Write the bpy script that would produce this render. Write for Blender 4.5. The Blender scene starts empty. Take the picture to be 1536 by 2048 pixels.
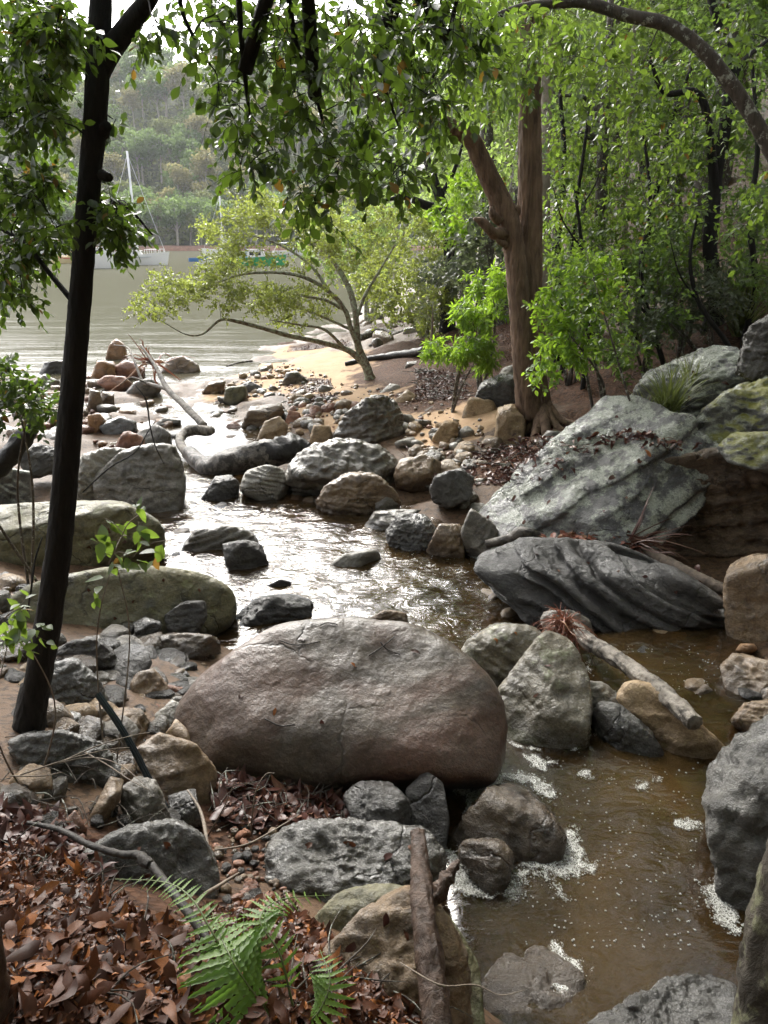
import bpy, math, random
import numpy as np
from mathutils import Vector, Matrix

R = math.radians
scene = bpy.context.scene
COL = scene.collection

# ------------------------------------------------------------------ camera
CAM_H, PITCH, FPX = 2.8, R(20.1), 1490.0        # eye height above the bay, downward tilt, focal length in photo pixels
cam_d = bpy.data.cameras.new("camera")
cam = bpy.data.objects.new("camera", cam_d)
COL.objects.link(cam)
cam.location = (0, 0, CAM_H)
cam.rotation_euler = (math.pi / 2 - PITCH, 0, 0)
cam_d.sensor_fit = 'VERTICAL'
cam_d.sensor_height = 36.0
cam_d.lens = 36.0 * FPX / 2048.0
cam_d.clip_start = 0.05
cam_d.clip_end = 2000
scene.camera = cam

# ------------------------------------------------------------------ sky, sun, exposure
SUN_EL, SUN_AZ = R(38), R(-20)                   # azimuth from +Y towards +X: ahead and to the left, over the bay
world = bpy.data.worlds.new("World")
scene.world = world
world.use_nodes = True
wn = world.node_tree
wn.nodes.clear()
w_out = wn.nodes.new('ShaderNodeOutputWorld')
w_bg = wn.nodes.new('ShaderNodeBackground')
w_sky = wn.nodes.new('ShaderNodeTexSky')
w_sky.sky_type = 'NISHITA'
w_sky.sun_disc = False
w_sky.sun_elevation = SUN_EL
w_sky.sun_rotation = SUN_AZ
w_sky.air_density = 1.0
w_sky.dust_density = 4.0
w_sky.ozone_density = 1.0
w_hs = wn.nodes.new('ShaderNodeHueSaturation')
w_hs.inputs['Saturation'].default_value = 0.18   # overcast: the blue is veiled by cloud
wn.links.new(w_sky.outputs[0], w_hs.inputs['Color'])
wn.links.new(w_hs.outputs[0], w_bg.inputs['Color'])
w_bg.inputs['Strength'].default_value = 0.15
wn.links.new(w_bg.outputs[0], w_out.inputs[0])

sun_d = bpy.data.lights.new("sun", 'SUN')
sun_d.energy = 1.5
sun_d.angle = R(28)
sun_d.color = (1.0, 0.96, 0.88)
sun = bpy.data.objects.new("sun", sun_d)
COL.objects.link(sun)
sv = Vector((math.sin(SUN_AZ) * math.cos(SUN_EL), math.cos(SUN_AZ) * math.cos(SUN_EL), math.sin(SUN_EL)))
sun.rotation_euler = (-sv).to_track_quat('-Z', 'Y').to_euler()
sun.location = (0, 0, 30)

vs = scene.view_settings
scene.display_settings.display_device = 'sRGB'
vs.view_transform = 'Standard'
vs.look = 'None'
vs.gamma = 1.0
vs.use_curve_mapping = False
vs.exposure = 1.72
scene.render.engine = 'CYCLES'
cy = scene.cycles
cy.max_bounces = 8
cy.diffuse_bounces = 3
cy.glossy_bounces = 3
cy.transmission_bounces = 4
cy.transparent_max_bounces = 8
cy.volume_bounces = 0
cy.caustics_reflective = False
cy.caustics_refractive = False
cy.use_denoising = True
cy.sample_clamp_indirect = 6.0

# ------------------------------------------------------------------ where a photo pixel meets a plane of the place
CAM = np.array([0.0, 0.0, CAM_H])
FWD = np.array([0, math.cos(PITCH), -math.sin(PITCH)])
UPV = np.array([0, math.sin(PITCH), math.cos(PITCH)])
RGT = np.array([1.0, 0, 0])

def ray(px, py):
    return RGT * ((px - 768) / FPX) + UPV * (-(py - 1024) / FPX) + FWD

def G(px, py, z=0.0):
    """point of the horizontal plane z seen at that pixel"""
    r = ray(px, py)
    return CAM + r * ((z - CAM_H) / r[2])

def D(px, py, y):
    """point at the distance y ahead of the camera seen at that pixel"""
    r = ray(px, py)
    return CAM + r * (y / r[1])

# ------------------------------------------------------------------ noise
_rs = np.random.RandomState(7)
_PERM = np.concatenate([_rs.permutation(256)] * 3)
_GRAD = _rs.normal(size=(256, 3))
_GRAD /= np.linalg.norm(_GRAD, axis=1)[:, None]

def perlin(P):
    P = np.asarray(P, float)
    i = np.floor(P).astype(int)
    f = P - i
    u = f * f * f * (f * (f * 6 - 15) + 10)
    i &= 255
    out = 0
    for dx in (0, 1):
        for dy in (0, 1):
            for dz in (0, 1):
                h = _PERM[_PERM[_PERM[(i[:, 0] + dx) & 255] + ((i[:, 1] + dy) & 255)] + ((i[:, 2] + dz) & 255)]
                g = _GRAD[h]
                d = g[:, 0] * (f[:, 0] - dx) + g[:, 1] * (f[:, 1] - dy) + g[:, 2] * (f[:, 2] - dz)
                w = (u[:, 0] if dx else 1 - u[:, 0]) * (u[:, 1] if dy else 1 - u[:, 1]) * (u[:, 2] if dz else 1 - u[:, 2])
                out = out + w * d
    return out * 1.5

def fbm(P, octv=4, gain=0.5, lac=2.03):
    P = np.asarray(P, float)
    a, s = 1.0, 0
    for k in range(octv):
        s = s + a * perlin(P + 17.3 * k)
        P = P * lac
        a *= gain
    return s

def sstep(a, b, x):
    t = np.clip((x - a) / (b - a), 0, 1)
    return t * t * (3 - 2 * t)

def unit(v):
    v = np.asarray(v, float)
    return v / np.maximum(np.linalg.norm(v, axis=-1, keepdims=True), 1e-9)

# ------------------------------------------------------------------ mesh helpers
class MB:
    """collects vertices and faces, links them as ONE mesh object"""
    def __init__(self):
        self.v, self.q, self.t, self.n = [], [], [], 0
    def add(self, v, quads=None, tris=None):
        v = np.asarray(v, float).reshape(-1, 3)
        if quads is not None and len(quads):
            self.q.append(np.asarray(quads, int).reshape(-1, 4) + self.n)
        if tris is not None and len(tris):
            self.t.append(np.asarray(tris, int).reshape(-1, 3) + self.n)
        self.v.append(v)
        self.n += len(v)
    def mesh(self, name, mat, smooth=True, origin=(0, 0, 0)):
        v = np.concatenate(self.v) - np.asarray(origin, float)
        q = np.concatenate(self.q) if self.q else np.zeros((0, 4), int)
        t = np.concatenate(self.t) if self.t else np.zeros((0, 3), int)
        return raw_mesh(name, v, q, t, mat, smooth)
    def build(self, name, mat, parent=None, smooth=True, origin=(0, 0, 0), loc=None):
        me = self.mesh(name, mat, smooth, origin)
        return link(name, me, parent, origin if loc is None else loc)

def raw_mesh(name, v, q, t, mat, smooth=True):
    me = bpy.data.meshes.new(name)
    me.vertices.add(len(v))
    me.vertices.foreach_set('co', np.ascontiguousarray(v, dtype=np.float32).ravel())
    nl = len(q) * 4 + len(t) * 3
    me.loops.add(nl)
    me.loops.foreach_set('vertex_index', np.concatenate([q.ravel(), t.ravel()]).astype(np.int32))
    me.polygons.add(len(q) + len(t))
    st = np.concatenate([np.arange(len(q)) * 4, len(q) * 4 + np.arange(len(t)) * 3]).astype(np.int32)
    me.polygons.foreach_set('loop_start', st)
    me.polygons.foreach_set('use_smooth', np.full(len(st), bool(smooth)))
    if mat is not None:
        me.materials.append(mat)
    me.update(calc_edges=True)
    me.validate()
    return me

def link(name, me, parent=None, loc=(0, 0, 0)):
    o = bpy.data.objects.new(name, me)
    COL.objects.link(o)
    if parent is not None:
        o.parent = parent
        o.location = Vector(loc) - parent.location if parent.rotation_euler[:] == (0, 0, 0) else Vector(loc)
    else:
        o.location = loc
    return o

def tag(o, label=None, cat=None, group=None, kind=None):
    if label: o['label'] = label
    if cat: o['category'] = cat
    if group: o['group'] = group
    if kind: o['kind'] = kind
    return o

def empty(name, loc):
    o = bpy.data.objects.new(name, None)
    o.empty_display_size = 0.1
    COL.objects.link(o)
    o.location = loc
    return o

def copy_tree(o, loc, rotz=None, scale=None):
    c = o.copy()
    COL.objects.link(c)
    c.location = loc
    if rotz is not None: c.rotation_euler = (c.rotation_euler[0], c.rotation_euler[1], rotz)
    if scale is not None: c.scale = scale if hasattr(scale, '__len__') else (scale,) * 3
    for ch in list(o.children):
        k = ch.copy()
        COL.objects.link(k)
        k.parent = c
        for g in ch.children:
            m = g.copy()
            COL.objects.link(m)
            m.parent = k
    return c

def smooth_path(pts, n):
    """Catmull-Rom through the points, n samples; extra columns (radius) ride along"""
    P = np.asarray(pts, float)
    if len(P) == 2:
        return P[0] + (P[1] - P[0]) * np.linspace(0, 1, n)[:, None]
    E = np.vstack([2 * P[0] - P[1], P, 2 * P[-1] - P[-2]])
    s = np.linspace(0, len(P) - 1 - 1e-6, n)
    i = s.astype(int)
    t = (s - i)[:, None]
    a, b, c, d = E[i], E[i + 1], E[i + 2], E[i + 3]
    return 0.5 * (2 * b + (c - a) * t + (2 * a - 5 * b + 4 * c - d) * t ** 2 + (3 * b - a - 3 * c + d) * t ** 3)

def tube(mb, P, rad, sides=8, rough=0.0, freq=6.0, stretch=4.0, seed=0, caps=True, ridge=None):
    """a tube along P with radii rad; rough = bark relief as a share of the radius"""
    P = np.asarray(P, float)
    n = len(P)
    rad = np.broadcast_to(np.asarray(rad, float), (n,))
    T = unit(np.gradient(P, axis=0))
    ref = np.array([0, 0, 1.0]) if abs(T[0, 2]) < 0.9 else np.array([1.0, 0, 0])
    u = unit(np.cross(T[0], ref))
    U = np.zeros((n, 3))
    for k in range(n):
        u = unit(u - T[k] * np.dot(u, T[k]))
        U[k] = u
    W = np.cross(T, U)
    a = np.linspace(0, 2 * math.pi, sides, endpoint=False)
    rr = np.repeat(rad[:, None], sides, 1)
    if rough:
        L = np.concatenate([[0], np.cumsum(np.linalg.norm(np.diff(P, axis=0), axis=1))])
        q = np.stack([np.cos(a)[None] * np.ones((n, 1)) * rr * freq / max(rad.mean(), 1e-4) * 0.25,
                      np.sin(a)[None] * np.ones((n, 1)) * rr * freq / max(rad.mean(), 1e-4) * 0.25,
                      np.repeat((L * freq / stretch / max(rad.mean(), 1e-4) * 0.25)[:, None], sides, 1)], -1).reshape(-1, 3) + seed * 9.7
        rr = rr * (1 + rough * fbm(q, 4).reshape(n, sides))
    if ridge is not None:
        rr = rr * ridge(a)[None]
    V = P[:, None] + rr[..., None] * (np.cos(a)[None, :, None] * U[:, None] + np.sin(a)[None, :, None] * W[:, None])
    V = V.reshape(-1, 3)
    i = np.arange(n - 1)[:, None] * sides
    j = np.arange(sides)[None]
    j2 = (j + 1) % sides
    Q = np.stack([i + j, i + j2, i + sides + j2, i + sides + j], -1).reshape(-1, 4)
    tr = []
    if caps:
        V = np.vstack([V, P[0], P[-1]])
        c0, c1 = n * sides, n * sides + 1
        e = (n - 1) * sides
        for k in range(sides):
            tr.append((c0, (k + 1) % sides, k))
            tr.append((c1, e + k, e + (k + 1) % sides))
    mb.add(V, Q, tr)

# ------------------------------------------------------------------ material helpers
def new_mat(name):
    m = bpy.data.materials.new(name)
    m.use_nodes = True
    m.node_tree.nodes.clear()
    return m, m.node_tree

def nd(nt, typ, **kw):
    n = nt.nodes.new(typ)
    ins = kw.pop('i', {})
    for k, v in kw.items():
        setattr(n, k, v)
    for k, v in ins.items():
        if hasattr(v, 'is_output') or isinstance(v, bpy.types.NodeSocket):
            nt.links.new(v, n.inputs[k])
        else:
            n.inputs[k].default_value = v
    return n

def ramp(nt, fac, stops):
    r = nt.nodes.new('ShaderNodeValToRGB')
    el = r.color_ramp.elements
    while len(el) < len(stops):
        el.new(0.5)
    for e, (p, c) in zip(el, stops):
        e.position = p
        e.color = (*c, 1) if hasattr(c, '__len__') else (c, c, c, 1)
    nt.links.new(fac, r.inputs[0])
    return r.outputs[0]

def mixc(nt, fac, a, b, mode='MIX'):
    m = nt.nodes.new('ShaderNodeMix')
    m.data_type = 'RGBA'
    m.blend_type = mode
    for k, v in ((0, fac), (6, a), (7, b)):
        if isinstance(v, bpy.types.NodeSocket):
            nt.links.new(v, m.inputs[k])
        else:
            m.inputs[k].default_value = (*v, 1) if hasattr(v, '__len__') else v
    return m.outputs[2]

def math_n(nt, op, a, b=0.0, c=None):
    m = nt.nodes.new('ShaderNodeMath')
    m.operation = op
    for k, v in enumerate((a, b) if c is None else (a, b, c)):
        if isinstance(v, bpy.types.NodeSocket):
            nt.links.new(v, m.inputs[k])
        else:
            m.inputs[k].default_value = v
    return m.outputs[0]

def noise(nt, vec, scale, detail=5, rough=0.55, dist=0.0):
    n = nd(nt, 'ShaderNodeTexNoise', i={'Vector': vec, 'Scale': scale, 'Detail': detail, 'Roughness': rough, 'Distortion': dist})
    return n.outputs[0]

def coords(nt, per_object=True):
    tc = nt.nodes.new('ShaderNodeTexCoord')
    if not per_object:
        return tc.outputs['Object']
    oi = nt.nodes.new('ShaderNodeObjectInfo')
    s = math_n(nt, 'MULTIPLY', oi.outputs['Random'], 37.0)
    va = nd(nt, 'ShaderNodeVectorMath', operation='ADD', i={0: tc.outputs['Object']})
    nt.links.new(s, va.inputs[1])
    return va.outputs[0]

def finish(nt, shader):
    o = nt.nodes.new('ShaderNodeOutputMaterial')
    nt.links.new(shader, o.inputs['Surface'])

def mat_rock(key, c1, c2, c3, rough=(0.3, 0.6), lichen=0.0, moss=0.0, stain=None, strata=0.0, sdir=(0.15, 0.1, 1.0), wet_scale=1.5, bump=0.5, pits=0.3, scale=1.0, lich_col=(0.42, 0.45, 0.36), alb=0.88, crack=0.6, coat=1.0):
    """weathered sandstone: c1/c2 mottling, c3 dark veins, lichen and moss patches, ochre stains, bedding lines, cracks"""
    m, nt = new_mat('rock_' + key)
    co = coords(nt)
    c1, c2, c3 = (tuple(x * alb for x in c) for c in (c1, c2, c3))
    n1 = noise(nt, co, 2.2 * scale, 8, 0.62, 0.4)
    n2 = noise(nt, co, 9 * scale, 9, 0.68)
    n3 = noise(nt, co, 70 * scale, 6, 0.75)
    col = mixc(nt, ramp(nt, n1, [(0.38, 0.0), (0.62, 1.0)]), c1, c2)
    col = mixc(nt, ramp(nt, n2, [(0.47, 0.0), (0.66, 0.85)]), col, c3)
    if stain:
        ns = noise(nt, co, 1.3 * scale, 4, 0.55, 0.8)
        col = mixc(nt, ramp(nt, ns, [(0.50, 0.0), (0.66, 0.85)]), col, tuple(x * alb for x in stain))
    hb = None
    if strata:
        rot = nd(nt, 'ShaderNodeVectorMath', operation='DOT_PRODUCT', i={0: co, 1: tuple(unit(sdir))}).outputs['Value']
        wv = math_n(nt, 'ADD', math_n(nt, 'MULTIPLY', rot, 26.0 * scale), math_n(nt, 'MULTIPLY', n1, 7.0))
        comb = nd(nt, 'ShaderNodeCombineXYZ', i={0: wv})
        hb = noise(nt, comb.outputs[0], 1.0, 5, 0.7)
        col = mixc(nt, math_n(nt, 'MULTIPLY', ramp(nt, hb, [(0.40, 1.0), (0.58, 0.0)]), strata * 0.75), col, c3)
    col = mixc(nt, ramp(nt, n3, [(0.32, 0.6), (0.62, 0.0)]), col, tuple(x * 0.4 for x in c1))
    col = mixc(nt, ramp(nt, n3, [(0.58, 0.0), (0.75, 0.5)]), col, tuple(min(.6, x * 1.9) for x in c2))
    dv = nd(nt, 'ShaderNodeVectorMath', operation='ADD', i={0: co})
    nt.links.new(nd(nt, 'ShaderNodeVectorMath', operation='SCALE', i={0: nd(nt, 'ShaderNodeTexNoise', i={'Vector': co, 'Scale': 3.0 * scale, 'Detail': 5.0}).outputs['Color'], 'Scale': 0.5 / scale}).outputs[0], dv.inputs[1])
    ce = nd(nt, 'ShaderNodeTexVoronoi', feature='DISTANCE_TO_EDGE', i={'Vector': dv.outputs[0], 'Scale': 1.7 * scale}).outputs['Distance']
    ck = math_n(nt, 'MULTIPLY', ramp(nt, ce, [(0.0, 1.0), (0.022, 0.0)]), ramp(nt, noise(nt, co, 1.9 * scale, 2, .5), [(0.48, 0.0), (0.56, crack)]))
    col = mixc(nt, ck, col, tuple(x * 0.3 for x in c3))
    geo = nt.nodes.new('ShaderNodeNewGeometry')
    nz = nd(nt, 'ShaderNodeSeparateXYZ', i={0: geo.outputs['Normal']}).outputs[2]
    if lichen:
        nl = noise(nt, co, 5.5 * scale, 9, 0.72)
        f = math_n(nt, 'MULTIPLY', ramp(nt, nl, [(0.60 - 0.22 * lichen, 0.0), (0.66 - 0.2 * lichen, 1.0)]), ramp(nt, nz, [(0.1, 0.0), (0.5, 1.0)]))
        f = math_n(nt, 'MULTIPLY', f, ramp(nt, n3, [(0.35, 0.35), (0.6, 1.0)]))
        col = mixc(nt, math_n(nt, 'MULTIPLY', f, 0.85), col, lich_col)
    if moss:
        nm = noise(nt, co, 3.1 * scale, 7, 0.7)
        f = math_n(nt, 'MULTIPLY', ramp(nt, nm, [(0.62 - 0.25 * moss, 0.0), (0.72 - 0.25 * moss, 1.0)]), ramp(nt, nz, [(0.2, 0.0), (0.6, 1.0)]))
        col = mixc(nt, f, col, (0.17, 0.17, 0.02))
    # damp band just above the water, where the creek laps
    ps = nd(nt, 'ShaderNodeSeparateXYZ', i={0: geo.outputs['Position']})
    lvl = ramp(nt, math_n(nt, 'DIVIDE', ps.outputs[1], 10.0), [(0.40, 0.30), (0.47, 0.11), (0.62, 0.11), (0.95, 0.0)])
    ab = math_n(nt, 'ADD', math_n(nt, 'SUBTRACT', ps.outputs[2], lvl), math_n(nt, 'MULTIPLY', math_n(nt, 'SUBTRACT', n2, 0.5), 0.10))
    damp = ramp(nt, ab, [(0.05, 1.0), (0.10, 0.0)])
    col = mixc(nt, math_n(nt, 'MULTIPLY', damp, 0.55), col, tuple(x * 0.3 for x in c1))
    # a wet skin in patches: the film of rain is glossier and fills the relief a little
    nw = noise(nt, co, wet_scale, 6, 0.6, 0.3)
    rg = ramp(nt, nw, [(0.36, rough[0]), (0.62, rough[1])])
    rg = math_n(nt, 'ADD', rg, math_n(nt, 'MULTIPLY', math_n(nt, 'SUBTRACT', n3, 0.5), 0.25))
    h = math_n(nt, 'ADD', math_n(nt, 'MULTIPLY', n2, 1.3), math_n(nt, 'MULTIPLY', n3, 0.30))
    h = math_n(nt, 'SUBTRACT', h, math_n(nt, 'MULTIPLY', ck, 0.5))
    if hb is not None:
        h = math_n(nt, 'ADD', h, math_n(nt, 'MULTIPLY', hb, 1.1 * strata))
    if pits:
        vo = nd(nt, 'ShaderNodeTexVoronoi', i={'Vector': co, 'Scale': 11 * scale, 'Randomness': 1.0}).outputs['Distance']
        pm = noise(nt, co, 3.7, 2, 0.5)
        h = math_n(nt, 'ADD', h, math_n(nt, 'MULTIPLY', math_n(nt, 'MULTIPLY', ramp(nt, vo, [(0.0, 0.0), (0.28, 1.0)]), ramp(nt, pm, [(0.45, 0.0), (0.6, 1.0)])), pits))
    bp = nd(nt, 'ShaderNodeBump', i={'Strength': min(1.0, bump * 1.6), 'Distance': 0.04 / scale, 'Height': h})
    wet = ramp(nt, nw, [(0.36, coat), (0.66, coat * max(0.0, 1.0 - 1.8 * rough[1]))])
    b2 = nd(nt, 'ShaderNodeBump', i={'Strength': min(1.0, bump * 1.1), 'Distance': 0.03 / scale, 'Height': h})
    b = nd(nt, 'ShaderNodeBsdfPrincipled', i={'Base Color': col, 'Roughness': rg, 'Normal': bp.outputs[0], 'IOR': 1.5, 'Specular IOR Level': 0.22, 'Coat Weight': wet, 'Coat Roughness': 0.5 * rough[0] + .04, 'Coat IOR': 1.55, 'Coat Normal': b2.outputs[0]})
    finish(nt, b.outputs[0])
    return m

def mat_leaf(key, dark, light, trans, tfac=0.45, rough=0.35, hue=None):
    """a leaf: waxy face, light passing through from behind, every leaf a little different"""
    m, nt = new_mat('leaf_' + key)
    geo = nt.nodes.new('ShaderNodeNewGeometry')
    oi = nt.nodes.new('ShaderNodeObjectInfo')
    rnd = math_n(nt, 'FRACT', math_n(nt, 'ADD', geo.outputs['Random Per Island'], math_n(nt, 'MULTIPLY', oi.outputs['Random'], 7.31)))
    col = mixc(nt, rnd, dark, light)
    tcol = mixc(nt, rnd, tuple(x * 0.65 for x in trans), trans)
    if hue:
        f = ramp(nt, rnd, [(0.98, 0.0), (0.985, 1.0)])
        col = mixc(nt, f, col, hue)
        tcol = mixc(nt, f, tcol, hue)
    tc = nt.nodes.new('ShaderNodeTexCoord')
    bp = nd(nt, 'ShaderNodeBump', i={'Strength': 0.25, 'Distance': 0.004, 'Height': noise(nt, tc.outputs['Object'], 140, 2)})
    b = nd(nt, 'ShaderNodeBsdfPrincipled', i={'Base Color': col, 'Roughness': rough, 'Normal': bp.outputs[0]})
    t = nd(nt, 'ShaderNodeBsdfTranslucent', i={'Color': tcol})
    mx = nd(nt, 'ShaderNodeMixShader', i={0: tfac, 1: b.outputs[0], 2: t.outputs[0]})
    finish(nt, mx.outputs[0])
    return m

def mat_bark(key, c1, c2, scale=1.0, lichen=0.0, rough=0.75, stretch=0.18, bump=0.7, lcol=(0.40, 0.42, 0.36)):
    m, nt = new_mat('bark_' + key)
    co = coords(nt)
    mp = nd(nt, 'ShaderNodeMapping', i={'Vector': co, 'Scale': (1, 1, stretch)})
    n1 = noise(nt, mp.outputs[0], 38 * scale, 8, 0.7, 0.6)
    n2 = noise(nt, co, 7 * scale, 6, 0.6)
    col = mixc(nt, ramp(nt, n1, [(0.36, 0.0), (0.62, 1.0)]), c1, c2)
    col = mixc(nt, ramp(nt, n2, [(0.4, 0.4), (0.7, 0.0)]), col, tuple(x * 0.5 for x in c1))
    if lichen:
        nl = noise(nt, co, 16 * scale, 8, 0.7)
        col = mixc(nt, ramp(nt, nl, [(0.60 - 0.22 * lichen, 0.0), (0.66 - 0.2 * lichen, 0.9)]), col, lcol)
    bp = nd(nt, 'ShaderNodeBump', i={'Strength': bump, 'Distance': 0.012 / scale, 'Height': n1})
    b = nd(nt, 'ShaderNodeBsdfPrincipled', i={'Base Color': col, 'Roughness': rough, 'Normal': bp.outputs[0], 'Specular IOR Level': 0.3})
    finish(nt, b.outputs[0])
    return m

def mat_plain(key, c, rough=0.5, metallic=0.0, var=0.25, scale=12, bump=0.15, c2=None):
    m, nt = new_mat(key)
    co = coords(nt)
    n = noise(nt, co, scale, 6, 0.6)
    col = mixc(nt, ramp(nt, n, [(0.35, 0.0), (0.65, 1.0)]), tuple(x * (1 - var) for x in c), c2 or c)
    bp = nd(nt, 'ShaderNodeBump', i={'Strength': bump, 'Distance': 0.01, 'Height': n})
    b = nd(nt, 'ShaderNodeBsdfPrincipled', i={'Base Color': col, 'Roughness': rough, 'Metallic': metallic, 'Normal': bp.outputs[0]})
    finish(nt, b.outputs[0])
    return m
# ------------------------------------------------------------------ the lie of the land: spot heights, smooth between them
def _pp(px, py, z):
    p = G(px, py, z)
    return (p[0], p[1], z)

SPOTS = [
    # the bank one stands on
    _pp(150, 1800, 1.0), _pp(300, 1900, 1.05), _pp(500, 2010, 1.05), _pp(90, 1600, 0.85), _pp(40, 1440, 0.8), _pp(60, 1950, 1.2),
    (-1.6, 0.6, 1.25), (-0.6, 0.2, 1.2), (0.2, 0.7, 0.95), (-2.6, 2.0, 1.0), (-4, 1, 1.4), (-2, -2, 1.4), (1, -2, 1.3), (3, -1.5, 1.6), (-5, 4, .85), (-8, 7, .5),
    _pp(480, 1650, .52), _pp(440, 1770, .66), _pp(620, 1880, .78), _pp(240, 1500, .6), _pp(330, 1440, .5), _pp(650, 1740, .5), _pp(620, 1600, .42), _pp(780, 1980, .8),
    # pool beside the bank
    _pp(1200, 1600, .1), _pp(1250, 1750, .1), _pp(1350, 1500, .12), _pp(1300, 1350, .14), _pp(1050, 1560, .12), _pp(1000, 1860, .16), _pp(1440, 1750, .10), _pp(1425, 1850, .12), _pp(1400, 1640, .10), _pp(990, 2010, .18), _pp(1080, 2060, .16), _pp(930, 1930, .3), _pp(1300, 1980, .12), _pp(960, 1640, .16), (1.1, 1.2, .25),
    (1.9, 2.4, .8), (2.6, 2.0, 1.3), (2.5, 3.4, .5), (3.6, 3.6, 1.3), (3.9, 5.0, .7), (2.4, 1.0, 1.2),
    # the middle reach
    _pp(850, 1150, -.06), _pp(650, 1180, -.08), _pp(600, 1080, -.06), _pp(480, 1230, -.02), _pp(760, 1060, .0), _pp(960, 1190, -.02), _pp(1150, 1230, .12), _pp(560, 1020, .0), _pp(460, 1010, -.06),
    _pp(200, 1200, .2), _pp(100, 1100, .16), _pp(0, 1010, .16), _pp(-100, 1200, .55), _pp(350, 1310, .22), _pp(240, 1290, .35), _pp(330, 1120, .05),
    # channel to the bay
    _pp(400, 880, -.14), _pp(330, 770, -.18), _pp(430, 715, -.22), _pp(200, 690, -.35), _pp(0, 690, -.35), _pp(-250, 760, -.2), _pp(420, 950, -.1),
    _pp(230, 870, .05), _pp(100, 900, .12), _pp(60, 830, .02), _pp(200, 770, -.03), _pp(90, 750, -.12), _pp(-80, 880, .1),
    # tidal flat and beach
    _pp(480, 800, .02), _pp(560, 810, .1), _pp(740, 755, .30), _pp(650, 720, .22), _pp(560, 700, .05), _pp(590, 682, .0), _pp(470, 755, .02), _pp(700, 850, .2), _pp(850, 810, .4),
    _pp(900, 705, .8), _pp(850, 680, .55), _pp(770, 650, .22), _pp(740, 610, .1), _pp(640, 655, -.05), _pp(680, 930, .1), _pp(850, 930, .25), _pp(520, 870, .02), _pp(620, 600, -.5),
    # the foot of the slope on the right
    _pp(1080, 850, .65), _pp(950, 900, .38), (1.55, 7.3, .3), (2.0, 6.9, .35), (2.4, 5.6, .16), (3.0, 6.0, .3), (3.0, 8.4, .85), (4.0, 7.6, 1.2), (5, 9, 1.7), (3.5, 11, 1.35), (5, 12, 2.1), (7, 12, 3.2),
    (6, 6, 1.9), (8, 8, 3.4), (5.5, 4, 1.8), (8, 15, 4.2), (4, 16, 1.9), (2, 19, .9), (3, 22, 1.3), (2, 28, .7), (6, 28, 3.2), (10, 30, 6), (10, 22, 5.6), (12, 10, 6.2), (1, 35, .2),
    (-1, 40, -.6), (-6, 30, -.9), (-6, 18, -.6), (-10, 12, -.3), (-14, 20, -1), (-20, 8, .2), (-15, 3, 1.6), (-20, -6, 4), (20, -6, 10), (-8, -12, 6), (0, -12, 6), (8, -12, 7.5), (-8, -27, 15), (0, -27, 15), (10, -27, 16), (-22, -22, 12), (0, -5, 2.3), (-5, -5, 2.4), (24, -25, 18), (20, 10, 11), (22, 30, 13), (8, -6, 4.4), (8, 0, 3), (14, 2, 7), (-8, 0, 1.8),  # high spots far behind the viewer: unseen rise added to block sky light
    (8, 50, 3.5), (20, 55, 11), (0, 60, -.8), (-20, 50, -2), (-20, 30, -1.6),
]
_S = np.array(SPOTS)
def _phi(r2):
    return 0.5 * r2 * np.log(np.maximum(r2, 1e-9))
_n = len(_S)
_K = _phi(((_S[:, None, :2] - _S[None, :, :2]) ** 2).sum(-1)) + np.eye(_n) * 0.05
_Pm = np.hstack([np.ones((_n, 1)), _S[:, :2]])
_W = np.linalg.solve(np.block([[_K, _Pm], [_Pm.T, np.zeros((3, 3))]]), np.concatenate([_S[:, 2], np.zeros(3)]))

def H(x, y):
    x = np.atleast_1d(np.asarray(x, float)); y = np.atleast_1d(np.asarray(y, float))
    out = np.empty(len(x))
    for a in range(0, len(x), 20000):
        q = np.stack([x[a:a + 20000], y[a:a + 20000]], -1)
        k = _phi(((q[:, None] - _S[None, :, :2]) ** 2).sum(-1))
        out[a:a + 20000] = k @ _W[:_n] + _W[_n] + q @ _W[_n + 1:]
    # beyond the spots the slope simply goes on
    return out

def Hs(x, y):
    return float(H(x, y)[0])

def hit(px, py, lift=0.0):
    """the ground seen at that pixel"""
    z = 0.3
    for _ in range(25):
        p = G(px, py, z)
        if py < 560 and p[1] > 60: return p
        z = 0.5 * z + 0.5 * (max(Hs(p[0], p[1]), -0.2) + lift)
    return G(px, py, z)

def wlevel(x, y):
    """the creek steps down from the pool at one's feet to the bay"""
    x = np.asarray(x, float); y = np.asarray(y, float)
    yy = y - 0.25 * np.clip(x - 0.6, 0, 2.5) * 1.2
    pool = (1 - sstep(4.05, 4.75, yy)) * sstep(-0.15, 0.3, x)          # dammed behind the huge boulder, right of it
    return 0.11 + 0.19 * pool - 0.11 * sstep(6.2, 9.5, y)

def axis_steps(segs):
    out = [segs[0][0]]
    for a, b, s0, s1 in segs:
        x = a
        while x < b - 1e-6:
            t = (x - a) / (b - a)
            x = min(b, x + s0 + (s1 - s0) * t)
            out.append(x)
    return np.array(out)

def grid_mesh(X, Y):
    nx, ny = len(X), len(Y)
    gx, gy = np.meshgrid(X, Y)
    i = (np.arange(ny - 1)[:, None] * nx + np.arange(nx - 1)[None]).ravel()
    return gx.ravel(), gy.ravel(), np.stack([i, i + 1, i + nx + 1, i + nx], -1)

def blob(x, y, pts):
    """soft union of discs (px, py, radius in metres) lying on the ground"""
    v = np.zeros(len(x))
    for px, py, r in pts:
        p = hit(px, py)
        v = np.maximum(v, np.clip(1.5 - np.hypot(x - p[0], y - p[1]) / r, 0, 1))
    return v

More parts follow.
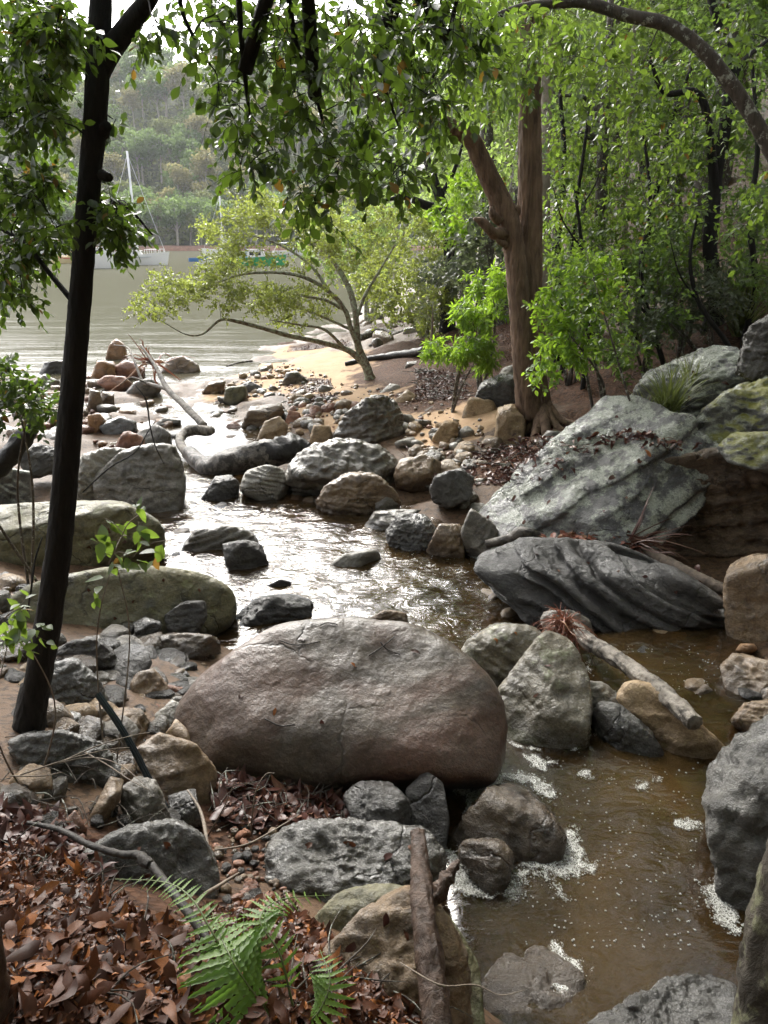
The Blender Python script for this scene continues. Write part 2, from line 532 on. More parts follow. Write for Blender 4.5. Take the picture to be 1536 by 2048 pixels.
gX = axis_steps([(-26, -4, 1.2, .12), (-4, 4, .052, .052), (4, 10, .08, .3), (10, 46, .4, 3)])
gY = axis_steps([(-28, -8, 2.5, .6), (-8, .6, .5, .06), (.6, 6, .042, .05), (6, 14, .06, .12), (14, 30, .12, .35), (30, 75, .5, 2.5)])
gx, gy, gq = grid_mesh(gX, gY)
gz = H(gx, gy)
gp = np.stack([gx, gy, gz * 0], -1)
n_lo = fbm(gp * 1.1, 4)
n_hi = fbm(gp * 5.5 + 3, 4)
sand_m = blob(gx, gy, [(820, 800, 1.0), (520, 740, 1.0), (700, 830, .8), (480, 790, .7), (900, 860, .6), (610, 830, .6), (650, 722, 1.6), (720, 745, 1.5), (600, 700, .9), (780, 770, 1.1), (560, 760, .8), (660, 770, 1.0), (940, 830, .8), (740, 790, .9), (880, 830, .6)])
lit_m = blob(gx, gy, [(120, 1780, .55), (200, 1900, .6), (60, 2000, .8), (480, 1640, .4), (560, 1620, .4), (300, 2000, .6), (650, 2000, .4), (850, 720, 1.5), (900, 780, 1.0), (880, 680, 2), (1000, 930, .45), (960, 930, .4), (1080, 900, .6), (1150, 870, .7), (1440, 670, 1.6), (1350, 700, 1.5), (1250, 740, 1.2), (640, 690, .8), (560, 690, .5), (620, 765, .35), (640, 800, .3), (950, 700, 2), (1010, 640, 3)])
amp = 0.05 * (1 - 0.8 * sand_m) * np.clip(gy / 4, .5, 3)
gz2 = gz + amp * n_lo + 0.014 * (1 - 0.6 * sand_m) * n_hi
g_me = raw_mesh("ground", np.stack([gx, gy, gz2], -1), gq, np.zeros((0, 3), int), None)
for nm, arr in (("sand", sand_m), ("litter", lit_m)):
    at = g_me.attributes.new(nm, 'FLOAT', 'POINT')
    at.data.foreach_set('value', arr.astype(np.float32))

def mat_ground():
    m, nt = new_mat('ground_soil')
    co = nt.nodes.new('ShaderNodeTexCoord').outputs['Object']
    a_s = nd(nt, 'ShaderNodeAttribute', attribute_name='sand').outputs['Fac']
    a_l = nd(nt, 'ShaderNodeAttribute', attribute_name='litter').outputs['Fac']
    n1 = noise(nt, co, 3.0, 8, 0.65)
    n2 = noise(nt, co, 26, 8, 0.7)
    n3 = noise(nt, co, 120, 4, 0.7)
    mud = mixc(nt, ramp(nt, n1, [(0.35, 0.0), (0.65, 1.0)]), (0.075, 0.042, 0.022), (0.13, 0.080, 0.046))
    mud = mixc(nt, ramp(nt, n2, [(0.48, 0.0), (0.62, 1.0)]), mud, (0.032, 0.019, 0.011))
    sand = mixc(nt, ramp(nt, n1, [(0.35, 0.0), (0.65, 1.0)]), (0.36, 0.235, 0.135), (0.45, 0.31, 0.19))
    sand = mixc(nt, ramp(nt, n3, [(0.45, 0.0), (0.75, 0.5)]), sand, (0.22, 0.13, 0.07))
    vo = nd(nt, 'ShaderNodeTexVoronoi', i={'Vector': co, 'Scale': 34.0})
    lit = mixc(nt, ramp(nt, nd(nt, 'ShaderNodeSeparateColor', i={0: vo.outputs['Color']}).outputs[0], [(0.2, 0.0), (0.8, 1.0)]), (0.042, 0.021, 0.012), (0.105, 0.052, 0.029))
    lit = mixc(nt, ramp(nt, n2, [(0.45, 0.0), (0.7, 0.8)]), lit, (0.035, 0.02, 0.014))
    fs = ramp(nt, math_n(nt, 'ADD', a_s, math_n(nt, 'MULTIPLY', math_n(nt, 'SUBTRACT', n1, 0.5), 0.9)), [(0.40, 0.0), (0.60, 1.0)])
    fl = ramp(nt, math_n(nt, 'ADD', a_l, math_n(nt, 'MULTIPLY', math_n(nt, 'SUBTRACT', n1, 0.5), 1.0)), [(0.42, 0.0), (0.62, 1.0)])
    col = mixc(nt, fl, mixc(nt, fs, mud, sand), lit)
    h = math_n(nt, 'ADD', math_n(nt, 'MULTIPLY', n2, 0.8), math_n(nt, 'MULTIPLY', n3, 0.4))
    h = math_n(nt, 'ADD', h, math_n(nt, 'MULTIPLY', math_n(nt, 'MULTIPLY', vo.outputs['Distance'], 1.2), fl))
    bp = nd(nt, 'ShaderNodeBump', i={'Strength': 0.6, 'Distance': 0.03, 'Height': h})
    rg = mixc(nt, fl, mixc(nt, fs, (0.55, 0.55, 0.55), (0.8, 0.8, 0.8)), (0.85, 0.85, 0.85))
    b = nd(nt, 'ShaderNodeBsdfPrincipled', i={'Base Color': col, 'Roughness': rg, 'Normal': bp.outputs[0], 'Specular IOR Level': 0.18})
    finish(nt, b.outputs[0])
    return m
g_me.materials.append(mat_ground())
ground = link("ground", g_me)
tag(ground, kind='structure')

# ------------------------------------------------------------------ the water: creek and bay, one sheet that reaches the far shore
def mat_water():
    m, nt = new_mat('water_surface')
    co = nt.nodes.new('ShaderNodeTexCoord').outputs['Object']
    sx = nd(nt, 'ShaderNodeSeparateXYZ', i={0: co})
    far = ramp(nt, math_n(nt, 'DIVIDE', sx.outputs[1], 40.0), [(0.16, 0.0), (0.42, 0.8), (0.62, 1.0)])   # the bay is deep and silty
    wob = ramp(nt, noise(nt, co, 1.7, 4, 0.55, .5), [(0.36, 0.0), (0.62, 1.0)])
    mp = nd(nt, 'ShaderNodeMapping', i={'Vector': co, 'Scale': (1.0, 1.9, 1.0)})
    rip = noise(nt, mp.outputs[0], 5.5, 3, 0.5, 1.8)
    rip2 = noise(nt, mp.outputs[0], 30.0, 3, 0.5, 0.8)
    calm = ramp(nt, math_n(nt, 'DIVIDE', sx.outputs[1], 12.0), [(0.30, 0.25), (0.42, 0.9), (0.62, 1.0), (0.9, 0.22)])
    hh = math_n(nt, 'MULTIPLY', math_n(nt, 'ADD', rip, math_n(nt, 'MULTIPLY', rip2, 0.07)), calm)
    mp2 = nd(nt, 'ShaderNodeMapping', i={'Vector': co, 'Scale': (0.16, 1.0, 1.0)})
    w1 = noise(nt, mp2.outputs[0], 1.5, 3, 0.55, 0.3)
    hh = math_n(nt, 'ADD', hh, math_n(nt, 'MULTIPLY', math_n(nt, 'MULTIPLY', w1, far), 1.5))
    bp = nd(nt, 'ShaderNodeBump', i={'Strength': 0.27, 'Distance': 0.07, 'Height': hh})
    fr = nd(nt, 'ShaderNodeFresnel', i={'IOR': 1.42, 'Normal': bp.outputs[0]})
    gl = nd(nt, 'ShaderNodeBsdfGlossy', i={'Color': (1, 1, 1, 1), 'Roughness': 0.09, 'Normal': bp.outputs[0]})
    dep = nd(nt, 'ShaderNodeAttribute', attribute_name='depth').outputs['Fac']                # metres of water above the bed
    tr = nd(nt, 'ShaderNodeBsdfTransparent', i={'Color': ramp(nt, dep, [(0.0, (0.96, 0.93, 0.86)), (0.05, (0.72, 0.58, 0.36)), (0.16, (0.38, 0.25, 0.10)), (0.5, (0.10, 0.055, 0.016))])})
    silt = mixc(nt, far, mixc(nt, wob, (0.030, 0.018, 0.006), (0.115, 0.070, 0.025)), (0.088, 0.086, 0.060))
    df = nd(nt, 'ShaderNodeBsdfDiffuse', i={'Color': silt})
    body = nd(nt, 'ShaderNodeMixShader', i={0: math_n(nt, 'MAXIMUM', math_n(nt, 'MULTIPLY', far, 0.97), ramp(nt, dep, [(0.0, 0.03), (0.3, 0.5), (0.8, 0.8)])), 1: tr.outputs[0], 2: df.outputs[0]})
    frc = math_n(nt, 'MINIMUM', fr.outputs[0], math_n(nt, 'SUBTRACT', 0.85, math_n(nt, 'MULTIPLY', far, 0.735)))   # ripples keep the far sheet from turning into a mirror
    mx = nd(nt, 'ShaderNodeMixShader', i={0: frc, 1: body.outputs[0], 2: gl.outputs[0]})
    finish(nt, mx.outputs[0])
    return m

wX = axis_steps([(-240, -30, 20, 6), (-30, -4, 1.5, .15), (-4, 4, .05, .05), (4, 12, .12, .6), (12, 120, 3, 20)])
wY = axis_steps([(1.0, 7, .045, .05), (7, 14, .05, .15), (14, 40, .2, .8), (40, 250, 2, 14)])
wx, wy, wq = grid_mesh(wX, wY)
wz = wlevel(wx, wy)
wp = np.stack([wx, wy * 1.3, wx * 0], -1)
act = sstep(4.0, 5.2, wy) * (1 - sstep(8.5, 12, wy))
wz = wz + (0.004 + 0.014 * act) * fbm(wp * 4.5, 3) + 0.022 * sstep(9, 22, wy) * perlin(np.stack([wx * .35, wy * 1.6, wx * 0], -1)) * (1 - sstep(60, 140, wy) * .5)
w_me = raw_mesh("water", np.stack([wx, wy, wz], -1), wq, np.zeros((0, 3), int), mat_water())
_d = np.where(wy < 60, wlevel(wx, wy) - H(np.clip(wx, -26, 46), np.clip(wy, -28, 75)), 2.0)
w_me.attributes.new('depth', 'FLOAT', 'POINT').data.foreach_set('value', np.clip(_d, 0, 2).astype(np.float32))
water = link("water", w_me)
tag(water, kind='structure')
# ------------------------------------------------------------------ rocks
import bmesh
_ico = {}
def ico(n):
    if n not in _ico:
        bm = bmesh.new()
        bmesh.ops.create_icosphere(bm, subdivisions=n, radius=1)
        bm.verts.ensure_lookup_table()
        v = np.array([x.co[:] for x in bm.verts])
        f = np.array([[x.index for x in q.verts] for q in bm.faces])
        bm.free()
        _ico[n] = (v, f)
    return _ico[n]

def poly_round(d, N, h, p):
    """radius along directions d of the rounded polyhedron with planes (N, h)"""
    s = np.maximum(0, d @ N.T) / h
    return (s ** p).sum(1) ** (-1.0 / p)

def relief(d, r, axes, W, seed, rough, strata, sdir, flute=0.0, chip=1.0):
    """uneven surface: swells, chips, bedding ledges"""
    P = d * r[:, None]
    q = P / W * 2.6 + seed * 5.1
    n = fbm(q * .8, 3, 0.5) * 0.03
    n = n + (0.2 - np.abs(fbm(q * 2.3 + 9, 5, 0.6))) * 0.035 * chip          # chipped ridges
    n = n + fbm(q * 6.5 + 3, 4, 0.65) * 0.014 * chip
    n = n - 0.10 * np.maximum(0, perlin(q * 1.3 + 31) - .30)            # spalled hollows
    r = r + n * W * rough
    if strata:
        t = (P @ unit(sdir)) / W * (15 + 8 * (strata > .8)) + .7 * fbm(q * 0.8, 3) + seed
        led = perlin(np.stack([t, t * 0 + seed, fbm(q * .6 + 3, 2) * .6], -1))
        r = r + strata * W * 0.045 * np.sign(led) * np.abs(led) ** 0.4
    if flute:
        f = fbm(np.stack([q[:, 0] * 3.2, q[:, 1] * 3.2, q[:, 2] * 6], -1), 3)
        r = r - flute * W * 0.05 * np.maximum(0, 0.35 - np.abs(f)) * 2.2 * sstep(-0.05, .25, (P[:, 2]) / W)
    return r

ROCKS = {}
def sink(o, dz):
    o.location.z -= dz

def rock(name, label, outline, zb, mat, depth=0.7, sub=5, p=9, seed=1, rough=1.0, strata=0.3, sdir=(0.12, 0.1, 1), planes=(), cuts=24, bury=0.16, cutr=(.72, .97), group=None, flute=0.0, y=None, chip=None):
    """a boulder that fills that outline of the photograph, standing where its foot meets the ground"""
    rs = np.random.RandomState(seed)
    if sdir == (0.12, 0.1, 1): sdir = (rs.normal() * .3, rs.normal() * .2, 1)
    O = np.array(outline, float)
    bx = O[O[:, 1] > O[:, 1].max() - 0.2 * np.ptp(O[:, 1]), 0].mean()
    F = G(bx, O[:, 1].max(), zb) if y is None else D(bx, O[:, 1].max(), y)
    k = (F - CAM) @ FWD / FPX
    W = np.ptp(O[:, 0]) * k
    Hh = np.ptp(O[:, 1]) * k
    dep = depth * W
    c0 = O.mean(0)
    v = unit(ray(*c0))
    u_r = unit(np.cross(v, [0, 0, 1.0]))
    u_u = np.cross(u_r, v)
    Q = F + np.array([0, dep * 0.5, 0])
    pts = []
    for px, py in O:
        r = ray(px, py)
        pts.append(CAM + r * (((Q - CAM) @ v) / (r @ v)))
    pts = np.array(pts)
    c = pts.mean(0)
    P2 = np.stack([(pts - c) @ u_r, (pts - c) @ u_u], -1)
    low = P2[:, 1] < P2[:, 1].min() + 0.35 * np.ptp(P2[:, 1])
    P2[low, 1] -= bury * Hh
    # convex hull, then its edges become planes parallel to the line of sight
    ctr = P2.mean(0)
    P2 = P2[np.argsort(np.arctan2(*(P2 - ctr).T[::-1]))]
    N, hh = [], []
    def sup(n):
        return (P2 @ np.array([n @ u_r, n @ u_u])).max() + abs(n @ v) * dep / 2
    off = P2.mean(0)
    c = c + u_r * off[0] + u_u * off[1]
    P2 = P2 - off
    for a, b in zip(P2, np.roll(P2, -1, 0)):
        e = b - a
        if np.linalg.norm(e) < 1e-4: continue
        n2 = np.array([e[1], -e[0]]) / np.linalg.norm(e)
        n = u_r * n2[0] + u_u * n2[1]
        N.append(n); hh.append(max(sup(n), 0.08 * W))
    for sgn in (1, -1):
        n = unit(sgn * v + 0.15 * rs.normal(size=3))
        N.append(n); hh.append(sup(n) * .97)
    for _ in range(cuts):
        n = unit(rs.normal(size=3))
        fac = rs.uniform(*cutr)
        if abs(n @ v) < 0.4: fac = max(fac, 0.96)
        N.append(n); hh.append(sup(n) * fac)
    for (a, b, cc, fac) in planes:
        n = unit(np.array([a, b, cc], float))
        N.append(n); hh.append(sup(n) * fac)
    N = np.array(N); hh = np.maximum(np.array(hh), 0.06 * W)
    d0, f = ico(sub)
    ext = np.array([np.ptp(P2[:, 0]) / 2, np.ptp(P2[:, 1]) / 2, dep / 2])
    d = unit(d0[:, :1] * u_r * ext[0] + d0[:, 1:2] * u_u * ext[1] + d0[:, 2:] * (-v) * ext[2])
    r = poly_round(d, N, hh, p * 2.6)
    S0 = d * r[:, None]
    for ax, col in ((u_r, 0), (u_u, 1)):      # the rounding shrinks the body a little: bring it back to its measured size
        w = S0 @ ax
        lo, hi = P2[:, col].min(), P2[:, col].max()
        S0 = S0 + np.outer((w - w.min()) / np.ptp(w) * (hi - lo) + lo - w, ax)
    r = np.linalg.norm(S0, axis=1)
    d = S0 / r[:, None]
    r = relief(d, r, None, min(W, 1.8 * max(Hh, dep * .5)), seed, rough, strata, sdir, flute, chip if chip is not None else (.45 if rough <= .6 else 1.0))
    V = d * r[:, None]
    z0 = V[:, 2].min()
    me = raw_mesh(name, V - np.array([0, 0, z0]), np.zeros((0, 4), int), f, mat)
    o = link(name, me, None, c + np.array([0, 0, z0]))
    tag(o, label, 'rock', group)
    ROCKS[seed] = o
    return o

GREY = mat_rock('grey', (0.125, 0.110, 0.088), (0.24, 0.212, 0.17), (0.042, 0.035, 0.027), (0.26, 0.48), strata=0.25)
PALE = mat_rock('pale', (0.24, 0.22, 0.18), (0.36, 0.33, 0.27), (0.12, 0.11, 0.09), (0.42, 0.7), strata=0.15)
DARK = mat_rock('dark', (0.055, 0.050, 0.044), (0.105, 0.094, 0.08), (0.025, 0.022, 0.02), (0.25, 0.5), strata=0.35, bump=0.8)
BROWN = mat_rock('brown', (0.16, 0.104, 0.058), (0.29, 0.20, 0.115), (0.06, 0.042, 0.028), (0.28, 0.5), alb=.95)
WETBR = mat_rock('wet_brown', (0.085, 0.056, 0.032), (0.135, 0.094, 0.055), (0.035, 0.024, 0.016), (0.14, 0.32), bump=0.55)
WETGR = mat_rock('wet_grey', (0.085, 0.080, 0.070), (0.145, 0.135, 0.115), (0.04, 0.036, 0.032), (0.12, 0.36), bump=0.55, strata=0.2)
RED = mat_rock('red', (0.20, 0.082, 0.048), (0.34, 0.165, 0.095), (0.09, 0.042, 0.03), (0.4, 0.65), alb=1.0)
ORANGE = mat_rock('orange', (0.27, 0.14, 0.06), (0.40, 0.23, 0.11), (0.12, 0.065, 0.035), (0.4, 0.65), strata=0.3, alb=1.0)
TAN = mat_rock('tan', (0.27, 0.182, 0.098), (0.40, 0.285, 0.16), (0.13, 0.085, 0.048), (0.45, 0.7), alb=1.0)
HERO = mat_rock('smooth', (0.125, 0.105, 0.088), (0.185, 0.16, 0.135), (0.075, 0.064, 0.056), (0.36, 0.55), stain=(0.19, 0.115, 0.055), bump=0.28, pits=0.25, scale=0.8)
HERO2 = mat_rock('smooth_purple', (0.085, 0.064, 0.047), (0.135, 0.106, 0.079), (0.075, 0.060, 0.047), (0.30, 0.46), stain=(0.15, 0.072, 0.048), coat=.75, bump=0.32, pits=0.3, scale=0.8)
GREEN = mat_rock('algae', (0.15, 0.138, 0.072), (0.235, 0.212, 0.12), (0.07, 0.068, 0.05), (0.4, 0.6), lichen=0.25, lich_col=(0.22, 0.23, 0.12), pits=0.9, coat=.4)
OLIVE = mat_rock('olive', (0.13, 0.108, 0.066), (0.215, 0.182, 0.12), (0.06, 0.05, 0.036), (0.25, 0.45), lichen=0.15, lich_col=(0.22, 0.23, 0.13), pits=0.6)
LICH = mat_rock('lichen', (0.115, 0.118, 0.115), (0.20, 0.20, 0.185), (0.045, 0.045, 0.045), (0.22, 0.5), lichen=0.8, strata=0.35, bump=0.75, sdir=(-0.5, 0.2, 0.8))
SHEEN = mat_rock('wet_slab', (0.10, 0.10, 0.098), (0.17, 0.165, 0.155), (0.045, 0.045, 0.043), (0.13, 0.38), lichen=0.62, strata=0.5, bump=0.85, sdir=(-0.6, 0.1, 0.75))
MOSSY = mat_rock('mossy', (0.105, 0.105, 0.09), (0.19, 0.185, 0.155), (0.045, 0.045, 0.04), (0.35, 0.6), lichen=0.75, moss=0.85, strata=0.3, bump=0.8)
OVER = mat_rock('overhang', (0.16, 0.105, 0.062), (0.27, 0.19, 0.12), (0.05, 0.035, 0.024), (0.45, 0.7), strata=0.7, sdir=(-.2, .1, .95), bump=0.9)
LAYER = mat_rock('layered', (0.06, 0.056, 0.05), (0.115, 0.105, 0.092), (0.022, 0.021, 0.02), (0.2, 0.45), strata=0.9, bump=1.0, sdir=(0.33, -0.15, 0.9))

# --- foreground
rock('boulder', 'huge smooth brown sandstone boulder with purple and ochre stains in the middle foreground', [(364, 1425), (392, 1372), (432, 1332), (560, 1262), (640, 1244), (800, 1252), (885, 1290), (945, 1350), (980, 1412), (968, 1470), (925, 1532), (860, 1572), (790, 1582), (560, 1560), (432, 1532), (382, 1480)], .40, HERO2, .80, 7, 7.5, 3, .9, strata=.02, planes=((.05, -.42, .9, .63), (-.55, -.55, .62, .72), (.5, -.5, .7, .80), (-.1, -.97, .12, .78), (0, -.75, -.65, .62)), cuts=6, cutr=(.84, .96), chip=.16)
rock('boulder', 'greenish rock block with a pale top against the right end of the huge brown boulder', [(916, 1335), (940, 1278), (985, 1247), (1060, 1250), (1100, 1285), (1065, 1340), (990, 1402), (945, 1375)], .22, OLIVE, .8, 6, 9, 11, .8, chip=.5, cuts=16)
rock('boulder', 'cracked olive brown rock sloping into the foam pool under the red frond tuft', [(985, 1405), (1060, 1320), (1092, 1262), (1150, 1285), (1182, 1365), (1178, 1455), (1120, 1490), (1070, 1510), (1000, 1475)], .22, OLIVE, .7, 6, 9, 12, .8, chip=.5, planes=((.15, -.5, .85, .62), (-.5, -.5, .7, .72)), cuts=16)
rock('rock', 'small pale flat topped rock between the cracked olive rock and the fallen white log', [(1150, 1385), (1170, 1362), (1215, 1368), (1245, 1400), (1235, 1435), (1190, 1445), (1158, 1415)], .28, PALE, .8, 5, 8, 13, .8)
rock('rock', 'dark egg shaped wet rock in the pool right of the cracked olive rock', [(1180, 1430), (1200, 1402), (1240, 1406), (1300, 1458), (1338, 1500), (1325, 1522), (1270, 1510), (1212, 1478)], .28, WETGR, .7, 5, 7, 14, .7)
rock('rock', 'long tan rock under the end of the fallen white log', [(1237, 1392), (1255, 1362), (1300, 1368), (1345, 1408), (1405, 1460), (1455, 1492), (1440, 1535), (1370, 1530), (1300, 1475), (1262, 1432)], .26, TAN, .6, 5, 8, 15, .9)
rock('boulder', 'big glossy wet boulder on the right bank of the foam pool', [(1412, 1580), (1425, 1532), (1480, 1478), (1545, 1438), (1640, 1430), (1720, 1600), (1640, 1830), (1510, 1855), (1472, 1790), (1450, 1690), (1416, 1640)], .25, WETGR, .8, 6, 8, 16, 1.0, strata=.35, sdir=(.4, .5, .8), cuts=16)
rock('rock', 'dark slab half sunk in the pool at the right edge', [(1445, 1332), (1472, 1308), (1545, 1325), (1620, 1365), (1580, 1405), (1462, 1378)], .3, BROWN, .8, 5, 9, 17)
rock('rock', 'pale brown rock at the right edge above the glossy wet boulder', [(1462, 1432), (1490, 1408), (1545, 1402), (1600, 1440), (1510, 1470)], .32, BROWN, .8, 5, 8, 18)
rock('rock', 'small orange stone below the dark overhang at the right edge', [(1470, 1300), (1482, 1288), (1508, 1288), (1516, 1298), (1500, 1306)], .32, ORANGE, .8, 4, 6, 19)
rock('rock', 'wet brown hump of rock standing in the foam of the pool', [(900, 1655), (950, 1618), (980, 1580), (1020, 1566), (1060, 1584), (1088, 1630), (1128, 1668), (1118, 1702), (1030, 1722), (930, 1715)], .27, WETBR, .7, 5, 7, 20, .9, cuts=16)
rock('rock', 'wet brown pointed rock just below the hump in the white foam', [(915, 1700), (930, 1680), (1000, 1680), (1028, 1712), (1018, 1760), (995, 1800), (960, 1775)], .27, WETBR, .8, 5, 7, 21, .9)
rock('rock', 'dark upright rock block between the huge boulder and the foam', [(812, 1580), (850, 1543), (886, 1570), (899, 1640), (887, 1695), (830, 1672)], .32, DARK, .9, 5, 12, 22, .6)
rock('rock', 'dark low rock wedged under the front of the huge boulder', [(688, 1592), (720, 1564), (780, 1567), (816, 1600), (822, 1652), (780, 1668), (710, 1632)], .42, DARK, .9, 5, 8, 23, .9)
rock('boulder', 'broad dark wet slab behind the fern tips with a rippled top', [(538, 1742), (545, 1688), (590, 1652), (700, 1643), (830, 1658), (885, 1700), (872, 1785), (780, 1805), (680, 1800), (560, 1805)], .5, WETGR, .6, 6, 9, 24, 1.1, planes=((0, -.3, .95, .74),), cuts=16)
rock('boulder', 'brown sloping rock beside the upright broken log in the foreground', [(620, 1950), (730, 1830), (825, 1778), (880, 1810), (930, 1900), (940, 2080), (700, 2080), (640, 2010)], .72, BROWN, .8, 6, 8, 25, .8, cuts=16)
rock('rock', 'pale topped ochre rock behind the brown sloping rock', [(605, 1850), (680, 1785), (760, 1768), (815, 1778), (760, 1825), (680, 1870)], .6, GREEN, .9, 5, 8, 26, .8)
rock('rock', 'mossy dark rock on the pool side of the upright broken log', [(872, 1815), (905, 1845), (952, 1930), (975, 2080), (870, 2080)], .45, GREEN, .9, 5, 8, 27, .9)
sink(rock('rock', 'flat brown rock under thin running water near the bottom', [(940, 1960), (1010, 1845), (1100, 1822), (1172, 1880), (1185, 1990), (1110, 2045), (980, 2090)], .3, WETBR, .8, 5, 8, 28, .8, planes=((0, 0, 1, .5), (.1, -.3, .95, .6))), .165)
sink(rock('boulder', 'rough low wet rock ledge at the bottom right corner with water running over it', [(1150, 2020), (1190, 1965), (1290, 1905), (1400, 1872), (1482, 1895), (1530, 2080), (1150, 2110)], .35, WETGR, .8, 6, 9, 29, 1.0, strata=.4, planes=((0, 0, 1, .5), (-.2, .2, .95, .6))), .18)
rock('boulder', 'rounded wet grey boulder with a white sheen behind the fern and dead branch', [(130, 1735), (200, 1682), (270, 1654), (340, 1646), (400, 1678), (430, 1740), (420, 1795), (380, 1840), (280, 1860), (195, 1815)], .68, WETGR, .75, 6, 7, 30, .8, strata=.25, sdir=(.5, -.2, .8), cuts=16)
rock('boulder', 'shiny wet boulder behind the foot of the dark tree', [(65, 1405), (100, 1332), (150, 1316), (200, 1362), (218, 1402), (190, 1438), (90, 1445)], .58, WETGR, .8, 6, 7, 31, .8)
rock('boulder', 'dark round boulder right of the dark tree foot', [(112, 1305), (140, 1283), (190, 1279), (226, 1300), (247, 1342), (242, 1390), (200, 1382), (150, 1345)], .4, DARK, .8, 6, 7, 32, .8)
rock('rock', 'knobbly brown stone right of the dark round boulder', [(260, 1372), (276, 1344), (310, 1338), (337, 1370), (342, 1405), (310, 1418), (275, 1402)], .42, BROWN, .9, 5, 7, 33)
rock('rock', 'wet grey stone between the dark tree foot and the hose', [(58, 1472), (130, 1420), (165, 1428), (175, 1470), (150, 1498), (80, 1494)], .62, WETGR, .9, 5, 7, 34)
rock('rock', 'round brown stone leaning behind the upper part of the hose', [(174, 1452), (230, 1420), (280, 1420), (302, 1450), (280, 1495), (200, 1494)], .55, BROWN, .9, 5, 7, 35)
rock('boulder', 'long flat wet rock under the pale twigs left of the hose', [(18, 1482), (60, 1466), (130, 1488), (200, 1488), (243, 1520), (243, 1562), (150, 1585), (40, 1545)], .68, WETGR, .7, 6, 8, 36)
rock('rock', 'brown leaning rock right of the hose against the huge boulder', [(268, 1502), (320, 1470), (390, 1488), (432, 1540), (424, 1595), (340, 1598), (280, 1555)], .55, BROWN, .9, 5, 9, 37)
rock('rock', 'rough grey stone at the lower end of the hose', [(238, 1582), (280, 1554), (310, 1558), (338, 1620), (322, 1655), (258, 1645)], .68, GREY, .9, 5, 9, 38, 1.3)
rock('rock', 'small long brown stone standing on end left of the hose', [(168, 1635), (220, 1553), (247, 1560), (238, 1602), (190, 1655)], .75, BROWN, .8, 5, 9, 39)
rock('rock', 'dull brown stone at the left edge among thin roots', [(18, 1562), (60, 1528), (100, 1538), (108, 1602), (40, 1635)], .8, BROWN, .9, 5, 8, 40)
rock('rock', 'small reddish stone in front of the rough grey stone', [(118, 1655), (150, 1620), (172, 1650), (140, 1675)], .82, RED, .9, 4, 8, 41)
rock('rock', 'small dark stone beside the left end of the huge boulder', [(330, 1412), (350, 1394), (388, 1398), (372, 1445), (340, 1445)], .42, GREY, .9, 5, 8, 42)
rock('rock', 'dark stone behind the lower end of the hose', [(335, 1592), (390, 1578), (405, 1642), (350, 1645)], .62, DARK, .9, 5, 8, 43)
rock('rock', 'pale wet flat rock beside the left end of the huge boulder', [(310, 1430), (345, 1400), (372, 1420), (365, 1470), (330, 1480)], .46, PALE, .8, 5, 8, 44)
rock('rock', 'tan pebble shaped stone against the lower left of the huge boulder', [(330, 1470), (352, 1438), (372, 1455), (388, 1490), (360, 1500)], .5, TAN, .8, 4, 8, 45)
# --- middle left
rock('boulder', 'long low olive green boulder with small pits on the left bank', [(15, 1215), (80, 1168), (180, 1143), (300, 1134), (400, 1148), (455, 1178), (468, 1206), (448, 1238), (400, 1262), (250, 1282), (120, 1276), (40, 1245)], .16, GREEN, .5, 6, 6.5, 50, .5, strata=.06, cuts=16, cutr=(.9, .98))
rock('boulder', 'wide flat olive slab behind the long low boulder on the left', [(-60, 1015), (100, 1001), (250, 1004), (312, 1040), (322, 1092), (280, 1125), (150, 1148), (-60, 1160)], .12, GREEN, .6, 6, 7, 51, .6, strata=.15, planes=((0, -.3, .95, .72),), cuts=16)
rock('boulder', 'large dark grey block with a flat face left of the channel', [(186, 962), (238, 905), (300, 889), (350, 893), (363, 930), (369, 966), (356, 1002), (330, 1015), (230, 1012), (192, 988)], .08, GREY, .8, 6, 11, 52, .8, strata=.2, cuts=16)
rock('boulder', 'buff slab leaning behind the large dark grey block', [(148, 1008), (155, 918), (200, 899), (295, 903), (262, 955), (205, 1010)], .12, PALE, .8, 6, 9, 53, .8, strata=.4, sdir=(.5, 0, .8))
rock('rock', 'striped grey rock at the left edge under the broken stump', [(-60, 960), (0, 938), (58, 944), (66, 1003), (-40, 1010)], .16, LICH, .8, 5, 9, 54, strata=.5, sdir=(.6, .2, .6))
rock('rock', 'dark overhanging rock beside the broken stump at the left', [(28, 908), (70, 888), (118, 898), (120, 935), (60, 948)], .3, DARK, .8, 5, 9, 55)
rock('rock', 'flat wet pinkish slab at the water edge behind the huge boulder', [(262, 1292), (300, 1274), (370, 1266), (432, 1274), (443, 1302), (380, 1326), (290, 1335)], .2, WETBR, .8, 5, 8, 56)
rock('rock', 'jagged dark rock on the right end of the long low olive boulder', [(328, 1232), (370, 1204), (410, 1203), (414, 1236), (390, 1265), (340, 1264)], .24, DARK, .9, 5, 12, 57)
rock('rock', 'small dark cube like rock left of the jagged dark rock', [(266, 1246), (290, 1234), (322, 1244), (320, 1275), (274, 1278)], .28, DARK, .9, 5, 12, 58)
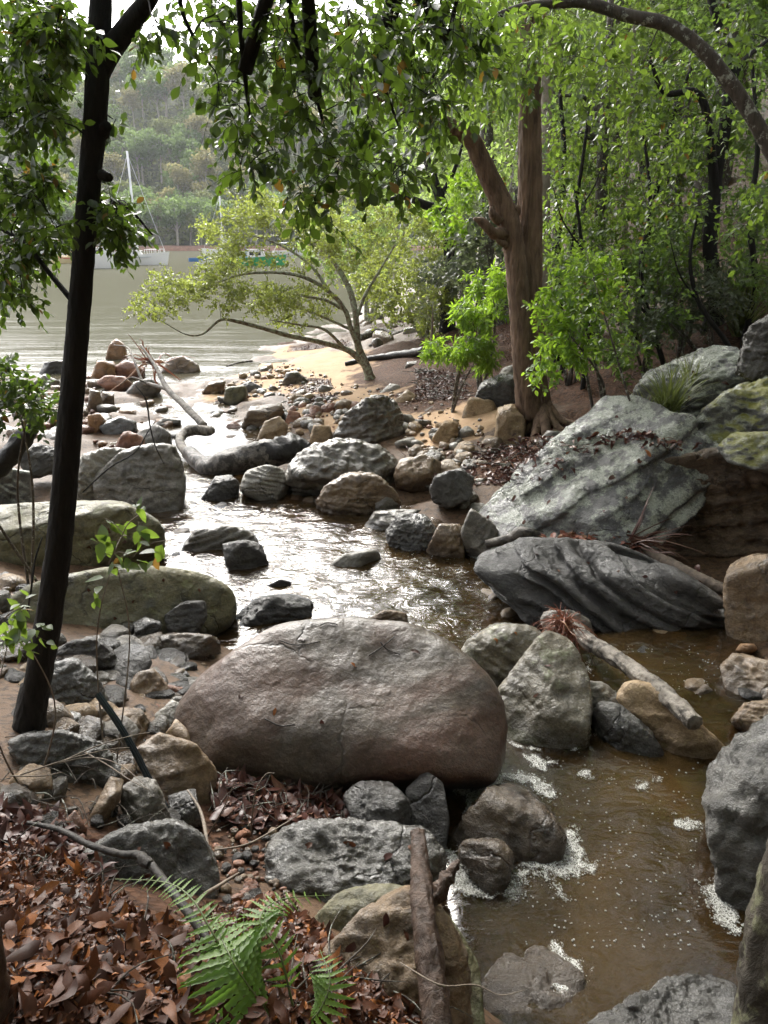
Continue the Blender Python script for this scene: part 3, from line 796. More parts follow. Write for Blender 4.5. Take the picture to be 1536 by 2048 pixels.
# --- in the stream
rock('boulder', 'smooth grey low boulder in the stream with a dark stone against it', [(354, 1102), (395, 1060), (440, 1047), (500, 1063), (527, 1095), (510, 1114), (420, 1112)], .06, GREY, .7, 6, 6.5, 60, .6)
rock('rock', 'dark split rock standing against the smooth grey boulder in the stream', [(446, 1090), (490, 1081), (520, 1089), (537, 1125), (518, 1148), (465, 1148), (449, 1120)], .07, DARK, .8, 5, 10, 61)
rock('rock', 'low striped rock in the stream just behind the huge boulder', [(455, 1244), (510, 1199), (580, 1188), (625, 1204), (622, 1238), (570, 1254), (500, 1254)], .08, LAYER, .7, 5, 8, 62, strata=.5, sdir=(.4, -.2, .9))
rock('rock', 'pale rock just under the surface in the middle of the stream', [(628, 1148), (690, 1108), (756, 1098), (764, 1120), (704, 1150)], .02, PALE, .7, 5, 7, 63, .6, bury=.3)
rock('rock', 'small dark flat stone alone in the stream', [(534, 1171), (560, 1159), (582, 1164), (572, 1179)], .08, DARK, .8, 5, 7, 64)
rock('rock', 'brown rock peeping up behind the top of the huge boulder', [(728, 1243), (770, 1220), (812, 1226), (818, 1254), (740, 1256)], .1, BROWN, .8, 5, 8, 65)
# --- middle
rock('boulder', 'smooth pale grey rounded rock left of the broad dark banded boulder', [(482, 977), (490, 944), (530, 931), (566, 938), (577, 970), (571, 994), (520, 997)], .06, PALE, .8, 6, 8, 70, .6)
rock('rock', 'tilted dark angular rock left of the smooth pale grey rock', [(400, 993), (430, 954), (460, 948), (479, 965), (472, 998), (420, 1003)], .04, DARK, .8, 5, 13, 71, strata=.3, sdir=(.7, 0, .5))
rock('boulder', 'broad dark banded boulder in the centre of the creek bend', [(576, 952), (600, 908), (640, 888), (700, 880), (760, 893), (792, 930), (787, 963), (700, 975), (640, 1000), (590, 985)], .06, GREY, .7, 6, 9, 72, .9, strata=.55, sdir=(.25, -.2, 1), planes=((0, -.6, -.5, .6), (-.3, -.5, .8, .85)), cuts=16)
rock('boulder', 'brown grey boulder in front of the broad dark banded boulder', [(636, 1003), (660, 968), (700, 948), (750, 953), (790, 983), (800, 1012), (760, 1030), (700, 1035), (645, 1025)], .06, BROWN, .75, 6, 9, 73, .9)
rock('rock', 'small upright wedge rock at the right end of the brown grey boulder', [(749, 1003), (770, 979), (799, 1010), (757, 1030)], .08, GREY, .8, 5, 10, 74)
rock('boulder', 'large domed boulder with a honeycombed top on the tidal flat', [(663, 873), (690, 833), (740, 790), (772, 793), (802, 823), (810, 870), (770, 894), (700, 890)], .16, GREY, .8, 6, 8, 75, 1.0, strata=.3, flute=1.4, cuts=16)
rock('boulder', 'dark lumpy rock at the right side of the stream', [(773, 1062), (800, 1028), (850, 1028), (872, 1060), (862, 1098), (820, 1109), (785, 1094)], .07, DARK, .8, 6, 8, 76, 1.3)
rock('rock', 'brown lump joined to the right of the dark lumpy rock', [(853, 1092), (880, 1048), (920, 1048), (932, 1080), (928, 1114), (870, 1117)], .1, BROWN, .8, 5, 8, 77, 1.2)
rock('rock', 'flat grey tongue of rock left of the dark lumpy rock', [(720, 1056), (750, 1024), (800, 1019), (842, 1020), (800, 1046), (740, 1068)], .06, GREY, .9, 5, 9, 78)
rock('rock', 'grey brown rock under the left end of the grey driftwood branch', [(924, 1062), (940, 1018), (985, 1048), (1010, 1085), (980, 1118), (935, 1100)], .12, GREY, .9, 5, 8, 79)
rock('rock', 'dark craggy lump left of the great grey slab', [(860, 977), (880, 949), (920, 939), (948, 955), (942, 988), (900, 1004), (870, 998)], .28, DARK, .8, 5, 8, 80, 1.8)
rock('rock', 'brown boulder with dead fronds hanging on it right of the banded boulder', [(788, 952), (800, 919), (850, 910), (882, 925), (878, 962), (830, 979), (795, 968)], .16, BROWN, .8, 5, 8, 81)
rock('boulder', 'dark leaning boulder left of the twin trunk tree', [(946, 802), (965, 764), (1000, 748), (1042, 753), (1048, 800), (1000, 832), (960, 828)], .5, DARK, .8, 6, 10, 82, .7)
rock('rock', 'tan knuckle shaped boulder at the foot of the twin trunk tree', [(988, 882), (995, 819), (1025, 808), (1052, 840), (1048, 882), (1000, 893)], .45, TAN, .8, 5, 8, 83)
rock('rock', 'smooth grey round stone right of the twin trunk tree roots', [(1078, 882), (1095, 861), (1125, 863), (1135, 885), (1120, 903), (1085, 901)], .62, GREY, .9, 5, 6, 84, .6)
rock('rock', 'tan tilted rock beside the grey stump log on the flat', [(863, 872), (890, 840), (915, 843), (917, 870), (885, 886)], .36, TAN, .8, 5, 9, 85)
# --- tidal flat
rock('rock', 'brown block rock at the water edge left of the domed boulder', [(480, 848), (500, 814), (560, 808), (569, 825), (545, 848), (500, 856)], .03, BROWN, .8, 4, 11, 90)
rock('rock', 'pale tan faceted rock in front of the brown block rock', [(512, 873), (530, 843), (560, 833), (575, 850), (572, 868), (540, 884)], .05, TAN, .8, 4, 11, 91)
rock('rock', 'grey green rock in the rock cluster at the channel mouth', [(446, 797), (455, 774), (490, 771), (497, 790), (470, 808)], .02, GREEN, .8, 4, 9, 92)
rock('rock', 'brown rock behind the grey green rock at the channel mouth', [(403, 782), (420, 764), (452, 761), (444, 788)], .02, BROWN, .8, 4, 9, 93)
rock('rock', 'dark flat rock right of the grey green rock at the channel mouth', [(478, 772), (500, 762), (525, 774), (517, 787), (485, 788)], .03, DARK, .8, 4, 9, 94)
rock('rock', 'round brown stone on the pebbles left of the domed boulder', [(668, 812), (685, 797), (705, 803), (707, 820), (680, 824)], .2, BROWN, .9, 4, 7, 95)
rock('rock', 'pale flat boulder behind the domed boulder on the sand', [(748, 792), (780, 767), (800, 770), (807, 790), (770, 795)], .27, PALE, .8, 4, 9, 96)
rock('rock', 'tan boulder right behind the domed boulder', [(783, 803), (815, 779), (840, 795), (832, 812), (795, 813)], .28, TAN, .8, 4, 9, 97)
rock('rock', 'grey cube like rock on the litter near the black branch on the beach', [(806, 742), (815, 724), (841, 722), (847, 742)], .42, GREY, .8, 4, 12, 98)
rock('rock', 'sand coloured slab behind the dark leaning boulder', [(922, 833), (940, 795), (985, 800), (1000, 830), (960, 846)], .42, TAN, .8, 4, 9, 99)
rock('rock', 'grey boulder on the pebble edge of the sand spit', [(564, 766), (572, 746), (594, 742), (618, 760), (610, 770)], .12, GREY, .8, 4, 9, 100)
rock('rock', 'pale ochre rock among pebbles below the red brown stone', [(618, 880), (628, 850), (660, 852), (668, 880), (640, 890)], .13, TAN, .8, 4, 10, 101)
rock('rock', 'red brown stone among the pebbles right of the brown block rock', [(570, 843), (578, 820), (600, 826), (604, 842), (585, 848)], .1, RED, .9, 4, 10, 102)
rock('rock', 'pale cream boulder behind the dark leaning boulder', [(985, 770), (1010, 735), (1045, 725), (1048, 770)], .7, PALE, .8, 4, 9, 103)
# --- bay rocks, left
BAYR = [('pointed rusty rock standing highest among the bay rocks', [(210, 718), (220, 690), (232, 677), (249, 690), (255, 715)], ORANGE),
        ('lone humped rock in the bay right of the pale driftwood stick', [(320, 742), (335, 717), (365, 711), (396, 728), (402, 741), (360, 745)], BROWN),
        ('striped orange grey rock below the pointed rusty rock', [(180, 752), (195, 721), (230, 724), (230, 757), (190, 763)], ORANGE),
        ('flat red rock with a dark wet foot in the bay', [(193, 765), (210, 751), (250, 754), (264, 770), (230, 786)], RED),
        ('grey rock in still water under the driftwood fork', [(240, 793), (270, 764), (300, 757), (324, 775), (302, 796)], GREY),
        ('dark flat rock in the bay left of the dark trunk', [(76, 747), (90, 724), (132, 721), (134, 748)], DARK),
        ('low pale rock left of the dark flat bay rock', [(53, 773), (90, 749), (122, 765), (90, 784)], GREY),
        ('orange brown ribbed rock left of the dark trunk', [(60, 813), (80, 784), (130, 789), (132, 818)], ORANGE),
        ('brown rock right of the dark trunk at the water edge', [(173, 823), (180, 779), (200, 784), (207, 815)], BROWN),
        ('reddish rock beside the striped orange grey rock', [(226, 738), (250, 719), (290, 735), (287, 758), (240, 758)], RED),
        ('orange round stone touching the right side of the dark trunk', [(178, 873), (175, 830), (200, 827), (212, 845), (197, 871)], ORANGE),
        ('reddish pyramid rock behind the buff slab', [(223, 898), (250, 863), (287, 873), (298, 892), (230, 903)], RED),
        ('mottled grey rock right of the reddish pyramid rock', [(273, 868), (310, 848), (342, 868), (342, 894), (285, 894)], GREY),
        ('flat wet grey rock above the reddish pyramid rock', [(198, 853), (240, 833), (272, 844), (272, 868), (210, 873)], WETGR),
        ('low rock awash by the foot of the driftwood stick', [(298, 853), (330, 834), (362, 840), (357, 853)], GREY),
        ('small brown wet rock right of the orange ribbed rock', [(196, 815), (205, 783), (228, 786), (228, 815)], BROWN)]
for k, (lb, ol, mt) in enumerate(BAYR):
    rock('rock', lb, ol, .0, mt, .85, 4, 9, 120 + k, 1.1, strata=.3)
# --- slabs on the right
rock('boulder', 'layered dark slab tilted over the stream with thin bedding ledges', [(970, 1147), (985, 1108), (1060, 1083), (1130, 1083), (1222, 1098), (1312, 1128), (1402, 1178), (1445, 1220), (1445, 1275), (1330, 1298), (1180, 1258), (1060, 1210), (1000, 1184)], .14, LAYER, .38, 7, 12, 201, .55, chip=.5, strata=1.0, sdir=(.36, -.2, .9), planes=((-.1, -.35, .9, .75), (.2, -.85, -.35, .7)), cuts=4)
rock('boulder', 'great lichen patched grey slab sloping down to the stream in front of the dark overhang', [(920, 1038), (960, 985), (1040, 925), (1215, 788), (1278, 782), (1340, 825), (1458, 898), (1350, 932), (1242, 1064), (1180, 1094), (1120, 1099), (1000, 1078)], .26, SHEEN, .42, 7, 14, 203, .85, strata=.38, sdir=(-.55, .35, .75), chip=.35, planes=((-.30, -.52, .80, .42), (-.62, -.45, .64, .58), (.1, -.8, .6, .55)), cuts=3)
rock('cliff_slab', 'brown black overhanging rock face with bedding lines above the dark hollow', [(1222, 1050), (1335, 935), (1440, 920), (1545, 895), (1700, 890), (1700, 1130), (1380, 1132), (1260, 1070)], .35, OVER, .55, 7, 13, 213, 1.0, strata=.55, sdir=(-.2, .1, .95), planes=((.15, -.8, -.6, .62), (.1, -.62, -.78, .62)), cuts=4, y=5.9)
rock('boulder', 'upper right slab with bright yellow green moss along its front', [(1360, 890), (1390, 838), (1440, 795), (1545, 752), (1680, 732), (1680, 900), (1480, 905)], 1.02, MOSSY, .7, 6, 12, 205, 1.0, strata=.3, planes=((-.25, -.5, .85, .66), (0, -.8, -.5, .66)), cuts=4)
rock('boulder', 'back slab with pale green lichen under the shrubs on the right', [(1250, 805), (1300, 745), (1420, 695), (1490, 705), (1570, 775), (1450, 830), (1300, 830)], 1.08, LICH, .8, 6, 12, 206, 1.0, planes=((-.3, -.4, .85, .68),), cuts=4)
rock('rock', 'small mossy knob on top of the great overhanging slab', [(1438, 895), (1470, 868), (1545, 863), (1610, 900), (1545, 935), (1462, 914)], 1.0, MOSSY, .8, 5, 9, 207, y=5.5)
rock('rock', 'brown upright rock in the shade at the right edge under the overhang', [(1448, 1175), (1460, 1128), (1500, 1108), (1560, 1113), (1570, 1290), (1460, 1282)], .3, BROWN, .7, 5, 9, 208)
rock('rock', 'grey stone half under the red frond tuft', [(1082, 1240), (1092, 1222), (1140, 1220), (1178, 1240), (1190, 1270), (1150, 1284), (1100, 1268)], .3, GREY, .8, 5, 8, 209)
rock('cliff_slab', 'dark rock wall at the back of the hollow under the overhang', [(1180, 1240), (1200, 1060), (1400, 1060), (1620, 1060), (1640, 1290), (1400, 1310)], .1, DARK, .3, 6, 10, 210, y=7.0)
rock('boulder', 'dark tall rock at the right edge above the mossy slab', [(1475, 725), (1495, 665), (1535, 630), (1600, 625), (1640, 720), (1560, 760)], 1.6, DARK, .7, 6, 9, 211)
# ------------------------------------------------------------------ small stones: one by one on the flat, the banks and the stream edge
def stone_mesh(seed, flat, p, rough, mat, sub=3):
    rs = np.random.RandomState(seed)
    N, hh = [], []
    for _ in range(16):
        n = unit(rs.normal(size=3))
        N.append(n); hh.append(np.linalg.norm(n * np.array([.5, .42, flat])) * rs.uniform(.72, 1.05))
    for ax in np.eye(3):
        for s_ in (1, -1):
            N.append(ax * s_); hh.append((ax @ np.array([.5, .42, flat])))
    d0, f = ico(sub)
    d = unit(d0 * np.array([.5, .42, flat]))
    r = poly_round(d, np.array(N), np.array(hh), p)
    r = relief(d, r, None, 1.0, seed, rough, 0.2, (0.1, 0.1, 1))
    return raw_mesh('stone', d * r[:, None], np.zeros((0, 4), int), f, mat)

def in_poly(px, py, poly):
    c = False
    for (x0, y0), (x1, y1) in zip(poly, poly[1:] + poly[:1]):
        if (y0 > py) != (y1 > py) and px < (x1 - x0) * (py - y0) / (y1 - y0) + x0:
            c = not c
    return c

def fill_poly(poly, n, rng, far_bias=True):
    """n spots of the ground, spread evenly over the land seen inside that outline"""
    corners = [hit(px, py) for px, py in poly]
    wpoly = [(p[0], p[1]) for p in corners]
    xs, ys = zip(*wpoly)
    out = []
    guard = 0
    while len(out) < n and guard < n * 60:
        guard += 1
        x, y = rng.uniform(min(xs), max(xs)), rng.uniform(min(ys), max(ys))
        if in_poly(x, y, wpoly):
            out.append((x, y))
    return out

_STONES = []
def scatter_stones(poly, n, smin, smax, mats, label, group, seed, flat=.3, name='stone', p=10, sink=.25):
    rng = random.Random(seed)
    kinds = [stone_mesh(seed * 13 + k, flat * rng.uniform(.75, 1.2), p, 1.0, mats[k % len(mats)]) for k in range(max(5, len(mats)))]
    pts = fill_poly(poly, n, rng)
    hz = H([a for a, b in pts], [b for a, b in pts])
    for k, ((x, y), z) in enumerate(zip(pts, hz)):
        s = smin * (smax / smin) ** (rng.random() ** 1.7)
        me = kinds[rng.randrange(len(kinds))]
        loc = Vector((x, y, max(z, wlevel(x, y) - .06) + s * flat * (.5 - sink)))
        sc = (s, s * rng.uniform(.8, 1.1), s * rng.uniform(.8, 1.15))
        rot = (rng.gauss(0, .18), rng.gauss(0, .18), rng.uniform(0, 6.28))
        col = me.materials[0].name[5:].replace('wet_brown', 'wet brown').replace('wet_grey', 'wet grey')
        q = np.array(loc) - CAM
        _STONES.append((s / max(.1, q @ FWD), me, loc, rot, sc, col + ' ' + label, col + ' ' + group, group))

_low = {}
def low_stone(me):
    """the same stone with a quarter of the faces, for the small ones"""
    v = np.empty(len(me.vertices) * 3, np.float32); me.vertices.foreach_get('co', v)
    v = v.reshape(-1, 3)
    d2, f2 = ico(2)
    un = unit(v)
    idx = (d2 @ un.T).argmax(1)
    return raw_mesh('stone_low', v[idx], np.zeros((0, 4), int), f2, None)

def settle_stones(keep=295):
    """the stones that show largest are things of their own, the small rest of each patch is one object"""
    from mathutils import Euler
    _STONES.sort(key=lambda t: -t[0])
    for _, me, loc, rot, sc, lb, gr, patch in _STONES[:keep]:
        o = link('stone', me, None, loc)
        o.rotation_euler = rot
        o.scale = sc
        tag(o, lb, 'stone', gr)
    rest = {}
    for _, me, loc, rot, sc, lb, gr, patch in _STONES[keep:]:
        rest.setdefault((patch, me.materials[0]), []).append((me, loc, rot, sc))
    for (patch, mat), L in rest.items():
        mb = MB()
        for me, loc, rot, sc in L:
            me = _low.setdefault(me.name, None) or _low.__setitem__(me.name, low_stone(me)) or _low[me.name]
            v = np.empty(len(me.vertices) * 3, np.float32); me.vertices.foreach_get('co', v)
            f = np.empty(len(me.loops), np.int32); me.loops.foreach_get('vertex_index', f)
            M = np.array(Matrix.LocRotScale(loc, Euler(rot), Vector(sc)))
            mb.add(v.reshape(-1, 3) @ M[:3, :3].T + M[:3, 3], None, f.reshape(-1, 3))
        o = mb.build('pebbles', mat, None, True, tuple(L[0][1]))
        o['kind'] = 'stuff'

scatter_stones([(430, 800), (520, 780), (680, 800), (760, 830), (690, 890), (560, 900), (430, 840)], 190, .07, .36, [TAN, BROWN, GREY, RED, PALE], 'stone among the pebbles of the tidal flat', 'stones of the tidal flat', 301)
scatter_stones([(390, 770), (540, 735), (700, 790), (560, 790), (430, 800)], 90, .07, .32, [BROWN, GREY, TAN, RED], 'stone at the edge between sand spit and channel', 'stones at the sand spit edge', 302)
scatter_stones([(800, 840), (990, 860), (980, 930), (930, 1010), (860, 1010), (800, 910)], 110, .07, .34, [TAN, BROWN, GREY, PALE], 'stone in the gully between domed boulder and great slab', 'stones of the gully', 303)
scatter_stones([(60, 800), (190, 740), (330, 800), (370, 890), (170, 905), (20, 880)], 120, .1, .5, [RED, ORANGE, BROWN, GREY], 'stone in the heap beside the bay', 'stones of the bay heap', 304)
scatter_stones([(390, 985), (640, 985), (640, 1040), (520, 1040), (360, 1060)], 80, .06, .26, [DARK, BROWN, GREY], 'stone in the shallow riffle', 'stones of the riffle', 305, flat=.26)
scatter_stones([(230, 1240), (440, 1270), (400, 1400), (300, 1470), (100, 1480), (220, 1330)], 50, .05, .17, [DARK, RED, BROWN, WETBR], 'stone in the mud behind the huge boulder', 'stones in the mud', 306)
scatter_stones([(20, 1480), (330, 1460), (420, 1600), (330, 1660), (130, 1700), (0, 1600)], 60, .05, .20, [DARK, BROWN, GREY, WETBR], 'stone on the slope beside the hose', 'stones beside the hose', 307)
scatter_stones([(430, 1640), (560, 1640), (600, 1860), (420, 1850)], 240, .012, .07, [RED, BROWN, WETBR, DARK], 'stone in the gravel hollow', 'gravel stones of the hollow', 308)
scatter_stones([(280, 1050), (350, 1010), (440, 1150), (360, 1160), (290, 1130)], 20, .08, .22, [BROWN, DARK, GREY], 'stone between the olive slabs and the stream', 'stones by the olive slabs', 309)
scatter_stones([(0, 1140), (60, 1180), (20, 1280), (230, 1290), (330, 1330), (260, 1480), (60, 1480), (-40, 1330)], 130, .05, .24, [DARK, BROWN, WETBR, GREY, TAN], 'stone in the muddy hollow behind the dark tree', 'stones of the muddy hollow', 316)
scatter_stones([(230, 1265), (420, 1280), (400, 1400), (330, 1430), (120, 1300), (20, 1270), (0, 1330), (40, 1400), (220, 1420), (200, 1290)], 60, .13, .34, [WETBR, DARK, WETGR, GREY], 'rock half sunk in the mud behind the dark tree', 'rocks half sunk in the mud', 320, flat=.26, sink=.3)
scatter_stones([(400, 770), (560, 725), (700, 770), (860, 800), (980, 850), (960, 930), (820, 900), (700, 900), (560, 910), (430, 850)], 700, .035, .13, [TAN, BROWN, RED, GREY], 'small stone strewn over the sandy flat', 'small stones of the sandy flat', 321, flat=.28, sink=.1)
scatter_stones([(300, 1010), (640, 1000), (960, 1120), (960, 1260), (620, 1230), (480, 1150)], 80, .06, .2, [BROWN, TAN, DARK], 'stone on the bed of the stream', 'stones of the stream bed', 317, flat=.2, sink=.15)
scatter_stones([(910, 1000), (960, 960), (1000, 1080), (930, 1110)], 18, .1, .26, [GREY, PALE, BROWN], 'stone packed under the great slab', 'stones under the great slab', 310)
scatter_stones([(1180, 1290), (1450, 1290), (1536, 1400), (1440, 1440), (1250, 1370)], 34, .07, .28, [BROWN, TAN, ORANGE, DARK], 'stone on the bed of the shaded pool', 'stones of the shaded pool', 311, flat=.22, sink=.1)
scatter_stones([(960, 1190), (1100, 1200), (1180, 1260), (960, 1260)], 22, .08, .25, [BROWN, TAN, DARK], 'stone under the edge of the layered slab', 'stones under the layered slab', 312)
scatter_stones([(680, 640), (800, 600), (840, 660), (760, 700)], 26, .2, .8, [PALE, BROWN, GREY], 'stone on the far shore behind the mangrove', 'stones of the far beach', 313)
scatter_stones([(1060, 860), (1160, 830), (1180, 900), (1080, 920)], 14, .08, .25, [GREY, BROWN], 'stone among roots beside the twin trunk tree', 'stones among the roots', 314)

settle_stones()

# ------------------------------------------------------------------ bark and wood
B_DARK = mat_bark('dark_smooth', (0.007, 0.006, 0.005), (0.020, 0.017, 0.014), .6, rough=.8, bump=1.0)
B_BROWN = mat_bark('brown_fibrous', (0.085, 0.052, 0.033), (0.30, 0.20, 0.135), .45, bump=1.0, stretch=.12)
B_MANG = mat_bark('mangrove', (0.12, 0.085, 0.055), (0.20, 0.15, 0.10), 1.2, lichen=.65, lcol=(0.30, 0.33, 0.24))
B_GREY = mat_bark('grey', (0.055, 0.045, 0.038), (0.13, 0.11, 0.09), 1.0, lichen=.25)
B_PALE = mat_bark('pale', (0.24, 0.20, 0.16), (0.40, 0.35, 0.29), .6, stretch=.3)
B_DRIFT = mat_bark('driftwood', (0.14, 0.12, 0.095), (0.33, 0.295, 0.25), .6, rough=.6, bump=1.0, stretch=.5, lichen=.45, lcol=(0.045, 0.038, 0.03))
B_DRIFTWET = mat_bark('driftwood_wet', (0.085, 0.072, 0.058), (0.20, 0.175, 0.145), .6, rough=.35, stretch=.6, bump=1.0, lichen=.6, lcol=(0.03, 0.025, 0.02))
B_BLACK = mat_bark('charred', (0.010, 0.009, 0.008), (0.028, 0.024, 0.021), .8, rough=.35, bump=1.0, stretch=.6)
B_ROT = mat_bark('rotten', (0.045, 0.028, 0.02), (0.115, 0.072, 0.05), .7, rough=.4, bump=1.0, stretch=.5)
B_DEAD = mat_bark('dead', (0.022, 0.018, 0.015), (0.065, 0.054, 0.045), 1.0, rough=.5)
B_TWIG = mat_bark('twig', (0.13, 0.10, 0.075), (0.27, 0.22, 0.17), 1.5, rough=.6)
B_SPECK = mat_bark('speckled', (0.05, 0.042, 0.032), (0.10, 0.085, 0.066), .5, lichen=.45, lcol=(0.17, 0.17, 0.10), stretch=.6, bump=1.0)

def pix_path(L):
    """rows (px, py, distance ahead, radius) -> points and radii"""
    return np.array([[*D(px, py, y), r] for px, py, y, r in L])

def zrows(L):
    """rows (px, py, height, radius)"""
    return [(*G(px, py, z), r) for px, py, z, r in L]

def stem(L, r0, r1, back=0.0, sink=.03):
    """rows (px, py): the first stands on the land, the others rise above it"""
    b = hit(*L[0])
    n = len(L)
    out = [(b[0], b[1], b[2] - sink, r0)]
    for k in range(1, n):
        out.append((*D(*L[k], b[1] + back * k / (n - 1)), r0 + (r1 - r0) * k / (n - 1)))
    return out

def wood(name, label, cat, rows, mat, n=24, sides=12, rough=.15, seed=0, parent=None, world=False, freq=8, stretch=3, group=None):
    P = np.array(rows, float) if world else pix_path(rows)
    P = smooth_path(P, n)
    mb = MB()
    tube(mb, P[:, :3], np.maximum(P[:, 3], .0012), sides, rough, freq, stretch, seed)
    o = mb.build(name, mat, parent, True, tuple(P[0, :3]))
    if label: tag(o, label, cat, group)
    return o

def lay(L, r0, r1, lift=.0):
    """rows (px, py) lying on the land -> world rows"""
    out = []
    for k, (px, py) in enumerate(L):
        p = hit(px, py)
        rr = r0 + (r1 - r0) * k / max(1, len(L) - 1)
        out.append((p[0], p[1], max(Hs(p[0], p[1]), wlevel(p[0], p[1]) - .02) + rr * .8 + lift, rr))
    return out

# fallen white log in the shaded pool, the red tuft at its head
wood('fallen_log', 'pale fallen log with a dark broken end lying across the shaded pool', 'log', zrows([(1150, 1258, .42, .046), (1180, 1285, .42, .050), (1240, 1322, .47, .046), (1310, 1372, .52, .047), (1362, 1418, .54, .046), (1390, 1446, .55, .040)]), B_DRIFT, 90, 32, .28, 3, world=True, freq=11, stretch=5)
# upright broken log in the foreground
up = empty('broken_log', tuple(G(870, 2060, .8)))
tag(up, 'tall broken brown log leaning upright in the foreground with peeling bark', 'log')
wood('trunk', None, None, zrows([(882, 2130, .86, .036), (865, 1960, .93, .037), (848, 1840, .98, .035), (842, 1760, 1.0, .031), (838, 1690, 1.02, .025), (835, 1664, 1.03, .022)]), B_ROT, 90, 26, .22, 5, up, world=True)
wood('broken_stub', None, None, zrows([(848, 1808, .98, .020), (880, 1780, 1.0, .023), (900, 1748, 1.02, .018), (918, 1720, 1.04, .006)]), B_ROT, 40, 16, .6, 6, up, world=True)
# hose
hs = np.array(stem([(366, 1655), (335, 1620), (300, 1562), (268, 1500), (232, 1440), (195, 1388)], .0125, .0125, .25))[::-1]
hp = smooth_path(hs, 90)
mb = MB()
tube(mb, hp[:, :3], hp[:, 3], 60, caps=False, ridge=lambda a: 1 + .10 * np.sign(np.cos(a * 9)) * np.abs(np.cos(a * 9)) ** .5)
tube(mb, hp[::-1, :3], hp[:, 3] * .78, 24, caps=False)
hose = mb.build('hose', mat_plain('hose_plastic', (0.004, 0.012, 0.017), .3, var=.15, bump=.05), None, True, tuple(hp[-1, :3]))
tag(hose, 'dark teal ribbed plastic hose sticking up from the stones on the left', 'hose')
# dead branch in front of the wet boulder
db = empty('dead_branch', tuple(G(430, 1900, 1.08)))
tag(db, 'long dark dead branch bent across the wet grey boulder to the fern', 'branch')
wood('limb', None, None, zrows([(55, 1645, .98, .006), (120, 1660, 1.0, .009), (180, 1690, 1.04, .010), (240, 1708, 1.06, .011), (285, 1714, 1.08, .013), (330, 1765, 1.10, .012), (380, 1830, 1.12, .012), (430, 1900, 1.12, .010)]), B_DEAD, 70, 12, .22, 7, db, world=True)
wood('knot', None, None, zrows([(282, 1712, 1.08, .013), (290, 1722, 1.09, .017), (300, 1730, 1.095, .012)]), B_DEAD, 12, 12, .3, 8, db, world=True)
# driftwood in the channel
dw = empty('driftwood_log', tuple(G(520, 930, 0.05)))
tag(dw, 'pale wet driftwood trunk with a curled arm and a black rotten end in the channel', 'log')
wood('trunk', None, None, [(378, 905, 9.6, .10), (400, 925, 9.3, .11), (425, 936, 9.15, .15), (470, 922, 9.1, .18), (540, 908, 9.1, .17), (575, 902, 9.1, .15)], B_DRIFTWET, 50, 20, .16, 8, dw)
wood('rotten_end', None, None, [(520, 908, 9.1, .14), (560, 900, 9.1, .17), (600, 898, 9.15, .13), (628, 903, 9.15, .05)], B_BLACK, 40, 20, .5, 9, dw)
wood('arm', None, None, [(402, 928, 9.3, .085), (374, 905, 9.6, .066), (360, 884, 9.9, .06), (368, 868, 10.2, .064), (385, 860, 10.3, .075), (418, 862, 10.3, .066), (426, 856, 10.3, .04)], B_DRIFT, 50, 16, .18, 10, dw)
ds = empty('driftwood_pole', tuple(G(410, 853, .0)))
tag(ds, 'long pale forked driftwood pole slanting out of the channel', 'branch')
wood('pole', None, None, [(408, 852, 10.4, .055), (370, 812, 11.0, .05), (335, 778, 11.6, .042), (312, 735, 12.2, .03), (282, 690, 12.8, .016)], B_DRIFT, 40, 10, .15, 11, ds)
wood('fork', None, None, [(335, 778, 11.6, .035), (300, 768, 12.0, .03), (285, 762, 12.1, .024), (268, 720, 12.5, .018), (255, 695, 12.9, .012), (228, 690, 13.3, .007)], B_DRIFT, 40, 8, .15, 12, ds)
wood('spur', None, None, [(292, 765, 12.05, .022), (262, 755, 12.1, .012), (240, 770, 12.1, .006)], B_DRIFT, 16, 6, .1, 13, ds)
# broken stump at the left
wood('broken_stump', 'dark broken leaning stump at the left edge above the striped rock', 'stump', [(-40, 975, 5.2, .07), (0, 935, 5.3, .075), (40, 885, 5.4, .07), (72, 845, 5.5, .05), (78, 838, 5.5, .03)], B_BLACK, 40, 16, .25, 14)
# grey rotten log on the flat
wood('grey_log', 'stubby grey weathered log leaning on the domed boulder', 'log', [(762, 905, 9.9, .10), (800, 885, 10.2, .14), (840, 855, 10.7, .14), (870, 825, 11.2, .12), (884, 812, 11.4, .06)], mat_bark('grey_log', (0.075, 0.065, 0.055), (0.17, 0.15, 0.13), .5, stretch=.3, bump=1), 50, 20, .3, 15)
# driftwood branches under the slab and on it
wood('grey_branch', 'smooth grey driftwood branch resting at the head of the layered slab', 'branch', [(972, 1088, 6.05, .035), (1020, 1078, 6.0, .05), (1045, 1066, 6.0, .06), (1080, 1074, 6.0, .045), (1140, 1084, 6.05, .022)], B_DRIFTWET, 40, 12, .2, 16)
wood('brown_log', 'weathered brown log end pointing right out of the hollow below the overhang', 'log', [(1225, 1072, 5.9, .035), (1320, 1118, 5.45, .05), (1390, 1155, 5.15, .052), (1450, 1180, 4.95, .042), (1488, 1190, 4.85, .022)], mat_bark('brown_log', (0.06, 0.045, 0.034), (0.15, 0.115, 0.085), .6, stretch=.3), 44, 14, .22, 17)
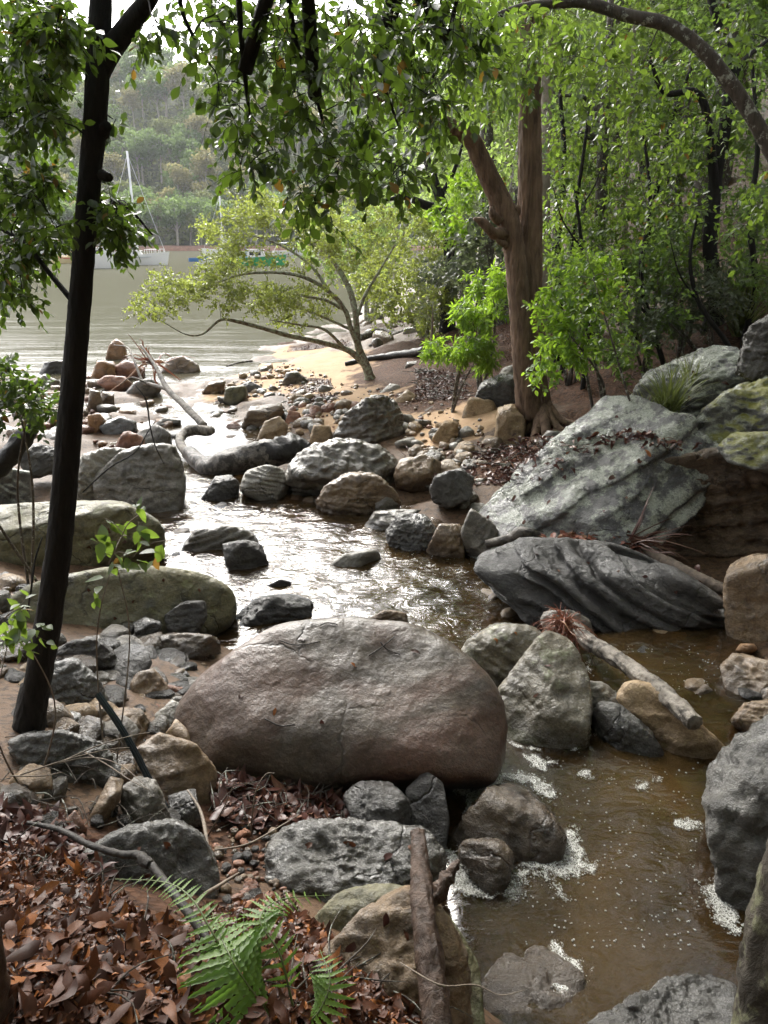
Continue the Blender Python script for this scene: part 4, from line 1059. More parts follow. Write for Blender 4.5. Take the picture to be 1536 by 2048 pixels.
# branches and logs on the beach
wood('black_branch', 'black charred branch lying on the sand behind the mangrove foot', 'branch', lay([(690, 732), (745, 722), (800, 716), (850, 711)], .05, .10), B_BLACK, 30, 10, .25, 18, world=True)
wood('beach_log', 'crooked grey log behind the mangrove on the beach', 'log', [(*D(720, 676, 20)[:3], .10), (*D(760, 664, 20.5)[:3], .13), (*D(800, 676, 20)[:3], .14), (*D(840, 690, 19)[:3], .10)], B_GREY, 30, 10, .2, 19, world=True)
wood('beach_branch', 'arched dead branch crossing the crooked grey log on the beach', 'branch', [(*D(740, 694, 19)[:3], .06), (*D(762, 680, 19.5)[:3], .08), (*D(790, 672, 20)[:3], .1), (*D(815, 660, 20)[:3], .07)], B_GREY, 30, 9, .2, 20, world=True)
wood('dead_stick', 'thin dead stick on the sand spit edge', 'stick', lay([(455, 748), (480, 738), (505, 730)], .03, .03), B_GREY, 16, 7, .1, 21, world=True)
# sticks in the foreground
wood('twig', 'pale forked twig rising from the litter right of the hose', 'twig', zrows([(375, 1580, .80, .003), (400, 1620, .80, .006), (412, 1670, .80, .007), (418, 1740, .80, .005)]), B_TWIG, 24, 7, .1, 22, world=True)
wood('twig', 'brown stick curving from the gravel hollow towards the fern', 'twig', zrows([(475, 1748, .82, .004), (440, 1770, .84, .006), (400, 1798, .9, .007), (385, 1840, .98, .005)]), B_TWIG, 24, 7, .1, 23, world=True)
wood('twig', 'thin upright twig in the leaf hollow below the huge boulder', 'twig', stem([(500, 1660), (510, 1590), (530, 1550), (550, 1546)], .003, .0012), B_TWIG, 20, 5, .1, 24, world=True)
wood('twig', 'second thin twig in the leaf hollow slanting left', 'twig', stem([(415, 1660), (450, 1610), (470, 1560)], .004, .0015), B_TWIG, 20, 5, .1, 25, world=True)
wood('twig', 'long fine twig lying over the gravel hollow to the wet slab', 'twig', zrows([(430, 1700, .74, .003), (490, 1690, .76, .0035), (540, 1665, .74, .003), (600, 1628, .74, .0015)]), B_TWIG, 24, 5, .1, 26, world=True)
wood('twig', 'thin brown twig hanging over the mossy rock at the pool', 'twig', zrows([(800, 1925, 1.02, .0018), (880, 1970, 1.05, .0025), (950, 1970, 1.0, .002), (1000, 1990, .98, .0016), (1050, 1980, .98, .0008)]), B_TWIG, 30, 5, .1, 27, world=True)
wood('twig', 'red brown stick against the small pale flat topped rock', 'twig', [(1150, 1395, 3.95, .008), (1170, 1430, 3.85, .009), (1190, 1468, 3.75, .006)], B_ROT, 16, 6, .15, 28)
wood('twig', 'bent dark stick on the great slab beside the litter', 'twig', [(1140, 975, 6.3, .008), (1150, 930, 6.5, .011), (1180, 900, 6.7, .012), (1225, 870, 6.9, .006)], B_GREY, 22, 7, .2, 29)
# pale twigs over the long flat rock at left
for k, L in enumerate([[(40, 1550), (130, 1520), (210, 1500), (260, 1495)], [(100, 1530), (180, 1515), (240, 1530), (290, 1570)], [(130, 1520), (200, 1490), (270, 1470), (300, 1465)], [(20, 1552), (80, 1552), (125, 1545)], [(170, 1505), (215, 1530), (260, 1560), (300, 1580)]]):
    wood('twig', ['long pale twig over the long flat wet rock', 'drooping pale twig beside the hose', 'pale twig reaching behind the hose', 'short straw coloured twig at the left edge', 'thin curved twig under the hose'][k], 'twig', zrows([(x, y, 1.0 + .01 * j, .0030 - .0006 * j) for j, (x, y) in enumerate(L)]), B_TWIG, 24, 5, .1, 30 + k, world=True)
# tree edges in the two lower corners
wood('speckled_trunk', 'rough speckled tree trunk at the bottom right corner', 'tree', [(*D(1532, 2300, 1.05)[:3], .085), (*D(1534, 2048, 1.18)[:3], .070), (*D(1552, 1900, 1.22)[:3], .066), (*D(1584, 1760, 1.25)[:3], .064), (*D(1622, 1640, 1.27)[:3], .062), (*D(1720, 1350, 1.3)[:3], .06), (*D(1930, 700, 1.35)[:3], .055), (*D(2300, -300, 1.4)[:3], .05)], B_SPECK, 130, 40, .12, 41, world=True, freq=12)
wood('leaning_tree', 'dark trunk edge at the bottom left corner in front of the litter', 'tree', [(*D(0, 2250, 1.0)[:3], .06), (*D(-22, 2048, 1.1)[:3], .05), (*D(-62, 1840, 1.12)[:3], .048), (*D(-140, 1500, 1.15)[:3], .045), (*D(-300, 600, 1.2)[:3], .04)], B_ROT, 60, 24, .16, 42, world=True, freq=12)
# ------------------------------------------------------------------ leaves
def leaf_tpl(width=.45, fold=.18, curl=.12, shape='ovate', n=4):
    """midrib along +Y from 0 to 1, face up +Z"""
    prof = {'ovate': lambda t: math.sin(math.pi * t ** .8) ** .8 * (1 - .25 * t), 'lance': lambda t: math.sin(math.pi * t ** .9), 'obovate': lambda t: math.sin(math.pi * t ** 1.3) ** .9}[shape]
    mid = [(0, t, -curl * t * t) for t in np.linspace(0, 1, n + 1)]
    L, Rr = [], []
    for t in np.linspace(0, 1, n + 1)[1:-1]:
        w = width / 2 * prof(t)
        L.append((-w, t, -curl * t * t + fold * w))
        Rr.append((w, t, -curl * t * t + fold * w))
    v = mid + L + Rr
    m = n + 1
    q, tr = [], []
    for side, base, rev in ((0, m, False), (1, m + n - 1, True)):
        tr.append((0, 1, base) if not rev else (0, base, 1))
        for k in range(n - 2):
            qq = (k + 1, k + 2, base + k + 1, base + k)
            q.append(qq if not rev else qq[::-1])
        tt = (n - 1, n, base + n - 2)
        tr.append(tt if not rev else tt[::-1])
    return np.array(v, float), np.array(q, int).reshape(-1, 4), np.array(tr, int)

def diamond_tpl(width=.45, fold=.2):
    w = width / 2
    v = np.array([(0, 0, 0), (-w * .88, .3, fold * w), (-w * .86, .65, fold * w), (0, 1, -.08), (w * .86, .65, fold * w), (w * .88, .3, fold * w)], float)
    return v, np.array([(0, 3, 2, 1), (0, 5, 4, 3)]), np.zeros((0, 3), int)

def place_leaves(mb, tpl, P, A, Nn, S):
    """P base points, A axis along the blade, Nn rough face normal, S lengths"""
    v, q, t = tpl
    A = unit(A)
    X = unit(np.cross(A, Nn))
    Z = np.cross(X, A)
    V = P[:, None] + S[:, None, None] * (v[None, :, :1] * X[:, None] + v[None, :, 1:2] * A[:, None] + v[None, :, 2:] * Z[:, None])
    k = len(v)
    off = (np.arange(len(P)) * k)[:, None, None]
    mb.add(V.reshape(-1, 3), (q[None] + off).reshape(-1, 4) if len(q) else None, (t[None] + off).reshape(-1, 3) if len(t) else None)

def leaf_matrix(p, a, nn, s):
    a = unit(a); x = unit(np.cross(a, nn)); z = np.cross(x, a)
    M = Matrix(((x[0] * s, a[0] * s, z[0] * s, p[0]), (x[1] * s, a[1] * s, z[1] * s, p[1]), (x[2] * s, a[2] * s, z[2] * s, p[2]), (0, 0, 0, 1)))
    return M

class Plant:
    """limbs that grow from a trunk to a set of points, twigs with leaves round each point"""
    def __init__(self, seed):
        self.rng = np.random.RandomState(seed)
        self.nodes = np.zeros((0, 4))
        self.mb = MB()
        self.L = []
    def trunk(self, rows, n=30, sides=12, rough=.12, freq=5, stretch=4, mb=None, seed=1, start=0.0):
        P = smooth_path(np.array(rows, float), n)
        tube(mb or self.mb, P[:, :3], P[:, 3], sides, rough, freq, stretch, seed)
        self.nodes = np.vstack([self.nodes, P[int(n * start):]])
        return P
    def limbs(self, targets, wob=.12, rmax=.05, rtip=.004, taper=.018, sides=6, up=.25, bias=None, n=9):
        T = np.array(targets, float)
        if not len(T): return
        dist = np.array([np.linalg.norm(self.nodes[:, :3] - t, axis=1).min() for t in T])
        for k in np.argsort(dist):
            t = T[k]
            d = np.linalg.norm(self.nodes[:, :3] - t, axis=1)
            if bias is not None: d = d + bias * np.maximum(0, self.nodes[:, 2] - t[2])
            j = int(np.argmin(d))
            a = self.nodes[j, :3]
            Ln = np.linalg.norm(t - a)
            if Ln < .03: continue
            r0 = min(self.nodes[j, 3] * .75, rmax, rtip + taper * Ln)
            s = np.linspace(0, 1, n)[:, None]
            c1 = a + (t - a) * .35 + np.array([0, 0, up * Ln])
            P = (1 - s) ** 2 * a + 2 * s * (1 - s) * c1 + s ** 2 * t
            w = np.cumsum(self.rng.normal(size=(n, 3)), 0) * wob * Ln / n
            P = P + w * np.minimum(s * 3, 1) * (1 - s) ** .5
            rad = r0 + (rtip - r0) * s[:, 0] ** .8
            tube(self.mb, P, rad, sides, .08, 4, 4, k, caps=False)
            self.nodes = np.vstack([self.nodes, np.hstack([P[1:], rad[1:, None]])])
    def sprays(self, C, twigs=4, length=.3, leaves=9, size=.06, svar=.3, down=.4, spread=1.0, outward=None, flat=.0, ang=.8, tr=.0016, face=None):
        """twigs from every point of C with alternate leaves; stores the leaves in self.L"""
        rng = self.rng
        C = np.asarray(C, float)
        nT = len(C) * twigs
        P0 = np.repeat(C, twigs, 0)
        dirs = rng.normal(size=(nT, 3)) * spread
        dirs[:, 2] = dirs[:, 2] * (1 - flat) - down * .8
        if outward is not None:
            dirs += np.repeat(outward, twigs, 0)
        dirs = unit(dirs)
        ln = length * rng.uniform(.6, 1.25, nT)
        P0 = P0 + rng.normal(size=(nT, 3)) * length * .12
        # twigs: thin three sided cones
        X = unit(np.cross(dirs, rng.normal(size=(nT, 3))))
        Y = np.cross(dirs, X)
        sag = np.array([0, 0, -1.0]) * (down * .35 * ln)[:, None]
        tips = P0 + dirs * ln[:, None] + sag
        ring = np.stack([X * tr, (-.5 * X + .87 * Y) * tr, (-.5 * X - .87 * Y) * tr], 1)
        mid = P0 + dirs * ln[:, None] * .5 + sag * .25
        V = np.concatenate([P0[:, None] + ring, mid[:, None] + ring * .8, tips[:, None] + ring * .3], 1)
        o = (np.arange(nT) * 9)[:, None, None]
        qs = np.array([[k, (k + 1) % 3, (k + 1) % 3 + 3, k + 3] for k in range(3)] + [[k + 3, (k + 1) % 3 + 3, (k + 1) % 3 + 6, k + 6] for k in range(3)])
        self.mb.add(V.reshape(-1, 3), (qs[None] + o).reshape(-1, 4))
        u = (np.arange(leaves) + rng.uniform(.2, .8, (nT, leaves))) / leaves
        u = .12 + .9 * u
        pos = P0[:, None] + dirs[:, None] * (ln[:, None] * u)[..., None] + sag[:, None] * (u ** 2)[..., None]
        sd = np.where(np.arange(leaves) % 2, 1.0, -1.0)[None, :, None] * X[:, None] + rng.normal(size=(nT, leaves, 3)) * .45
        ax = dirs[:, None] * (.55 + .9 * (u > .95))[..., None] + ang * sd + np.array([0, 0, -down])
        nn = rng.normal(size=(nT, leaves, 3)) * .55 + np.array([0, 0, 1.0]) + .3 * Y[:, None]
        if face is not None: nn = nn + np.asarray(face)
        S = size * (1 + svar * rng.uniform(-1, 1, (nT, leaves))) * (1 - .25 * u)
        self.L.append((pos.reshape(-1, 3), ax.reshape(-1, 3), nn.reshape(-1, 3), S.ravel()))
    def finish(self, name, label, cat, base, bark, leafmat, tpl, group=None, single=0, tpl_far=None, wood_name='branches', trunk_mb=None, trunk_mat=None, leaf_label=None, kinds=None):
        root = empty(name, tuple(base))
        tag(root, label, cat, group)
        if trunk_mb is not None and trunk_mb.n:
            trunk_mb.build('trunk', trunk_mat or bark, root, True, tuple(base))
        if self.mb.n:
            self.mb.build(wood_name, bark, root, True, tuple(base))
        if not self.L: return root
        P = np.concatenate([l[0] for l in self.L]); A = np.concatenate([l[1] for l in self.L]); Nn = np.concatenate([l[2] for l in self.L]); S = np.concatenate([l[3] for l in self.L])
        rest = np.ones(len(P), bool)
        if single:
            # the leaves that show largest from where the photograph was taken become parts of their own
            q = P - CAM
            dep = q @ FWD
            px = 768 + FPX * q[:, 0] / np.maximum(dep, .1)
            py = 1024 - FPX * (q @ UPV) / np.maximum(dep, .1)
            vis = (dep > .3) & (px > 5) & (px < 1531) & (py > 5) & (py < 2043)
            face = np.abs((unit(np.cross(A, np.cross(A, Nn))) * unit(q)).sum(1))
            show = np.where(vis, S / np.maximum(dep, .1) * (.3 + face), 0)
            idx = np.argsort(-show)[:single]
            idx = idx[show[idx] > 0]
            mb1 = MB(); mb1.add(*tpl)
            lm = mb1.mesh('leaf', leafmat)
            bl = Matrix.Translation(-Vector(base))
            for i in idx:
                o = bpy.data.objects.new('leaf', lm)
                COL.objects.link(o)
                o.parent = root
                o.matrix_basis = bl @ leaf_matrix(P[i], A[i], Nn[i], S[i])
            rest[idx] = False
        if rest.any():
            mb = MB()
            place_leaves(mb, tpl_far or tpl, P[rest], A[rest], Nn[rest], S[rest])
            o = mb.build('foliage', leafmat, root, True, tuple(base))
            o['kind'] = 'stuff'
        return root

def ell(rng, E):
    """points in ellipses of the photograph at distances d0..d1: rows (px, py, rx, ry, d0, d1, n)"""
    out = []
    for px, py, rx, ry, d0, d1, n in E:
        for _ in range(n):
            a, r = rng.uniform(0, 6.283), math.sqrt(rng.uniform(0, 1))
            out.append(D(px + rx * r * math.cos(a), py + ry * r * math.sin(a), rng.uniform(d0, d1)))
    return np.array(out)

T_OV = leaf_tpl(.60, .22, .15, 'ovate')
T_LA = leaf_tpl(.26, .2, .15, 'lance')
T_OB = leaf_tpl(.66, .2, .12, 'obovate', 5)
T_D = diamond_tpl(.58)
T_DL = diamond_tpl(.28)
LF_DARK = mat_leaf('dark_glossy', (0.018, 0.036, 0.009), (0.042, 0.075, 0.016), (0.15, 0.25, 0.025), .40, .3, hue=(0.22, 0.13, 0.02))
LF_MID = mat_leaf('mid_green', (0.028, 0.06, 0.012), (0.06, 0.11, 0.02), (0.27, 0.41, 0.05), .48, .32, hue=(0.25, 0.14, 0.03))
LF_SCRUB = mat_leaf('scrub', (0.030, 0.052, 0.018), (0.060, 0.092, 0.026), (0.28, 0.44, 0.08), .5, .32)
LF_BRIGHT = mat_leaf('bright_green', (0.06, 0.12, 0.015), (0.10, 0.18, 0.02), (0.42, 0.66, 0.05), .5, .4)
LF_MANG = mat_leaf('mangrove', (0.065, 0.085, 0.022), (0.11, 0.125, 0.03), (0.42, 0.50, 0.09), .5, .4)
LF_HAZE = mat_leaf('pale_green', (0.07, 0.115, 0.03), (0.11, 0.165, 0.045), (0.44, 0.60, 0.15), .55, .5)
LF_GREY = mat_leaf('grey_green', (0.050, 0.065, 0.040), (0.085, 0.10, 0.058), (0.16, 0.20, 0.09), .4, .5)
# ------------------------------------------------------------------ dark tree at the left, almost black against the bay
rng = np.random.RandomState(5)
p = Plant(51)
tm = MB()
bt = hit(62, 1435)
rows = [(50, 1500, 2.72, .10), (60, 1440, 2.72, .084), (74, 1370, 2.72, .072), (97, 1240, 2.72, .068), (118, 1090, 2.74, .064), (135, 900, 2.76, .060), (152, 700, 2.8, .054), (168, 500, 2.84, .050), (182, 330, 2.88, .050), (190, 250, 2.9, .0525), (197, 100, 2.92, .050), (204, -60, 2.95, .046), (215, -400, 3.0, .042), (225, -1000, 3.1, .03)]
rows = [(a, b, c, r * .76) for a, b, c, r in rows]
p.trunk(pix_path(rows), 220, 40, .07, 14, 6, tm, 3, start=.55)
for k, (ax, ay) in enumerate([(20, 1475), (100, 1462), (60, 1500), (130, 1445)]):
    e = hit(ax, ay)
    q = smooth_path(np.array([[bt[0], bt[1] + .02, bt[2] + .16, .03], [(bt[0] + e[0]) / 2, (bt[1] + e[1]) / 2, (bt[2] + e[2]) / 2 + .035, .026], [e[0], e[1], e[2] - .02, .010]]), 16); tube(tm, q[:, :3], q[:, 3], 10, .2, 8, 4, 60 + k)
fk = smooth_path(pix_path([(198, 150, 2.92, .034), (222, 100, 2.92, .036), (258, 50, 2.9, .032), (302, -10, 2.88, .028), (360, -140, 2.85, .022), (430, -420, 2.9, .012)]), 40)
tube(tm, fk[:, :3], fk[:, 3], 16, .08, 4, 5, 6); p.nodes = np.vstack([p.nodes, fk])
for (a, b, r0) in [((205, 265, 2.9), (214, 250, 2.86), .016), ((205, 350, 2.86), (220, 355, 2.84), .014)]:
    q = smooth_path(np.array([[*D(*a), r0 * 1.6], [*D(*b), r0]]), 6); tube(tm, q[:, :3], q[:, 3], 10, .2, 4, 2, 9)
side = smooth_path(pix_path([(160, 620, 2.82, .012), (110, 560, 2.9, .010), (40, 480, 3.0, .008), (-60, 430, 3.1, .005)]), 16); tube(tm, side[:, :3], side[:, 3], 6); p.nodes = np.vstack([p.nodes, side])
side = smooth_path(pix_path([(172, 420, 2.86, .011), (215, 400, 2.95, .009), (260, 420, 3.05, .006), (305, 470, 3.1, .003)]), 16); tube(tm, side[:, :3], side[:, 3], 6); p.nodes = np.vstack([p.nodes, side])
C = ell(rng, [(60, 80, 90, 90, 2.5, 3.6, 48), (50, 220, 80, 60, 2.6, 3.6, 20), (300, 60, 25, 25, 2.6, 3.4, 3), (40, 370, 80, 40, 2.7, 3.6, 16), (220, 420, 30, 30, 2.7, 3.4, 8), (245, 460, 30, 20, 2.7, 3.4, 5), (40, 480, 80, 55, 2.7, 3.6, 22), (30, 570, 55, 30, 2.8, 3.6, 8), (215, 235, 12, 12, 2.8, 3.1, 1)])
p.limbs(C, rmax=.012, rtip=.0022, taper=.006, sides=5)
p.sprays(C, 5, .12, 9, .042, svar=.45, down=.5)
Cu = np.stack([rng.uniform(-3.8, -.6, 70), rng.uniform(-1.5, 2.6, 70), rng.uniform(4.4, 7.0, 70)], -1)  # crown above the view, added with oversized leaves to shade the foreground
p.limbs(Cu, rmax=.02, rtip=.003, sides=4)
p.sprays(Cu, 6, .42, 9, .14, down=.3)
p.finish('dark_tree', 'slim almost black tree trunk leaning in the left foreground with small glossy leaves', 'tree', bt, B_DARK, LF_DARK, T_OV, single=300, tpl_far=T_D, trunk_mb=tm)

# ------------------------------------------------------------------ tree behind the viewer whose branches hang into the top of the view
p = Plant(52)
tm = MB()
base = (-1.5, -1.1, 1.25)
p.trunk([(*base, .12), (-1.35, -.9, 2.6, .10), (-1.0, -.5, 4.2, .09), (-.5, .3, 5.6, .07), (-.2, 1.2, 6.4, .045)], 40, 16, .1, mb=tm, start=.6)
for rows in ([(500, -700, 2.4, .020), (540, -300, 2.7, .014), (575, -20, 2.85, .010), (600, 120, 2.95, .010), (640, 220, 3.05, .007), (660, 330, 3.1, .004)],
             [(560, -600, 2.3, .018), (480, -250, 2.6, .012), (478, 0, 2.8, .010), (490, 150, 2.9, .008), (500, 240, 2.95, .005)],
             [(760, -700, 2.5, .018), (820, -250, 2.9, .012), (800, 0, 3.1, .009), (760, 130, 3.2, .009), (800, 260, 3.3, .005)],
             [(900, -600, 2.9, .016), (930, -150, 3.3, .011), (900, 60, 3.5, .009), (860, 170, 3.6, .005)],
             [(500, -500, 2.6, .014), (390, -200, 2.9, .009), (360, 0, 3.0, .008), (420, 130, 3.1, .005)]):
    q = np.vstack([p.nodes[-8], pix_path(rows)]); q[0, 3] = .025
    q = smooth_path(q, 34); tube(p.mb, q[:, :3], q[:, 3], 8, .12, 4, 4, 3); 
    p.nodes = np.vstack([p.nodes, q[6:]])
C = ell(rng, [(470, 35, 80, 45, 2.7, 3.6, 11), (570, 80, 90, 70, 2.6, 3.6, 13), (700, 65, 120, 75, 2.7, 3.8, 17), (850, 60, 110, 80, 2.9, 4.0, 18), (470, 190, 50, 30, 2.7, 3.6, 5), (530, 240, 60, 50, 2.7, 3.6, 7), (640, 220, 70, 60, 2.7, 3.6, 8), (800, 220, 100, 60, 2.9, 3.8, 12), (540, 325, 60, 30, 2.7, 3.4, 5), (600, 375, 40, 25, 2.8, 3.3, 3), (720, 330, 90, 50, 2.8, 3.4, 8), (800, 350, 50, 30, 2.8, 3.3, 3), (650, 410, 40, 15, 2.8, 3.3, 2), (860, 170, 40, 30, 3.0, 4.0, 4), (930, 80, 50, 60, 3.0, 4.0, 7)])
p.limbs(C, rmax=.010, rtip=.002, taper=.006, sides=5, wob=.22)
p.sprays(C, 5, .17, 7, .047, svar=.5, down=.5, ang=.8)
Cu = np.stack([rng.uniform(-2.6, 3.0, 150), rng.uniform(-3.5, 1.0, 150), rng.uniform(4.3, 7.2, 150)], -1)  # unseen canopy over the viewer, put in dense to block sky light
p.limbs(Cu, rmax=.02, rtip=.003, sides=4)
p.sprays(Cu, 6, .42, 10, .15, down=.3)
p.finish('overhanging_tree', 'leafy branches with round tipped leaves hanging from the top centre of the view', 'tree', base, B_DARK, LF_DARK, T_OB, single=300, tpl_far=T_D, trunk_mb=tm)

# ------------------------------------------------------------------ tree that arches in from the right
p = Plant(53)
tm = MB()
rows = [(1700, 900, 4.9, .085), (1640, 620, 5.0, .075), (1570, 370, 5.1, .066), (1525, 270, 5.15, .062), (1470, 180, 5.2, .060), (1400, 95, 5.25, .058), (1330, 48, 5.3, .054), (1250, 30, 5.35, .05), (1170, 5, 5.4, .046), (1095, 8, 5.45, .04), (1030, 18, 5.5, .03), (960, 45, 5.5, .018), (880, 70, 5.5, .012), (800, 60, 5.5, .007)]
P0 = pix_path(rows); P0[:, 3] *= .72
bz = Hs(P0[0, 0] + .15, P0[0, 1])
P0 = np.vstack([[P0[0, 0] + .15, P0[0, 1], bz, .075], P0])
p.trunk(P0, 150, 20, .12, 4, 5, tm, 4, start=.35)
C = ell(rng, [(1040, 70, 110, 60, 4.6, 6.4, 20), (1180, 130, 80, 70, 4.8, 6.5, 14), (1000, 110, 80, 50, 4.6, 6.2, 8), (1270, 180, 100, 90, 5, 7, 9), (1390, 230, 90, 80, 5, 7, 6), (1490, 70, 60, 70, 4.8, 6.5, 5), (1310, 360, 80, 60, 5.5, 7.5, 6), (1220, 280, 60, 50, 5.5, 7.5, 5), (945, 130, 50, 80, 4.6, 6, 12), (1500, 400, 40, 70, 5, 6.5, 4)])
p.limbs(C, rmax=.018, rtip=.0025, taper=.008, sides=5, wob=.25)
p.sprays(C, 5, .24, 9, .056, svar=.5, down=.35)
Cu = np.vstack([np.stack([rng.uniform(2.0, 5.2, 60), rng.uniform(-.5, 5.0, 60), rng.uniform(4.9, 7.6, 60)], -1), np.stack([rng.uniform(.5, 5.0, 90), rng.uniform(4.5, 9.0, 90), rng.uniform(5.6, 9.0, 90)], -1)])  # unseen crown overhead, shaped to block sky light and darken pool reflections
p.limbs(Cu, rmax=.02, rtip=.003, sides=4)
p.sprays(Cu, 6, .42, 10, .15, down=.3)
p.finish('arching_tree', 'dark limb arching in from the right edge across the top with hanging green leaves', 'tree', P0[0, :3], B_GREY, LF_MID, T_OV, single=300, tpl_far=T_D, trunk_mb=tm)

# ------------------------------------------------------------------ twin trunk tree
p = Plant(54)
tm = MB()
bt = hit(1080, 848)
y0 = bt[1]
A_ = pix_path([(1083, 880, y0, .265), (1080, 845, y0, .215), (1068, 780, y0, .195), (1062, 700, y0, .185), (1060, 600, y0, .165), (1060, 500, y0 + .05, .158), (1060, 350, y0 + .1, .15), (1060, 200, y0 + .15, .135), (1064, 0, y0 + .2, .12), (1075, -300, y0 + .3, .1), (1090, -700, y0 + .4, .06)])
B_ = pix_path([(1062, 830, y0 - .05, .20), (1047, 720, y0 - .12, .15), (1038, 600, y0 - .14, .145), (1028, 500, y0 - .14, .14), (1014, 435, y0 - .14, .145), (990, 380, y0 - .14, .135), (962, 320, y0 - .2, .118), (938, 275, y0 - .25, .105), (880, 245, y0 - .35, .095), (800, 205, y0 - .5, .085), (720, 170, y0 - .6, .075), (640, 130, y0 - .7, .06), (560, 40, y0 - .8, .04), (500, -150, y0 - .8, .02)])
A_[:, 3] *= .88; B_[:, 3] *= .84
p.trunk(A_, 260, 64, .10, 20, 6, tm, 11, start=.5)
p.trunk(B_, 240, 56, .11, 20, 6, tm, 12, start=.35)
for k, (rows) in enumerate([[(1008, 470, y0 - .2, .07), (985, 465, y0 - .35, .06), (965, 445, y0 - .4, .045), (948, 437, y0 - .45, .02)], [(1000, 445, y0 - .25, .05), (985, 430, y0 - .3, .05), (984, 412, y0 - .3, .03)], [(1012, 490, y0 - .2, .045), (998, 482, y0 - .3, .03), (992, 470, y0 - .3, .012)], [(1028, 430, y0 - .1, .06), (1034, 420, y0 - .15, .05), (1036, 410, y0 - .15, .02)]]):
    q = smooth_path(pix_path(rows), 14); tube(tm, q[:, :3], q[:, 3], 12, .3, 4, 3, 20 + k)
for k, (ax, ay) in enumerate([(1135, 868), (1040, 868), (1100, 900), (1160, 850), (1060, 895)]):
    e = hit(ax, ay)
    q = smooth_path(np.array([[bt[0], bt[1] - .05, bt[2] + .28, .075], [(bt[0] + e[0]) / 2, (bt[1] + e[1]) / 2 - .05, (bt[2] + e[2]) / 2 + .06, .055], [e[0], e[1], Hs(e[0], e[1]), .03]]), 16); tube(tm, q[:, :3], q[:, 3], 12, .25, 4, 4, 30 + k)
C = ell(rng, [(1010, 150, 60, 60, y0 - 1, y0 + 1, 12), (700, 120, 120, 60, y0 - 1.5, y0, 16), (850, 180, 80, 50, y0 - 1.2, y0 + .5, 8), (1000, 30, 200, 80, y0 - 1, y0 + 1.5, 26)])
p.limbs(C, rmax=.03, rtip=.004, taper=.01, sides=5)
p.sprays(C, 5, .4, 14, .11, down=.6, ang=.4)
Cu = np.stack([rng.uniform(-.5, 6, 100), y0 + rng.uniform(-.5, 5, 100), rng.uniform(6.0, 10, 100)], -1)
p.limbs(Cu, rmax=.05, rtip=.006, sides=4)
p.sprays(Cu, 6, .6, 12, .15, down=.3)
p.finish('twin_trunk_tree', 'stout brown fibrous barked tree with one upright and one leaning trunk', 'tree', bt, B_BROWN, LF_SCRUB, T_DL, trunk_mb=tm)

# ------------------------------------------------------------------ mangrove on the sand
p = Plant(55)
tm = MB()
bt = hit(739, 757)
y0 = bt[1]
p.trunk(pix_path([(741, 764, y0, .13), (737, 745, y0, .09), (725, 715, y0, .08), (716, 690, y0, .07), (712, 640, y0, .055), (705, 600, y0 + .2, .06), (690, 560, y0 + .4, .05), (655, 510, y0 + .7, .04), (600, 470, y0 + 1, .03), (560, 440, y0 + 1.2, .02)]), 70, 14, .12, mb=tm)
for k, rows in enumerate([[(732, 735, y0, .08), (712, 712, y0 - .05, .085), (690, 698, y0 - .1, .075), (640, 684, y0 - .3, .065), (580, 672, y0 - .6, .058), (520, 655, y0 - .9, .05), (470, 642, y0 - 1.1, .045), (440, 640, y0 - 1.2, .035), (405, 668, y0 - 1.3, .025), (370, 668, y0 - 1.4, .015), (320, 640, y0 - 1.5, .008)],
                          [(722, 705, y0 - .05, .07), (703, 660, y0 - .15, .065), (690, 620, y0 - .2, .06), (660, 585, y0 - .3, .055), (610, 555, y0 - .5, .045), (550, 545, y0 - .7, .035), (480, 550, y0 - .9, .024), (420, 570, y0 - 1, .014), (350, 580, y0 - 1.1, .008)],
                          [(690, 620, y0 - .2, .05), (650, 600, y0 - .1, .04), (600, 590, y0, .03), (560, 570, y0 + .2, .02)],
                          [(703, 660, y0 - .15, .04), (660, 640, y0 - .3, .032), (610, 620, y0 - .4, .025), (570, 610, y0 - .5, .015)],
                          [(690, 698, y0 - .1, .05), (650, 660, y0 - .5, .035), (600, 650, y0 - .8, .025), (540, 640, y0 - 1, .012)],
                          [(712, 640, y0, .05), (730, 590, y0 + .3, .04), (760, 540, y0 + .6, .03), (790, 490, y0 + .8, .02)],
                          [(660, 585, y0 - .3, .045), (620, 530, y0 - .2, .035), (560, 490, y0, .026), (500, 470, y0 + .2, .018), (450, 460, y0 + .3, .01)]]):
    q = smooth_path(pix_path(rows), 50); q[:, 3] *= .72; tube(tm, q[:, :3], q[:, 3], 10, .14, 4, 4, 40 + k); p.nodes = np.vstack([p.nodes, q[12:]])
C = ell(rng, [(310, 615, 45, 25, y0 - 2, y0 - 1, 14), (350, 575, 70, 28, y0 - 2, y0 - .6, 22), (430, 560, 70, 45, y0 - 1.6, y0, 30), (480, 600, 50, 25, y0 - 1.6, y0 - .4, 9), (520, 420, 75, 28, y0 - 1, y0 + 1.5, 30), (455, 465, 55, 30, y0 - 1, y0 + 1, 18), (480, 510, 60, 35, y0 - 1, y0 + 1, 16), (600, 450, 90, 50, y0 - 1, y0 + 1.6, 34), (590, 610, 65, 45, y0 - 1.4, y0 + .3, 38), (545, 590, 30, 30, y0 - 1.2, y0, 8), (690, 460, 100, 60, y0 - .5, y0 + 1.6, 30), (640, 520, 90, 40, y0 - 1, y0 + 1, 18), (760, 480, 70, 70, y0, y0 + 1.6, 22)])
p.limbs(C, rmax=.016, rtip=.003, taper=.008, sides=4, wob=.2)
p.sprays(C, 6, .26, 11, .066, down=.0, flat=.3)
